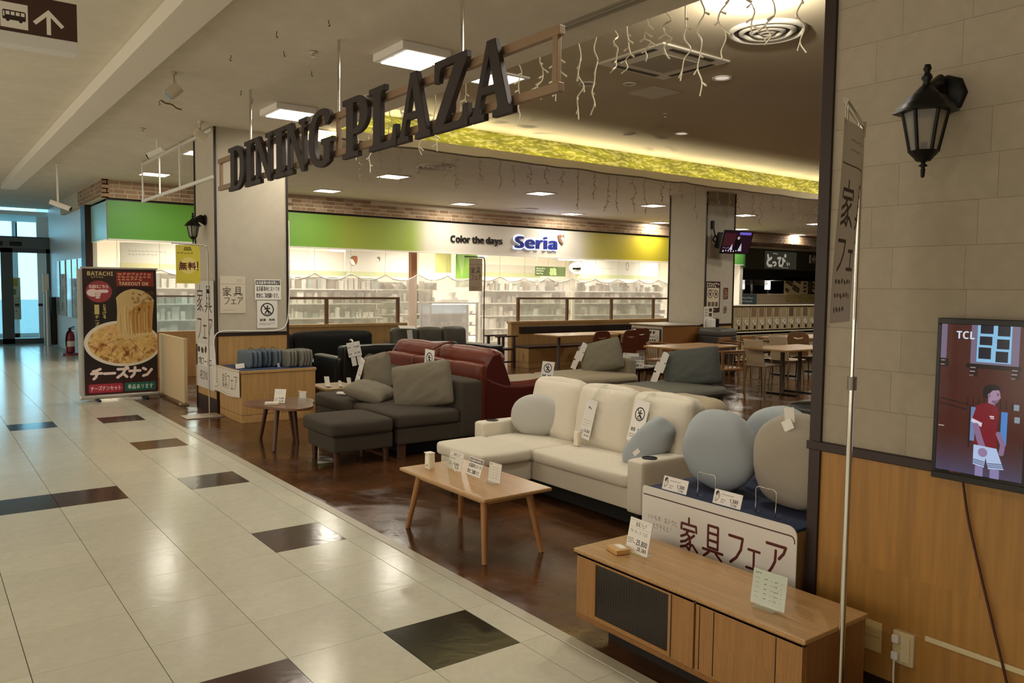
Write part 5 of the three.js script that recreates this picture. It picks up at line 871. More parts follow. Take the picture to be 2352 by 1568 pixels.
{ const t = thing('booster_chair', 'dark brown high chair at the left end of the bench partition', 'chair', [7.55, 0, -10.0]), m = M(0x3d261a, 0.5); for (const [x, z] of [[-0.16, 0.18], [0.2, 0.18], [-0.16, -0.18], [0.2, -0.18]]) part(t, 'leg', span(x - 0.022, x + 0.022, 0, 0.62, z - 0.022, z + 0.022), m); for (const z of [-0.18, 0.18]) part(t, 'arm', span(-0.24, 0.28, 0.62, 0.65, z - 0.03, z + 0.03, 0.004), m); part(t, 'seat', span(-0.18, 0.22, 0.36, 0.4, -0.2, 0.2, 0.006), m); part(t, 'foot_rail', span(-0.16, 0.2, 0.12, 0.15, 0.16, 0.2), m); }
{ // tray return cabinet
  const t = thing('return_cabinet', 'wooden tray return cabinet with two framed notices before the right pillar', 'cabinet', [10.0, 0, -7.95]);
  W(t, 'body', span(9.55, 10.5, 0.05, 0.90, -8.4, -7.55, 0.006), wood(0x9a6a3a, 0.6, 0, 0.4)); W(t, 'front_panel', span(9.53, 9.548, 0.1, 0.88, -8.38, -7.57, 0.003), M(0xb5a892, 0.5)); W(t, 'top', span(9.52, 10.55, 0.90, 0.925, -8.43, -7.52, 0.005), M(0xc2b8a6, 0.5));
  for (const [z, s] of [[-8.17, 1], [-7.77, 2]]) { const f = W(t, 'flap', span(9.515, 9.53, 0.55, 0.84, z - 0.17, z + 0.17, 0.004), M(0x2a211b, 0.5)); part(f, 'notice', plane(0.28, 0.24).rotateY(-PI / 2).translate(9.5135, 0.7, z), art(112, 96, (c) => { c.fillStyle = '#ded6c6'; c.fillRect(0, 0, 112, 96); if (s === 1) { c.fillStyle = '#4a4038'; c.fillRect(50, 14, 34, 28); c.fillRect(0, 58, 112, 3); } else { lines(c, 20, 22, 70, 1, 10, '#2a2420', 18, 3); lines(c, 20, 54, 70, 1, 10, '#6a6056', 8, 5); lines(c, 16, 80, 80, 1, 10, '#2a2420', 12, 7); } })); }
}
{ const t = thing('grey_sink_unit', 'grey rounded box standing beside the right pillar behind the armchairs', 'bin', [10.62, 0, -7.12]); part(t, 'body', span(-0.3, 0.2, 0, 0.72, -0.28, 0.25, 0.03), M(0x3c3834, 0.6)); part(t, 'lid', softBox(0.54, 0.16, 0.56, 0.07, [0, 0.02, 0], 8).translate(-0.05, 0.78, -0.01), M(0x57524c, 0.5)); }
// ---------------------------------------------------------------- signs, cards, screens and small things
const FAIR = '家具フェア';
const noClimb = (c, w, h) => { c.fillStyle = '#ece8e2'; c.fillRect(0, 0, w, h); const r = w * 0.3, x = w / 2, y = h * 0.33; c.strokeStyle = '#1f1a17'; c.fillStyle = '#1f1a17'; c.lineWidth = w * 0.055; c.beginPath(); c.arc(x, y, r, 0, 7); c.stroke(); c.beginPath(); c.arc(x + r * 0.05, y - r * 0.55, r * 0.14, 0, 7); c.fill(); c.lineWidth = w * 0.06; c.beginPath(); c.moveTo(x, y - r * 0.35); c.lineTo(x - r * 0.05, y + r * 0.15); c.lineTo(x - r * 0.3, y + r * 0.5); c.moveTo(x - r * 0.05, y + r * 0.15); c.lineTo(x + r * 0.25, y + r * 0.5); c.moveTo(x - r * 0.4, y - r * 0.1); c.lineTo(x + r * 0.4, y - r * 0.2); c.stroke(); c.lineWidth = w * 0.03; c.beginPath(); c.moveTo(x - r * 0.5, y + r * 0.62); c.quadraticCurveTo(x, y + r * 0.9, x + r * 0.5, y + r * 0.6); c.stroke(); c.lineWidth = w * 0.05; c.beginPath(); c.moveTo(x - r * 0.7, y - r * 0.7); c.lineTo(x + r * 0.7, y + r * 0.7); c.stroke(); write(c, '破損・危険', w * 0.12, h * 0.66, w * 0.15, h * 0.1, w * 0.018, '#1f1a17', 1.0); lines(c, w * 0.12, h * 0.83, w * 0.74, 2, h * 0.05, '#5a524c', h * 0.018, 4); };
const noEat = (c, w, h) => { c.fillStyle = '#f1eee8'; c.fillRect(0, 0, w, h); c.fillStyle = '#191412'; c.fillRect(w * 0.03, h * 0.05, w * 0.94, h * 0.22); write(c, '家具催事内飲食禁止', w * 0.05, h * 0.075, w * 0.093, h * 0.17, w * 0.013, '#f1eee8', 1.0); c.fillStyle = '#f1eee8'; write(c, '!!', w * 0.87, h * 0.075, w * 0.06, h * 0.17, w * 0.014, '#f1eee8', 0.7); write(c, '家具催事内においての', w * 0.05, h * 0.33, w * 0.088, h * 0.26, w * 0.014, '#191412', 1.02); write(c, '飲食はご遠慮願います。', w * 0.05, h * 0.66, w * 0.081, h * 0.26, w * 0.014, '#191412', 1.02); };
const priceArt = (price, tax, title) => (c, w, h) => { c.fillStyle = '#efece6'; c.fillRect(0, 0, w, h); c.strokeStyle = '#8d857c'; c.lineWidth = 3; c.beginPath(); c.moveTo(w * 0.06, h * 0.06); c.lineTo(w * 0.94, h * 0.06); c.moveTo(w * 0.04, h * 0.27); c.lineTo(w * 0.96, h * 0.27); c.stroke(); write(c, FAIR, w * 0.28, h * 0.09, w * 0.1, h * 0.14, w * 0.012, '#5a4a44', 1.0); title(c, w, h); latin(c, price, w * 0.42, h * 0.76, h * 0.22, '#1a1513', 'bold', w * 0.5); latin(c, tax, w * 0.5, h * 0.92, h * 0.15, '#1a1513', 'bold', w * 0.42); lines(c, w * 0.06, h * 0.62, w * 0.26, 3, h * 0.06, '#8a8178', h * 0.035, 5); lines(c, w * 0.3, h * 0.72, w * 0.1, 1, 9, '#3a322d', h * 0.03, 2); };
const sheet = (c, w, h) => { c.fillStyle = '#ebe8e1'; c.fillRect(0, 0, w, h); lines(c, w * 0.08, h * 0.1, w * 0.26, 1, 9, '#5b534c', h * 0.035, 7); for (let i = 0; i < 5; i++) { const y = h * (0.24 + i * 0.14); c.strokeStyle = '#cfc9bf'; c.lineWidth = 2; c.beginPath(); c.moveTo(w * 0.06, y + h * 0.07); c.lineTo(w * 0.94, y + h * 0.07); c.stroke(); lines(c, w * 0.08, y, w * 0.2, 1, 9, '#9a928a', h * 0.02, i + 1); lines(c, w * 0.36, y, w * 0.13, 1, 9, '#4a423c', h * 0.03, i + 3); lines(c, w * 0.53, y, w * 0.1, 1, 9, '#8a827a', h * 0.02, i + 5); lines(c, w * 0.66, y, w * 0.14, 1, 9, '#4a423c', h * 0.03, i + 7); lines(c, w * 0.84, y, w * 0.08, 1, 9, '#8a827a', h * 0.02, i + 9); } };
const acrylic = new THREE.MeshPhysicalMaterial({ color: 0xf7faf8, transmission: 0.95, roughness: 0.03, thickness: 0, ior: 1.49 });
// a printed sheet with a little thickness; its face looks along its own +z
function sheetThing(name, label, cat, w, h, print, pos, rot, base = 'board', thick = 0.002) {
  const t = thing(name, label, cat, pos); t.rotation.order = 'YXZ'; t.rotation.set(rot[1], rot[0], rot[2]);   // rot: turn, tilt, roll
  part(t, base, at(box(w, h, thick), 0, 0, 0), paper); const f = part(t, 'print', plane(w, h), print, { at: [0, 0, thick / 2 + 0.0008], local: true });
  return t;
}
const toCorridor = -PI / 2;
// poster of the furniture fair behind the TV board
{
  const m = art(1100, 700, (c, w, h) => {
    c.fillStyle = '#e3ded9'; c.fillRect(0, 0, w, h); c.strokeStyle = '#47302a'; c.lineWidth = 7; c.beginPath(); c.moveTo(12, 50); c.lineTo(w - 40, 50); c.quadraticCurveTo(w - 12, 50, w - 12, 84); c.stroke();
    write(c, 'いいもの・おトクに', 52, 158, 25, 38, 2.6, '#7a6a62', 1.08); write(c, 'とりそろえ!', 92, 206, 25, 38, 2.6, '#7a6a62', 1.08);
    write(c, '家具', 300, 112, 160, 205, 15, '#571713', 1.12); write(c, 'フ', 655, 112, 130, 190, 16, '#571713'); write(c, 'ェ', 775, 105, 130, 205, 14, '#571713'); write(c, 'ア', 905, 92, 150, 205, 16, '#571713');
    c.fillStyle = '#8d7c60'; for (let i = 0; i < 13; i++) { const x = 190 + i * 66, y = 372; const k = i % 6; c.fillStyle = c.strokeStyle = '#8f7f66'; c.lineWidth = 5; if (k === 0) { c.beginPath(); c.ellipse(x, y + 18, 22, 14, 0, 0, 7); c.fill(); } else if (k === 1) { c.strokeRect(x - 22, y + 6, 44, 8); c.strokeRect(x - 20, y + 8, 40, 28); } else if (k === 2) { c.beginPath(); c.ellipse(x, y + 6, 9, 15, 0, 0, 7); c.fill(); c.fillRect(x - 2, y + 20, 4, 24); } else if (k === 3) { c.strokeRect(x - 8, y - 4, 16, 20); c.strokeRect(x - 8, y + 16, 16, 28); } else if (k === 4) { c.strokeRect(x - 22, y, 44, 34); c.fillRect(x - 22, y, 44, 12); } else { c.beginPath(); c.arc(x, y, 8, 0, 7); c.fill(); c.fillRect(x - 2, y, 4, 44); } }
  }, 0.5);
  const t = thing('poster', 'white furniture fair poster with dark red Japanese lettering behind the TV board', 'poster', [1.21, 0.325, 0.44]), s = new THREE.Shape(), w = 0.875, h = 0.575, r = 0.05;
  s.moveTo(-w / 2, -h / 2); s.lineTo(w / 2, -h / 2); s.lineTo(w / 2, h / 2 - r); s.quadraticCurveTo(w / 2, h / 2, w / 2 - r, h / 2); s.lineTo(-w / 2 + 0.01, h / 2); s.lineTo(-w / 2, h / 2 - 0.01); s.closePath();
  part(t, 'board', at(boxUV(new THREE.ExtrudeGeometry(s, { depth: 0.004, bevelEnabled: false })), 0, 0, 0, 0, toCorridor, 0), paper);
  const f = new THREE.ShapeGeometry(s), p = f.attributes.position, uv = f.attributes.uv; for (let i = 0; i < p.count; i++) uv.setXY(i, p.getX(i) / w + 0.5, p.getY(i) / h + 0.5);
  part(t, 'print', f.rotateY(toCorridor), m, { at: [-0.0052, 0, 0], local: true });
}
// cards in front of the big cushions
for (const [z, l] of [[0.18, 'white price card at the left end of the cushion plinth'], [0.492, 'white price card between the two big cushions']]) sheetThing('price_card', l, 'card', 0.155, 0.066, art(310, 132, (c, w, h) => { c.fillStyle = '#efe9e6'; c.fillRect(0, 0, w, h); c.fillStyle = '#3a332e'; c.beginPath(); c.ellipse(36, 34, 18, 24, 0.3, 0, 7); c.fill(); c.fillStyle = '#b9b1a8'; c.beginPath(); c.ellipse(44, 70, 22, 44, 0.4, 0, 7); c.fill(); c.fillStyle = '#e6ded6'; c.beginPath(); c.ellipse(40, 72, 12, 20, 0.4, 0, 7); c.fill(); lines(c, 90, 36, 190, 1, 9, '#7a726a', 6, 6); lines(c, 90, 84, 50, 2, 20, '#4a423c', 7, 4); latin(c, '1,580', 180, 92, 46, '#171210', 'bold', 96); latin(c, '1,738', 200, 120, 26, '#171210', 'bold', 84); }), [1.245, 0.642, z], [toCorridor, -0.28, 0]);
for (const [z, l] of [[0.325, 'thin wire bookend holding the pale blue bean cushion'], [0.655, 'thin wire bookend holding the sand grey cushion']]) { const t = thing('wire_bookend', l, 'bookend', [1.3, 0.602, z]); part(t, 'wire', tube([[0.04, 0, -0.052], [0, 0, -0.052], [0, 0.05, -0.052], [0, 0.105, -0.052], [0, 0.115, -0.042], [0, 0.115, 0], [0, 0.115, 0.042], [0, 0.105, 0.052], [0, 0.05, 0.052], [0, 0, 0.052], [0.04, 0, 0.052]], 0.0022, 70, 6), chrome); }
{ const t = thing('product_tag', 'white folded paper tag pinned on top of the sand grey cushion', 'tag', [1.40, 1.015, 0.69]); part(t, 'sheet', at(box(0.05, 0.066, 0.001), 0, 0.025, 0, 0.0, toCorridor, 0.12), paper); part(t, 'fold', at(box(0.052, 0.045, 0.001), -0.01, -0.02, 0, -0.5, toCorridor, 0), M(0xf4f1ec, 0.6)); }
// things on the TV board
{ const t = sheetThing('price_sign', 'white price sign for the TV board reading 25,800', 'price sign', 0.145, 0.148, art(580, 592, priceArt('25,800', '28,380', (c, w, h) => { latin(c, 'TV', w * 0.08, h * 0.44, h * 0.13, '#6a5f58', 'normal'); write(c, 'ボード', w * 0.27, h * 0.335, w * 0.11, h * 0.12, 5, '#6a5f58', 1.0); latin(c, '120', w * 0.64, h * 0.44, h * 0.13, '#6a5f58', 'normal'); })), [0.885, 0.482, 0.295], [toCorridor - 0.08, -0.2, 0]); part(t, 'stand_foot', at(box(0.1, 0.0015, 0.06), 0.01, -0.0735, -0.02, 0.2), acrylic); }
{ const t = thing('tissue_block', 'small pale wooden block with a card recess on the TV board', 'wooden block', [0.825, 0.406, 0.225], -0.25); part(t, 'block', rbox(0.07, 0.022, 0.095, 0.003), wood(0xe0b878, 0.3), { at: [0, 0.011, 0], local: true }); part(t, 'inlay', box(0.03, 0.0015, 0.06), paper, { at: [0.012, 0.0228, 0], local: true }); }
{ const t = sheetThing('size_sheet', 'white printed table sheet in a clear stand on the TV board', 'notice', 0.142, 0.128, art(426, 384, sheet), [0.835, 0.476, 1.012], [toCorridor + 0.05, -0.14, 0]); part(t, 'clear_foot', at(box(0.09, 0.004, 0.05), 0, -0.066, 0.01, 0.14), acrylic); part(t, 'clear_cover', box(0.146, 0.134, 0.0015), acrylic, { at: [0, 0, 0.003], local: true }); }
// things on the coffee table
{ const t = thing('leaflet_holder', 'small cream holder block at the far end of the coffee table', 'holder', [1.01, 0.401, -1.70], toCorridor); part(t, 'block', extrude([[-0.028, 0], [0.028, 0], [0.03, 0.014], [0.026, 0.098], [-0.026, 0.098], [-0.03, 0.014]], 0.035), M(0xe9dfc6, 0.6)); part(t, 'label_window', box(0.036, 0.05, 0.002), M(0xf5efe0, 0.6), { at: [0, 0.055, 0.039], local: true }); part(t, 'lid', span(-0.03, 0.03, 0.1, 0.106, -0.006, 0.045, 0.002), M(0xf0e8d6, 0.6)); part(t, 'bar_mark', box(0.016, 0.004, 0.001), darkTrim, { at: [0, 0.022, 0.0395], local: true }); }
{ const t = sheetThing('price_sign', 'price sign reading 9,800 behind a curved clear clip on the coffee table', 'price sign', 0.17, 0.115, art(510, 345, priceArt('9,800', '10,780', (c, w, h) => { lines(c, w * 0.1, h * 0.4, w * 0.5, 1, 9, '#9a9088', h * 0.05, 3); })), [1.12, 0.455, -1.585], [toCorridor - 0.04, -0.24, 0]); part(t, 'clear_clip', tube([[-0.085, -0.05, 0.03], [-0.085, -0.02, 0.045], [-0.07, 0.0, 0.05], [-0.03, 0.012, 0.05], [0.02, 0.01, 0.05], [0.06, -0.03, 0.045], [0.085, -0.055, 0.04]], 0.004, 40, 8), acrylic); part(t, 'clear_pocket', box(0.08, 0.055, 0.002), acrylic, { at: [-0.045, -0.028, 0.035], local: true }); }
sheetThing('notice_card', 'white notice card with a black heading strip on the coffee table', 'notice', 0.165, 0.112, art(495, 336, noEat), [1.13, 0.452, -1.375], [toCorridor - 0.04, -0.3, 0]);
{ const t = sheetThing('size_sheet', 'white printed table sheet in a clear stand on the coffee table', 'notice', 0.118, 0.115, art(354, 345, sheet), [1.12, 0.463, -1.145], [toCorridor + 0.05, -0.12, 0]); part(t, 'clear_foot', at(box(0.075, 0.004, 0.05), 0, -0.06, 0.01, 0.12), acrylic); }
// cards hung on the sofas
function hung(label, w, h, print, pos, rot, band, bandMat = acrylic) { const t = sheetThing('hanging_card', label, 'card', w, h, print, pos, rot); part(t, 'band', at(tube(band, 0.012, 20, 4).scale(1, 1, 1), 0, 0, 0), bandMat); return t; }
hung('tall price card hanging between the left and middle back cushions of the white sofa', 0.125, 0.30, art(250, 600, (c, w, h) => { c.fillStyle = '#dfdbd5'; c.fillRect(0, 0, w, h); c.fillStyle = '#2a2420'; c.beginPath(); c.ellipse(100, 120, 26, 9, 0, 0, 7); c.fill(); c.fillRect(84, 130, 10, 20); c.fillRect(120, 128, 36, 12); lines(c, 30, 320, 180, 3, 40, '#8f877e', 6, 3); latin(c, '54,800', 92, 500, 62, '#171210', 'bold', 130); latin(c, '60,280', 110, 556, 40, '#171210', 'bold', 110); lines(c, 20, 480, 60, 4, 16, '#6a625a', 10, 9); }), [2.36, 0.605, -1.68], [toCorridor - 0.06, -0.2, -0.09], [[0, 0.15, 0], [0, 0.26, -0.06], [0, 0.27, -0.15]]);
{ const t = thing('leaflet_holder', 'small cream holder standing on the white sofa seat below the price card', 'holder', [2.33, 0.40, -1.755], toCorridor); part(t, 'block', extrude([[-0.022, 0], [0.022, 0], [0.02, 0.1], [-0.02, 0.1]], 0.025), M(0xe9dfc6, 0.6)); part(t, 'label_window', box(0.028, 0.04, 0.002), paper, { at: [0, 0.06, 0.029], local: true }); }
hung('tall no climbing card hanging between the middle and right back cushions of the white sofa', 0.15, 0.30, art(300, 600, noClimb), [2.37, 0.66, -1.17], [toCorridor - 0.06, -0.2, -0.09], [[0, 0.15, 0], [0, 0.2, -0.06], [0, 0.2, -0.15]]);
hung('white no climbing card hanging down the back of the red sofa', 0.2, 0.29, art(300, 440, noClimb), [2.85, 0.75, -4.83], [toCorridor, -0.05, -0.04], [[0.03, 0.15, 0], [0.05, 0.22, -0.14], [0.05, 0.24, -0.26]], M(0x6b3a2c, 0.4));
sheetThing('hanging_card', 'small printed slip beside the no climbing card on the red sofa', 'card', 0.14, 0.18, art(140, 180, (c, w, h) => { c.fillStyle = '#ddd6d0'; c.fillRect(0, 0, w, h); lines(c, 16, 30, 100, 8, 18, '#a39a92', 5, 4); }), [2.85, 0.66, -4.58], [toCorridor, -0.05, -0.1]);
hung('big price board hanging over the left end of the black leather sofa', 0.19, 0.2, art(380, 400, (c, w, h) => { c.fillStyle = '#dcd8d2'; c.fillRect(0, 0, w, h); lines(c, 60, 70, 200, 1, 9, '#8a8279', 8, 2); latin(c, '79,800', 180, 160, 62, '#1a1513', 'bold', 170); lines(c, 30, 140, 120, 1, 9, '#1a1513', 26, 3); lines(c, 60, 230, 200, 1, 9, '#8a8279', 8, 5); latin(c, '87,780', 180, 330, 62, '#1a1513', 'bold', 170); lines(c, 30, 320, 120, 1, 9, '#1a1513', 26, 7); }), [3.16, 0.715, -7.355], [-0.1, -0.1, 0.16], [[0, 0.1, 0], [0.01, 0.13, -0.05], [0.01, 0.13, -0.12]], paper);
{ const b = scene.children[scene.children.length - 1]; for (const x of [-0.035, 0.05]) part(b, 'slip', box(0.068, 0.12, 0.0015), M(0xd8d4ce, 0.7), { at: [x, -0.165, 0], local: true }); }
sheetThing('hanging_card', 'white card lying over the top of the olive back cushions', 'card', 0.3, 0.1, art(90, 30, (c) => { c.fillStyle = '#d9d3c8'; c.fillRect(0, 0, 90, 30); }), [5.03, 0.895, -9.22], [0, -1.1, -0.08]); sheetThing('hanging_slip', 'white slip hanging in front of the left olive back cushion', 'card', 0.1, 0.2, paper, [5.05, 0.75, -9.155], [0, -0.1, 0.06]);
{ const t = thing('tag_strip', 'strip of white product slips hanging from the far cushion of the grey sofa', 'tag', [2.30, 0.62, -5.42]); t.rotation.order = 'YXZ'; t.rotation.set(-0.12, toCorridor, -0.35); for (const [i, y] of [[0, 0.1], [1, 0.0], [2, -0.11]]) part(t, 'slip', plane(0.1, 0.095), art(100, 95, (c, w, h) => { c.fillStyle = '#d9d5cf'; c.fillRect(0, 0, w, h); lines(c, 14, 20, 70, 3, 14, '#8a8279', 4, i + 2); latin(c, ['', '39,800', '43,780'][i], 30, 80, 22, '#1a1513', 'bold', 60); }), { at: [0, y, 0.002], local: true }); part(t, 'backing', box(0.104, 0.33, 0.001), paper); part(t, 'clear_band', tube([[0, 0.16, 0], [0, 0.22, -0.06], [0, 0.2, -0.14]], 0.012, 14, 6), acrylic); }
single('remote_box', 'small white box lying on the far seat of the dark grey sofa', 'box', rbox(0.05, 0.022, 0.14, 0.004), paper, [1.93, 0.452, -5.05], [0, 0.5, 0]);
{ const t = sheetThing('notice_stand', 'white no climbing sign standing between beige and slate sofa beds', 'sign', 0.17, 0.24, art(255, 360, noClimb), [4.4, 0.585, -4.67], [toCorridor + 0.35, -0.2, -0.03]); part(t, 'black_stand', [at(box(0.15, 0.012, 0.12), 0, -0.13, -0.03), at(box(0.02, 0.24, 0.012), 0, -0.02, -0.02, 0.1)], blackMetal); }
{ const t = thing('stool', 'low black stool under the no climbing sign between the sofa beds', 'stool', [4.45, 0, -4.67]); part(t, 'seat', at(rbox(0.4, 0.05, 0.36, 0.02), 0, 0.425, 0), M(0x15110f, 0.6)); for (const [x, z] of [[-0.15, -0.13], [0.15, -0.13], [-0.15, 0.13], [0.15, 0.13]]) part(t, 'leg', at(cyl(0.014, 0.014, 0.4, 8), x, 0.2, z), blackMetal); }
for (const [l, p, r] of [['white slips hanging down the beige cushion of the beige sofa bed', [5.78, 0.64, -5.66], [toCorridor + 0.3, -0.25, -0.3]], ['white slips hanging down the slate cushion of the slate sofa bed', [5.72, 0.62, -4.08], [toCorridor + 0.3, -0.25, -0.25]]]) { const t = thing('tag_strip', l, 'tag', p); t.rotation.order = 'YXZ'; t.rotation.set(r[1], r[0], r[2]); part(t, 'backing', box(0.06, 0.4, 0.001), paper); for (const y of [0.13, 0, -0.14]) part(t, 'slip', box(0.13 - Math.abs(y) * 0.3, 0.12, 0.0015), M(0xddd8d0, 0.6), { at: [y * 0.1, y, 0.002], local: true }); }
// papers on the dark side table and the round one, cards on the pale cabinet
sheetThing('size_sheet', 'large white sheet leaning on the dark side table', 'notice', 0.26, 0.2, art(260, 200, sheet), [7.16, 0.50, -6.03], [toCorridor + 0.4, -0.25, 0]); sheetThing('notice_card', 'white notice with dark bars standing on the dark side table', 'notice', 0.22, 0.17, art(220, 170, noEat), [7.05, 0.485, -5.78], [toCorridor + 0.4, -0.2, 0]); single('brochure', 'white folded brochure lying on the dark side table', 'paper', rbox(0.16, 0.02, 0.2, 0.004), paper, [7.28, 0.412, -5.76], [0, 0.4, 0]);
{ const t = sheetThing('price_sign', 'white price sign leaning on the round side table', 'price sign', 0.115, 0.14, art(230, 280, (c, w, h) => { c.fillStyle = '#e9e5de'; c.fillRect(0, 0, w, h); latin(c, '9,800', 96, 200, 44, '#1a1513', 'bold', 110); latin(c, '10,780', 100, 250, 34, '#1a1513', 'bold', 100); lines(c, 20, 180, 60, 5, 16, '#8a8279', 8, 4); lines(c, 30, 60, 160, 2, 30, '#b5aea6', 5, 2); }), [1.2, 0.488, -4.93], [-0.75, -0.3, 0]); }
{ const t = thing('leaflet_block', 'low cream block in front of the price sign on the round table', 'holder', [1.10, 0.418, -4.88], -0.5); part(t, 'block', rbox(0.13, 0.025, 0.06, 0.004), M(0xe6ddc8, 0.6), { at: [0, 0.0125, 0], local: true }); part(t, 'inlay', box(0.1, 0.001, 0.03), paper, { at: [0, 0.0257, 0], local: true }); }
{ const t = thing('card_stand', 'clear card stand with white leaflet at the right of the round table', 'holder', [1.37, 0.417, -4.76], -0.6); part(t, 'clear_body', extrude([[-0.04, 0], [0.04, 0], [0.04, 0.12], [-0.04, 0.13]], 0.03, 0.002), acrylic); part(t, 'leaflet', box(0.06, 0.06, 0.001), paper, { at: [0.0, 0.09, 0.015], local: true }); }
[['white card leaning at the left of the pale cabinet', 2.3, -6.3, 0.13], ['small white card in the middle of the pale cabinet', 2.43, -6.22, 0.08], ['white card leaning at the right of the pale cabinet', 2.55, -6.22, 0.11]].forEach(([l, x, z, h]) => { const t = sheetThing('display_card', l, 'card', h * 0.7, h, paper, [x, 0.36 + h / 2, z], [0.5, -0.25, -0.1]); part(t, 'foot', at(box(h * 0.7, 0.002, 0.04), 0, -h / 2 + 0.008, 0.02, 0.25), paper); });
// ---------------------------------------------------------------- papers on the left pillar
sheetThing('wall_notice', 'furniture fair paper at the left on the pillar front', 'notice', 0.31, 0.455, art(310, 455, (c, w, h) => { c.fillStyle = '#d5cbb8'; c.fillRect(0, 0, w, h); c.strokeStyle = '#5c5146'; c.lineWidth = 3; c.beginPath(); c.moveTo(0, 100); c.lineTo(w, 96); c.stroke(); write(c, '家具', 22, 128, 122, 122, 9, '#40362e', 1.12); write(c, 'フェア', 42, 252, 82, 100, 8, '#40362e', 0.98); lines(c, 30, 415, 220, 1, 9, '#8d8272', 4, 3); c.strokeStyle = '#8d8272'; c.strokeRect(215, 44, 44, 26); }), [1.465, 1.46, -7.196], [0, 0, 0]);
sheetThing('wall_notice', 'white notice with two lines of dark Japanese writing on the pillar front', 'notice', 0.335, 0.255, art(670, 510, noEat), [1.905, 1.525, -7.195], [0, 0, 0]);
sheetThing('wall_notice', 'white no climbing notice below the other notice on the pillar front', 'notice', 0.26, 0.345, art(390, 520, noClimb), [1.893, 1.215, -7.196], [0, 0, 0]);
sheetThing('wall_poster', 'tall white furniture fair poster on the side of the left pillar', 'poster', 0.80, 1.36, art(600, 1020, (c, w, h) => { c.fillStyle = '#cbc7c2'; c.fillRect(0, 0, w, h); write(c, '家具', 40, 40, 240, 270, 15, '#3d352f', 1.12); write(c, 'フェア', 50, 330, 170, 240, 15, '#3d352f', 1.0); c.fillStyle = '#5a4a40'; c.fillRect(0, 615, 60, 200); c.fillStyle = '#d6d2cc'; c.fillRect(60, 600, w - 60, 110); lines(c, 90, 660, 420, 1, 9, '#3d352f', 54, 5); c.fillStyle = '#dedad4'; c.fillRect(60, 716, w - 60, 96); write(c, '階フードコ', 120, 728, 74, 74, 9, '#2c2521', 1.08); latin(c, '1', 78, 796, 80, '#2c2521', 'bold'); latin(c, 'ÆON', 120, 940, 112, '#3d352f', 'normal', 260); }), [1.255, 0.95, -7.66], [toCorridor, 0, 0]);
{ const t = thing('plinth_banner', 'white cloth with furniture fair lettering hung on the side of the wooden plinth', 'banner', [1.262, 0.455, -6.84]); const g = new THREE.PlaneGeometry(0.98, 0.31, 30, 6), p = g.attributes.position; for (let i = 0; i < p.count; i++) { const u = p.getX(i) / 0.98; p.setZ(i, 0.012 * Math.sin(u * 9) * (0.6 - p.getY(i)) + 0.008); p.setY(i, p.getY(i) - 0.02 * Math.sin((u + 0.5) * PI) * (p.getY(i) < 0 ? 1 : 0.3)); } g.computeVertexNormals(); part(t, 'cloth', g.rotateY(toCorridor), art(980, 310, (c, w, h) => { c.fillStyle = '#d6cfc4'; c.fillRect(0, 0, w, h); c.strokeStyle = '#6a5d50'; c.lineWidth = 4; c.beginPath(); c.moveTo(0, 20); c.lineTo(w, 20); c.stroke(); write(c, FAIR, 340, 60, 110, 180, 10, '#40362e', 1.06); lines(c, 300, 285, 600, 1, 9, '#9a8f80', 5, 3); }), { at: [0, 0, 0], local: true }).material.side = THREE.DoubleSide; }
{ const t = thing('cable', 'white cable run along the dark rail and down the left pillar', 'cable', [0, 0, 0]); part(t, 'cord', [tube([[1.24, 0.42, -7.17], [1.235, 0.7, -7.175], [1.235, 0.95, -7.178], [1.29, 1.005, -7.175], [1.7, 1.01, -7.175], [2.0, 1.01, -7.176], [2.1, 1.04, -7.178], [2.145, 1.12, -7.18], [2.17, 1.4, -7.175], [2.175, 2.0, -7.17], [2.172, 2.4, -7.175]], 0.007, 90, 6)], whitePaint); part(t, 'plug_coil', new THREE.TorusGeometry(0.03, 0.008, 6, 16).rotateY(0.6).translate(1.235, 0.38, -7.15), whitePaint); }
// stand with the yellow sheet
{
  const t = thing('sign_stand', 'thin metal stand with a yellow sheet reading free in Japanese', 'sign stand', [1.14, 0, -7.1]), m = M(0xaaa6a0, 0.3, { metalness: 0.8 });
  part(t, 'pole', tube([[0, 0.02, 0], [0, 1.0, 0], [0, 1.98, 0], [-0.01, 2.03, 0], [-0.05, 2.045, 0], [-0.2, 2.05, 0], [-0.4, 2.055, 0]], 0.0085, 60, 8), m); part(t, 'collar', at(cyl(0.014, 0.014, 0.05, 12), 0, 1.5, 0), blackMetal);
  part(t, 'base_plate', at(rbox(0.42, 0.012, 0.3, 0.003), -0.09, 0.007, 0.0), M(0xb3a595, 0.4)); part(t, 'clips', [bar([-0.32, 2.05, 0], [-0.32, 2.0, 0], 0.004), bar([-0.1, 2.05, 0], [-0.1, 2.0, 0], 0.004)], m);
  part(t, 'sheet', box(0.272, 0.45, 0.003), M(0xcfc24a, 0.6), { at: [-0.222, 1.815, 0], local: true });
  part(t, 'print', plane(0.272, 0.45), art(272, 450, (c, w, h) => { c.fillStyle = '#cbbd3c'; c.fillRect(0, 0, w, h); c.fillStyle = '#d9cd78'; c.beginPath(); c.arc(140, 240, 96, 0, 7); c.fill(); c.fillStyle = '#cbbd3c'; c.beginPath(); c.arc(140, 235, 34, 0, 7); c.fill(); c.fillStyle = '#7a6a1e'; c.fillRect(88, 42, 90, 24); c.fillRect(96, 22, 74, 18); lines(c, 24, 96, 224, 1, 9, '#8a7a2a', 16, 3); write(c, '無料', 30, 196, 96, 96, 13, '#54180f', 1.06); write(c, '!', 222, 190, 44, 110, 15, '#54180f'); lines(c, 60, 424, 160, 1, 9, '#9a8a3a', 4, 2); }), { at: [-0.222, 1.815, 0.0026], local: true });
}
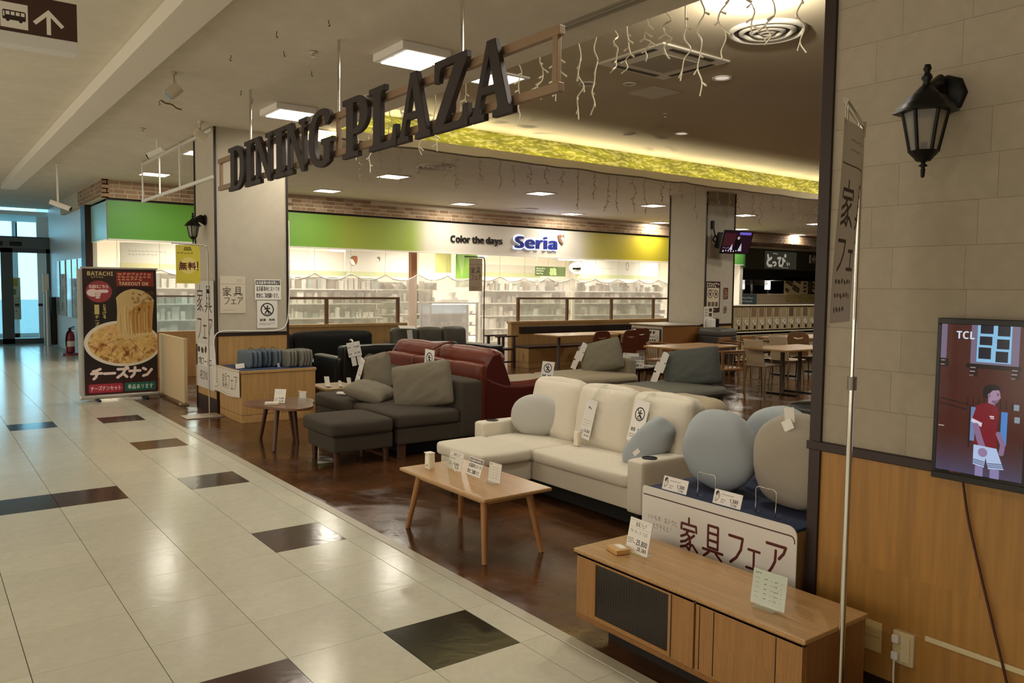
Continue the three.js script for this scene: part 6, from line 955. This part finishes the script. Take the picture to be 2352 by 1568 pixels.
// roll-up banner with the cheese naan
{
  const t = thing('rollup_banner', 'dark roll up banner with a stretchy cheese bread on a white plate', 'banner', [0.57, 0, -9.15]);
  part(t, 'cassette', at(rbox(1.0, 0.06, 0.12, 0.02), -0.02, 0.055, -0.03), M(0xc8c8c6, 0.3, { metalness: 0.7 })); part(t, 'foot', [at(rbox(0.04, 0.025, 0.3, 0.008), -0.3, 0.0125, -0.02), at(rbox(0.04, 0.025, 0.3, 0.008), 0.3, 0.0125, -0.02)], blackMetal); part(t, 'top_bar', at(rbox(0.96, 0.025, 0.025, 0.006), 0, 1.785, 0), M(0xcac8c4, 0.3, { metalness: 0.6 })); part(t, 'mast', bar([0.02, 0.06, -0.05], [0.02, 1.78, -0.02], 0.012), chrome); part(t, 'back_sheet', span(-0.515, 0.46, 0.09, 1.77, -0.052, -0.049), M(0xc9cac8, 0.5));
  part(t, 'sheet', span(-0.455, 0.46, 0.075, 1.775, -0.002, 0.0), M(0x2a1512, 0.5));
  part(t, 'print', plane(0.915, 1.7), art(915, 1700, (c, w, h) => {
    const g = c.createLinearGradient(0, 0, 0, h); g.addColorStop(0, '#33130f'); g.addColorStop(0.25, '#1d0f0d'); g.addColorStop(0.75, '#170b0b'); g.addColorStop(1, '#4a1418'); c.fillStyle = g; c.fillRect(0, 0, w, h);
    latin(c, 'BATACHI', 52, 92, 76, '#d9c98c', 'bold', 320); lines(c, 110, 112, 190, 1, 9, '#b8a468', 14, 4);
    c.fillStyle = '#8d2f2a'; c.beginPath(); c.roundRect(410, 36, 470, 196, 8); c.fill(); lines(c, 438, 66, 410, 3, 36, '#d98e72', 22, 7); latin(c, 'TAKEOUT OK', 440, 218, 62, '#f1d9b4', 'bold', 420);
    c.fillStyle = '#9c3a42'; c.beginPath(); c.ellipse(195, 305, 158, 146, 0, 0, 7); c.fill(); write(c, 'お店はこちら', 72, 215, 44, 46, 7, '#f2dada', 0.9);
    c.fillStyle = '#f0dcdc'; c.beginPath(); c.roundRect(170, 278, 140, 44, 22); c.fill(); c.beginPath(); c.ellipse(120, 322, 72, 52, 0.1, 0, 7); c.fill(); for (let i = 0; i < 3; i++) { c.beginPath(); c.roundRect(150, 322 + i * 26, 74 - i * 8, 26, 13); c.fill(); c.strokeStyle = '#9c3a42'; c.lineWidth = 4; c.stroke(); }
    for (const [str, x, y] of [['とろける', 232, 470], ['チーズ', 140, 620]]) write(c, str, x, y, 50, 50, 8, '#cdbb7a', 1.0, true);
    c.fillStyle = '#c9b878'; c.fillRect(136, 480, 58, 130);
    c.fillStyle = '#e9e2d4'; c.beginPath(); c.ellipse(480, 1010, 480, 310, 0.06, 0, 7); c.fill();
    const r = (() => { let q = 5; return () => (q = (q * 16807) % 2147483647) / 2147483647; })();
    c.save(); c.beginPath(); c.ellipse(490, 1010, 440, 275, 0.06, 0, 7); c.clip(); c.fillStyle = '#d5ac6a'; c.fillRect(0, 600, w, 800); for (let i = 0; i < 420; i++) { const x = r() * w, y = 740 + r() * 560, dark = y > 1020 ? 1 : 0.35; c.fillStyle = r() < 0.28 * dark ? `rgba(122,58,18,${0.25 + 0.35 * r()})` : `rgba(${230 + r() * 20},${190 + r() * 30},${120 + r() * 40},0.35)`; c.beginPath(); c.ellipse(x, y, 12 + r() * 46, 6 + r() * 20, r() * 3, 0, 7); c.fill(); } c.strokeStyle = 'rgba(110,60,20,0.6)'; c.lineWidth = 7; c.beginPath(); c.moveTo(430, 780); c.lineTo(520, 930); c.lineTo(250, 1010); c.moveTo(540, 930); c.lineTo(760, 1180); c.moveTo(520, 940); c.lineTo(880, 840); c.stroke(); c.restore();
    c.fillStyle = '#dfc38c'; c.beginPath(); c.moveTo(400, 390); c.quadraticCurveTo(470, 290, 600, 268); c.quadraticCurveTo(800, 270, 880, 420); c.lineTo(860, 640); c.quadraticCurveTo(850, 820, 850, 900); c.lineTo(500, 960); c.quadraticCurveTo(400, 860, 405, 700); c.quadraticCurveTo(420, 540, 400, 390); c.fill();
    c.fillStyle = '#c8964e'; c.beginPath(); c.moveTo(560, 590); c.quadraticCurveTo(720, 420, 870, 440); c.lineTo(850, 860); c.lineTo(600, 880); c.quadraticCurveTo(580, 740, 560, 590); c.fill(); for (let i = 0; i < 26; i++) { c.strokeStyle = r() < 0.5 ? 'rgba(160,110,50,0.5)' : 'rgba(240,220,170,0.6)'; c.lineWidth = 4 + r() * 14; const x = 430 + r() * 400; c.beginPath(); c.moveTo(x, 480 + r() * 150); c.quadraticCurveTo(x - 8, 700, x + 6, 800 + r() * 100); c.stroke(); } for (let i = 0; i < 40; i++) { c.fillStyle = `rgba(120,66,24,${0.15 + 0.3 * r()})`; c.beginPath(); c.ellipse(600 + r() * 270, 300 + r() * 220, 8 + r() * 26, 6 + r() * 16, r() * 3, 0, 7); c.fill(); } c.fillStyle = '#2c160c'; c.beginPath(); c.ellipse(690, 545, 10, 26, 0.1, 0, 7); c.fill();
    write(c, 'チーズナン', 66, 1335, 158, 150, 36, '#f6e3e3', 1.0);
    c.fillStyle = '#b1314a'; c.beginPath(); c.roundRect(46, 1548, 420, 118, 24); c.fill(); write(c, 'チーズナンセット', 66, 1576, 46, 62, 8, '#f8e2e6', 1.04); c.fillStyle = '#1f6a5c'; c.beginPath(); c.roundRect(486, 1548, 400, 118, 24); c.fill(); write(c, '単品あります', 524, 1574, 52, 66, 7, '#dff0ea', 1.06);
  }, 0.45), { at: [0.0025, 0.925, 0.0012], local: true });
}
{ const t = thing('standing_panel', 'plain beige panel standing on the dark floor behind the cheese banner', 'panel', [1.12, 0, -8.7]); part(t, 'panel', at(rbox(0.045, 0.84, 1.3, 0.006), 0, 0.46, 0), M(0xcdb791, 0.6)); part(t, 'foot', [at(rbox(0.12, 0.03, 0.05, 0.006), 0, 0.02, 0.55), at(rbox(0.12, 0.03, 0.05, 0.006), 0, 0.02, -0.55)], M(0xbfae90, 0.5)); }
{ const t = thing('fire_extinguisher', 'red fire extinguisher on a round foot by the corridor wall', 'fire extinguisher', [1.05, 0, -17.1]), red = M(0x7a1526, 0.35); part(t, 'cylinder', lathe([[0, 0.04], [0.085, 0.05], [0.09, 0.08], [0.09, 0.42], [0.07, 0.5], [0.03, 0.53], [0, 0.53]], 24), red); part(t, 'foot', at(cyl(0.16, 0.18, 0.04, 24), 0, 0.02, 0), red); part(t, 'valve', [at(cyl(0.022, 0.03, 0.07, 12), 0, 0.56, 0), at(box(0.13, 0.02, 0.03), 0.03, 0.6, 0, 0, 0, 0.3), at(box(0.12, 0.015, 0.03), 0.03, 0.57, 0)], blackMetal); part(t, 'hose', tube([[0, 0.56, 0.03], [-0.06, 0.5, 0.07], [-0.09, 0.35, 0.06], [-0.085, 0.2, 0.05]], 0.013, 20, 8), blackMetal); part(t, 'label_band', at(cyl(0.0912, 0.0912, 0.12, 24, 1, true), 0, 0.25, 0), M(0xd6cfc6, 0.5)); }
// notices on the corridor wall and beside the doors
for (const [i, z] of [-16.4, -17.2, -18.0, -18.9, -19.8].entries()) sheetThing('wall_poster', `pale poster in a glass frame on the corridor wall, ${['nearest to the brick corner', 'second from the brick corner', 'third from the brick corner', 'fourth from the brick corner', 'next to the entrance door'][i]}`, 'poster', 0.62, 1.3, art(124, 260, (c, w, h) => { c.fillStyle = '#b9c4c4'; c.fillRect(0, 0, w, h); for (let k = 0; k < 16; k++) { c.fillStyle = ['#8fa3a6', '#d7dede', '#9bb4bc', '#7d8d8c'][(k + i) % 4]; c.fillRect((k * 37 + i * 11) % 90, (k * 53) % 220, 18 + (k * 7) % 24, 14 + (k * 11) % 30); } }, 0.08), [1.185, 1.45, z], [toCorridor, 0, 0], 'frame', 0.012);
{ const t = thing('sanitizer_post', 'white and grey tall stand with a paddle beside the entrance door', 'stand', [1.0, 0, -20.3]); part(t, 'post', at(cyl(0.07, 0.09, 1.4, 18), 0, 0.7, 0), M(0xaeb6b8, 0.3, { metalness: 0.5 })); part(t, 'head', at(rbox(0.14, 0.5, 0.12, 0.03), -0.02, 1.55, 0), whitePaint); part(t, 'black_holder', at(rbox(0.12, 1.2, 0.12, 0.02), 0.14, 0.62, 0.02), blackMetal); }
for (const [x, l] of [[-0.3, 'yellow notice inside the entrance door, the left one'], [0.42, 'yellow notice inside the entrance door, the right one']]) sheetThing('door_poster', l, 'notice', 0.34, 1.1, art(68, 220, (c, w, h) => { c.fillStyle = '#d9d7b4'; c.fillRect(0, 0, w, h); c.fillStyle = '#b9a83a'; c.fillRect(6, 6, 50, 40); c.fillStyle = '#6f7f3a'; c.fillRect(8, 60, 40, 30); lines(c, 8, 110, 50, 6, 16, '#8a8a7a', 6, 3); }), [x, 1.15, -21.95], [0, 0, 0]);
// ---------------------------------------------------------------- wall lanterns
{
  const iron = M(0x0c0b0a, 0.45, { metalness: 0.4 }), glass = new THREE.MeshPhysicalMaterial({ color: 0xd8d2c6, transmission: 0.8, roughness: 0.28, thickness: 0, ior: 1.5, bumpMap: rep(mottle, 0.03), bumpScale: 0.002 });
  const L = thing('wall_lantern', 'black hexagonal coach lantern on the stone block wall at the right', 'lantern', [1.27, 2.17, 1.37]);
  const hx = (r0, r1, h, y) => at(new THREE.CylinderGeometry(r1, r0, h, 6).rotateY(PI / 6), -0.15, y + h / 2, 0);
  part(L, 'wall_plate', at(lathe([[0, 0], [0.07, 0], [0.07, 0.008], [0.055, 0.02], [0.02, 0.026], [0, 0.026]], 8), 0, 0.11, 0, 0, 0, PI / 2), iron);
  part(L, 'arm', tube([[-0.02, 0.11, 0], [-0.06, 0.135, 0], [-0.11, 0.125, 0], [-0.15, 0.10, 0]], 0.015, 24, 10), iron); part(L, 'arm_web', at(extrude([[0, 0.05], [0, 0.16], [-0.05, 0.17], [-0.12, 0.13], [-0.12, 0.1], [-0.05, 0.08]], 0.012, 0.003), -0.01, 0, -0.006), iron);
  part(L, 'roof', [hx(0.095, 0.085, 0.018, 0.04), hx(0.105, 0.095, 0.012, 0.03), hx(0.078, 0.06, 0.028, 0.058), hx(0.05, 0.018, 0.035, 0.086)], iron);
  part(L, 'finial', at(lathe([[0, 0], [0.016, 0], [0.011, 0.02], [0.018, 0.03], [0.016, 0.04], [0.008, 0.05], [0.014, 0.062], [0.01, 0.076], [0, 0.078]], 14), -0.15, 0.115, 0), iron);
  for (let i = 0; i < 6; i++) { const a = i * PI / 3, b = a + PI / 3, A = [-0.15 + Math.cos(a) * 0.07, 0.032, Math.sin(a) * 0.07], B = [-0.15 + Math.cos(a) * 0.044, -0.10, Math.sin(a) * 0.044], C = [-0.15 + Math.cos(b) * 0.07, 0.032, Math.sin(b) * 0.07], D = [-0.15 + Math.cos(b) * 0.044, -0.10, Math.sin(b) * 0.044]; part(L, 'bar', bar(B, A, 0.0065, 0.007, 6), iron); const g = new THREE.BufferGeometry(); g.setAttribute('position', new THREE.Float32BufferAttribute([...A, ...B, ...D, ...A, ...D, ...C], 3)); g.computeVertexNormals(); part(L, 'pane', boxUV(g), glass); }
  part(L, 'base', [hx(0.036, 0.052, 0.018, -0.118), hx(0.022, 0.036, 0.018, -0.135)], iron); part(L, 'drop_finial', at(lathe([[0, 0], [0.006, 0.004], [0.008, 0.03], [0.005, 0.036], [0.016, 0.042], [0.006, 0.05], [0.01, 0.056], [0.018, 0.06], [0, 0.06]], 14), -0.15, -0.192, 0), iron); part(L, 'lamp_holder', at(cyl(0.012, 0.012, 0.05, 10), -0.15, -0.095, 0), iron);
  const L2 = L.clone(); L2.name = numbered('wall_lantern'); L2.position.set(1.27, 2.27, -7.62); scene.add(L2); L2.userData.label = 'black coach lantern on the corridor side of the left pillar';
}
// ---------------------------------------------------------------- screens
{
  const t = thing('television', 'upright television on the right wall showing a man in a red shirt', 'television', [1.2, 1.215, 1.56]);
  part(t, 'casing', at(rbox(0.035, 0.565, 0.305, 0.006), 0.02, 0, 0), M(0x0b0a0a, 0.35)); part(t, 'bezel', [span(-0.003, 0.004, 0.262, 0.282, -0.152, 0.152, 0.002), span(-0.003, 0.004, -0.282, -0.26, -0.152, 0.152, 0.002), span(-0.003, 0.004, -0.26, 0.262, -0.152, -0.138, 0.002), span(-0.003, 0.004, -0.26, 0.262, 0.138, 0.152, 0.002)], M(0x090808, 0.3)); part(t, 'wall_bracket', span(0.036, 0.07, -0.1, 0.1, -0.08, 0.08), blackMetal);
  const draw = (c, w, h) => {
    c.fillStyle = '#4a2019'; c.fillRect(0, 0, w, h); let q = 3; const r = () => (q = (q * 16807) % 2147483647) / 2147483647; for (let i = 0; i < 900; i++) { c.fillStyle = `rgba(${60 + r() * 40},${24 + r() * 20},${18 + r() * 22},0.25)`; c.fillRect(r() * w, r() * h, 4 + r() * 30, 3 + r() * 8); }
    const g = c.createLinearGradient(0, h * 0.72, 0, h); g.addColorStop(0, 'rgba(70,60,80,0)'); g.addColorStop(1, 'rgba(78,74,110,0.9)'); c.fillStyle = g; c.fillRect(0, h * 0.72, w, h * 0.28); c.fillStyle = '#7b6a86'; c.fillRect(0, 0, 34, 205); c.fillStyle = '#1b0d0c'; c.fillRect(0, 205, 50, 50); c.fillStyle = '#9c8a92'; c.fillRect(4, 215, 24, 6); c.fillRect(2, 240, 24, 6);
    c.fillStyle = '#7a6c86'; c.fillRect(172, 0, 262, 226); c.fillStyle = '#8ec9ef'; c.fillRect(206, 0, 186, 214); c.fillStyle = '#101426'; for (const [x, y, ww, hh] of [[222, 0, 70, 48], [220, 64, 68, 50], [216, 128, 68, 66], [316, 0, 66, 58], [314, 76, 66, 56], [310, 146, 66, 62]]) c.fillRect(x, y, ww, hh); c.fillStyle = '#190b0b'; c.fillRect(150, 226, 300, 26); for (const x of [170, 396]) { c.fillStyle = '#241011'; c.fillRect(x, 240, 46, 60); c.fillStyle = '#a08f96'; c.fillRect(x + 4, 246, 30, 6); c.fillRect(x + 2, 268, 30, 7); c.fillStyle = '#7c5a4c'; c.fillRect(x, 290, 24, 10); }
    c.fillStyle = '#24161c'; c.fillRect(180, 470, 10, 250); c.fillStyle = '#7688b4'; c.fillRect(190, 480, 26, 200); c.fillStyle = '#4f8ad2'; c.fillRect(356, 490, 34, 190); c.strokeStyle = '#1c1010'; c.lineWidth = 6; for (let i = 0; i < 9; i++) { c.beginPath(); c.moveTo(170 + i * 30, 425); c.lineTo(170 + i * 30, 480); c.stroke(); } c.beginPath(); c.moveTo(0, 445); c.lineTo(170, 468); c.moveTo(0, 475); c.lineTo(170, 500); c.stroke(); c.fillStyle = '#8d9aa8'; c.fillRect(420, 440, 28, 34); c.fillRect(426, 510, 28, 34); c.fillStyle = '#b9a8a8'; c.fillRect(6, 610, 34, 6);
    // the man
    c.fillStyle = '#8a6c88'; c.fillRect(282, 420, 40, 60); c.fillStyle = '#a98aa6'; c.fillRect(282, 420, 24, 50); c.beginPath(); c.ellipse(312, 402, 34, 46, 0.1, 0, 7); c.fill(); c.beginPath(); c.moveTo(340, 396); c.lineTo(352, 412); c.lineTo(338, 416); c.fill(); c.fillStyle = '#160e14'; c.beginPath(); c.moveTo(254, 420); c.quadraticCurveTo(240, 346, 290, 340); c.quadraticCurveTo(342, 334, 348, 366); c.lineTo(304, 372); c.lineTo(284, 396); c.lineTo(280, 424); c.fill();
    c.fillStyle = '#8d6d8a'; c.beginPath(); c.ellipse(286, 404, 8, 14, 0, 0, 7); c.fill(); c.fillStyle = '#1d131a'; c.fillRect(326, 388, 14, 4); c.fillStyle = '#3a2536'; c.fillRect(330, 396, 8, 5); c.fillStyle = '#6d4460'; c.fillRect(326, 424, 14, 4); c.fillStyle = '#7c5f7c'; c.beginPath(); c.moveTo(300, 440); c.quadraticCurveTo(322, 452, 336, 440); c.lineTo(330, 430); c.lineTo(304, 430); c.fill();
    c.fillStyle = '#7c1426'; c.beginPath(); c.moveTo(220, 470); c.quadraticCurveTo(270, 440, 300, 452); c.quadraticCurveTo(340, 462, 344, 500); c.lineTo(336, 600); c.lineTo(340, 700); c.quadraticCurveTo(270, 730, 214, 690); c.lineTo(236, 600); c.fill(); c.beginPath(); c.moveTo(222, 468); c.lineTo(196, 560); c.lineTo(256, 584); c.lineTo(276, 480); c.fill(); c.fillStyle = '#dfd6e6'; c.beginPath(); c.moveTo(198, 546); c.lineTo(256, 568); c.lineTo(252, 592); c.lineTo(192, 566); c.fill(); c.fillStyle = '#e6dde6'; c.fillRect(294, 520, 24, 8); c.fillRect(298, 532, 22, 5);
    c.strokeStyle = '#8f6f92'; c.lineWidth = 36; c.lineCap = 'round'; c.beginPath(); c.moveTo(222, 590); c.lineTo(244, 660); c.lineTo(266, 716); c.stroke(); c.lineWidth = 28; c.beginPath(); c.moveTo(346, 620); c.lineTo(372, 680); c.lineTo(366, 730); c.stroke();
    c.fillStyle = '#b9cdf2'; c.beginPath(); c.moveTo(214, 700); c.lineTo(340, 706); c.lineTo(384, 822); c.lineTo(300, 832); c.lineTo(284, 770); c.lineTo(276, 828); c.lineTo(214, 816); c.fill(); c.strokeStyle = '#3a3f66'; c.lineWidth = 4; for (let i = 0; i < 3; i++) { c.beginPath(); c.moveTo(212, 786 + i * 10); c.lineTo(276, 794 + i * 10); c.moveTo(296, 800 + i * 10); c.lineTo(380, 792 + i * 10); c.stroke(); } c.fillStyle = '#8f84b6'; c.fillRect(228, 822, 44, 60); c.fillRect(310, 828, 50, 54); c.beginPath(); c.arc(266, 740, 26, 0, 7); c.fillStyle = '#9a7fa6'; c.fill();
    latin(c, 'TCL', 86, 84, 62, '#dfeaf6', 'bold', 128);
  };
  const cv = document.createElement('canvas'); cv.width = 480; cv.height = 900; draw(cv.getContext('2d'), 480, 880); const tx = new THREE.CanvasTexture(cv); tx.colorSpace = THREE.SRGBColorSpace;
  part(t, 'screen', plane(0.276, 0.522).rotateY(toCorridor).translate(-0.001, 0.001, 0), new THREE.MeshStandardMaterial({ color: 0x050505, roughness: 0.15, emissive: 0xffffff, emissiveMap: tx, emissiveIntensity: 0.42 }));
  const l = new THREE.RectAreaLight(new THREE.Color().setRGB(0.75, 0.7, 1), 0.25, 0.27, 0.5); l.position.set(-0.02, 0, 0); l.rotation.y = PI / 2; l.name = 'screen_lamp'; t.add(l);
  part(t, 'power_cord', tube([[1.245, 0.935, 1.495], [1.255, 0.8, 1.515], [1.255, 0.65, 1.555], [1.255, 0.45, 1.612], [1.25, 0.25, 1.672], [1.25, 0.05, 1.72]], 0.0042, 40, 7), M(0x4a1c16, 0.5), { at: [0, 0, 0] });
}
{
  const t = thing('television', 'small tilted wall television on the right pillar with a dark picture', 'television', [11.06, 2.5, -7.12]); t.rotation.set(0.32, -0.12, 0.05);
  part(t, 'casing', rbox(0.76, 0.46, 0.04, 0.008), M(0x0d0c0c, 0.35), { at: [0, 0, -0.02], local: true });
  const cv = document.createElement('canvas'); cv.width = 360; cv.height = 210; const c = cv.getContext('2d'); c.fillStyle = '#24101a'; c.fillRect(0, 0, 360, 210); c.fillStyle = '#3d1a1e'; c.fillRect(0, 20, 150, 120); c.fillStyle = '#6a5cc0'; c.fillRect(190, 4, 150, 26); c.fillStyle = '#0c0a10'; c.fillRect(150, 70, 70, 130); c.fillStyle = '#c9c0d0'; c.beginPath(); c.moveTo(95, 180); c.lineTo(125, 120); c.lineTo(140, 180); c.fill(); c.beginPath(); c.moveTo(210, 190); c.lineTo(240, 110); c.lineTo(262, 190); c.fill(); c.fillStyle = '#b59a92'; c.beginPath(); c.arc(190, 62, 16, 0, 7); c.fill(); lines(c, 20, 190, 250, 1, 9, '#e6dfe6', 14, 4); lines(c, 20, 162, 90, 1, 9, '#b9b0c0', 10, 6);
  const tx = new THREE.CanvasTexture(cv); tx.colorSpace = THREE.SRGBColorSpace; part(t, 'screen', plane(0.72, 0.42), new THREE.MeshStandardMaterial({ color: 0x060606, roughness: 0.2, emissive: 0xffffff, emissiveMap: tx, emissiveIntensity: 0.5 }), { at: [0, 0, 0.0015], local: true });
  const l = new THREE.RectAreaLight(new THREE.Color().setRGB(0.7, 0.6, 1), 0.3, 0.7, 0.4); l.position.set(0, 0, 0.03); l.rotation.y = PI; l.name = 'screen_lamp'; t.add(l); part(t, 'arm', [at(box(0.12, 0.3, 0.2), -0.26, -0.02, -0.14)], blackMetal);
  const p = thing('wall_socket', 'black plug and looped cord above the small wall television', 'socket', [10.78, 2.84, -7.49]); part(p, 'plug', rbox(0.07, 0.16, 0.05, 0.01), blackMetal); part(p, 'cord', tube([[0, -0.08, 0.03], [0.04, -0.2, 0.03], [-0.02, -0.28, 0.04], [0.04, -0.33, 0.04], [0.09, -0.27, 0.04], [0.03, -0.2, 0.05], [0.12, -0.3, 0.1], [0.2, -0.34, 0.2]], 0.013, 50, 6), blackMetal);
}
// notices and dispenser on the right pillar
sheetThing('wall_poster', 'dark framed notice with two round symbols on the right pillar', 'notice', 0.42, 0.6, art(210, 300, (c, w, h) => { c.fillStyle = '#3a211c'; c.fillRect(0, 0, w, h); lines(c, 16, 24, 176, 2, 22, '#e3d6c0', 14, 3); c.fillStyle = '#d9cbb0'; c.beginPath(); c.roundRect(14, 62, 182, 196, 10); c.fill(); c.strokeStyle = '#3a2a22'; c.lineWidth = 7; for (const x of [62, 148]) { c.beginPath(); c.arc(x, 124, 34, 0, 7); c.stroke(); c.fillStyle = '#3a2a22'; c.fillRect(x - 12, 108, 24, 30); } lines(c, 30, 84, 150, 1, 9, '#3a2a22', 6, 5); for (let i = 0; i < 3; i++) { c.fillStyle = '#6a5a4c'; c.fillRect(30 + i * 54, 200, 42, 44); } lines(c, 30, 278, 150, 1, 9, '#e3d6c0', 10, 7); }), [10.85, 1.45, -7.49], [0, 0, 0]);
sheetThing('wall_notice', 'narrow red brown notice right of the framed notice on the right pillar', 'notice', 0.13, 0.22, art(65, 110, (c, w, h) => { c.fillStyle = '#5a2418'; c.fillRect(0, 0, w, h); lines(c, 10, 24, 44, 5, 18, '#d9b48a', 8, 3); }), [11.24, 1.52, -7.49], [0, 0, 0]); sheetThing('wall_notice', 'small dark label low on the right pillar', 'notice', 0.08, 0.13, art(40, 65, (c, w, h) => { c.fillStyle = '#8a7660'; c.fillRect(0, 0, w, h); c.fillStyle = '#3a2a22'; c.fillRect(12, 20, 18, 20); }), [11.24, 1.2, -7.49], [0, 0, 0]);
{ const t = thing('soap_dispenser', 'white and black soap dispenser on the left corner of the right pillar', 'dispenser', [10.72, 0.95, -7.42]); part(t, 'body', at(rbox(0.16, 0.28, 0.14, 0.03), 0, -0.06, 0), whitePaint); part(t, 'pump_front', at(rbox(0.11, 0.24, 0.1, 0.02), 0.12, -0.04, 0.02), blackMetal); part(t, 'back_board', at(box(0.26, 0.5, 0.012), 0, 0.06, -0.063), paper); part(t, 'notice', plane(0.24, 0.2), art(96, 80, (c, w, h) => { c.fillStyle = '#d9d0c0'; c.fillRect(0, 0, w, h); c.fillStyle = '#3a2f28'; c.fillRect(50, 10, 34, 26); c.fillRect(50, 46, 34, 26); lines(c, 8, 20, 34, 3, 22, '#5a5048', 6, 3); }), { at: [0, 0.2, -0.054], local: true }); }
// ---------------------------------------------------------------- flag stand by the right wall
{
  const t = thing('flag_stand', 'chrome flag stand with a narrow furniture fair flag by the right wall', 'flag stand', [0.86, 0, 1.293]);
  part(t, 'pole', [bar([0, 0.03, 0], [0, 1.30, 0], 0.0105, 0.0105, 14), bar([0, 1.2, 0], [0, 2.12, 0], 0.0078, 0.0078, 14)], chrome); part(t, 'clamp', at(cyl(0.0155, 0.0155, 0.045, 16), 0, 1.275, 0), M(0x7d766c, 0.35, { metalness: 0.6 })); part(t, 'elbow', at(cyl(0.0125, 0.011, 0.05, 14), 0, 2.12, 0), chrome);
  const D = [-0.37, 0.161], at2 = (k, y) => [D[0] * k, y, D[1] * k];
  part(t, 'arm', bar(at2(0, 2.135), at2(1, 2.135), 0.009, 0.009, 14), chrome); part(t, 'clips', [bar(at2(0.2, 2.13), at2(0.2, 2.085), 0.003), bar(at2(0.85, 2.13), at2(0.85, 2.085), 0.003), bar(at2(0.95, 2.13), at2(0.95, 2.075), 0.0025)], chrome);
  part(t, 'base_plate', at(rbox(0.26, 0.012, 0.24, 0.004), -0.02, 0.007, 0.1), M(0x8d877c, 0.4, { metalness: 0.6 }));
  const w = 0.37, h = 0.6, g = new THREE.PlaneGeometry(w, h, 12, 10), p = g.attributes.position; for (let i = 0; i < p.count; i++) p.setZ(i, 0.012 * Math.sin(p.getX(i) * 14 + 1) + 0.01 * Math.sin(p.getY(i) * 5)); g.computeVertexNormals();
  const f = part(t, 'flag', g, art(444, 720, (c, W2, H2) => { c.fillStyle = '#d3ccc1'; c.fillRect(0, 0, W2, H2); lines(c, 120, 60, 200, 2, 34, '#a69b8c', 8, 3); c.strokeStyle = '#574b41'; c.lineWidth = 5; c.beginPath(); c.moveTo(20, 150); c.lineTo(424, 150); c.stroke(); write(c, '家具', 40, 200, 170, 180, 13, '#4a3d34', 1.12); write(c, 'フェア', 40, 400, 120, 140, 13, '#4a3d34', 1.0); lines(c, 60, 570, 180, 3, 50, '#6a5d50', 16, 5); }, 0.8, { side: THREE.DoubleSide }), { at: [D[0] * 0.52, 1.79, D[1] * 0.52], local: true, rot: [0, Math.atan2(-D[1], D[0]) + PI, 0] });
}
// flag stand before the shop entrance
{ const t = thing('flag_stand', 'thin black flag stand with a grey brown fair flag before the shop entrance', 'flag stand', [8.40, 0, -11.8]); part(t, 'pole', tube([[0, 0.02, 0], [0, 1.2, 0], [0, 2.2, 0], [-0.02, 2.235, 0], [-0.1, 2.24, 0], [-0.52, 2.24, 0]], 0.012, 50, 8), blackMetal); part(t, 'base_plate', at(rbox(0.34, 0.015, 0.3, 0.004), 0, 0.008, 0), blackMetal); part(t, 'flag', span(-0.40, -0.06, 1.50, 2.21, -0.003, 0.003), M(0x8b7a66, 0.8)); part(t, 'print', plane(0.34, 0.71), art(170, 355, (c, w, h) => { c.fillStyle = '#8f7d68'; c.fillRect(0, 0, w, h); c.strokeStyle = '#4a3b2e'; c.lineWidth = 3; c.beginPath(); c.moveTo(0, 66); c.lineTo(w, 66); c.stroke(); write(c, '家具', 16, 92, 66, 74, 6, '#3a2c22', 1.06); write(c, 'フェア', 22, 170, 46, 66, 6, '#3a2c22', 1.0); lines(c, 30, 310, 100, 3, 14, '#5a4a3a', 6, 3); }), { at: [-0.23, 1.855, 0.0042], local: true }); }
// ---------------------------------------------------------------- wall plates of the right wall
{ const t = thing('blank_plate', 'flat cream blank cover plate low on the wood panel of the right wall', 'wall plate', [1.267, 0.253, 1.183]); part(t, 'plate', at(rbox(0.006, 0.118, 0.072, 0.003), 0, 0, 0), M(0xcdb27c, 0.4)); part(t, 'seam', at(box(0.001, 0.002, 0.06), -0.0036, 0, 0), M(0x8d7a50, 0.5)); }
{ const t = thing('power_outlet', 'cream surface power outlet box with two plugs low on the right wall', 'outlet', [1.262, 0.252, 1.31]), m = M(0xd2bf93, 0.4); part(t, 'box', at(rbox(0.028, 0.125, 0.082, 0.006), 0, 0, 0), m); part(t, 'cover', at(rbox(0.006, 0.1, 0.036, 0.003), -0.016, 0, 0.01), M(0xdacaa2, 0.4)); for (const y of [0.035, -0.03]) part(t, 'plug', at(rbox(0.024, 0.032, 0.026, 0.006), -0.024, y, -0.022), whitePaint); part(t, 'cord', tube([[-0.03, -0.045, -0.022], [-0.03, -0.1, -0.022], [-0.025, -0.2, -0.02]], 0.004, 14, 6), whitePaint); }
single('cable_duct', 'thin cream cable duct running along the right wall from the outlet', 'duct', rbox(0.012, 0.02, 1.2, 0.003), M(0xd6c69c, 0.4), [1.262, 0.318, 1.985]);
renderer.render(scene, camera);
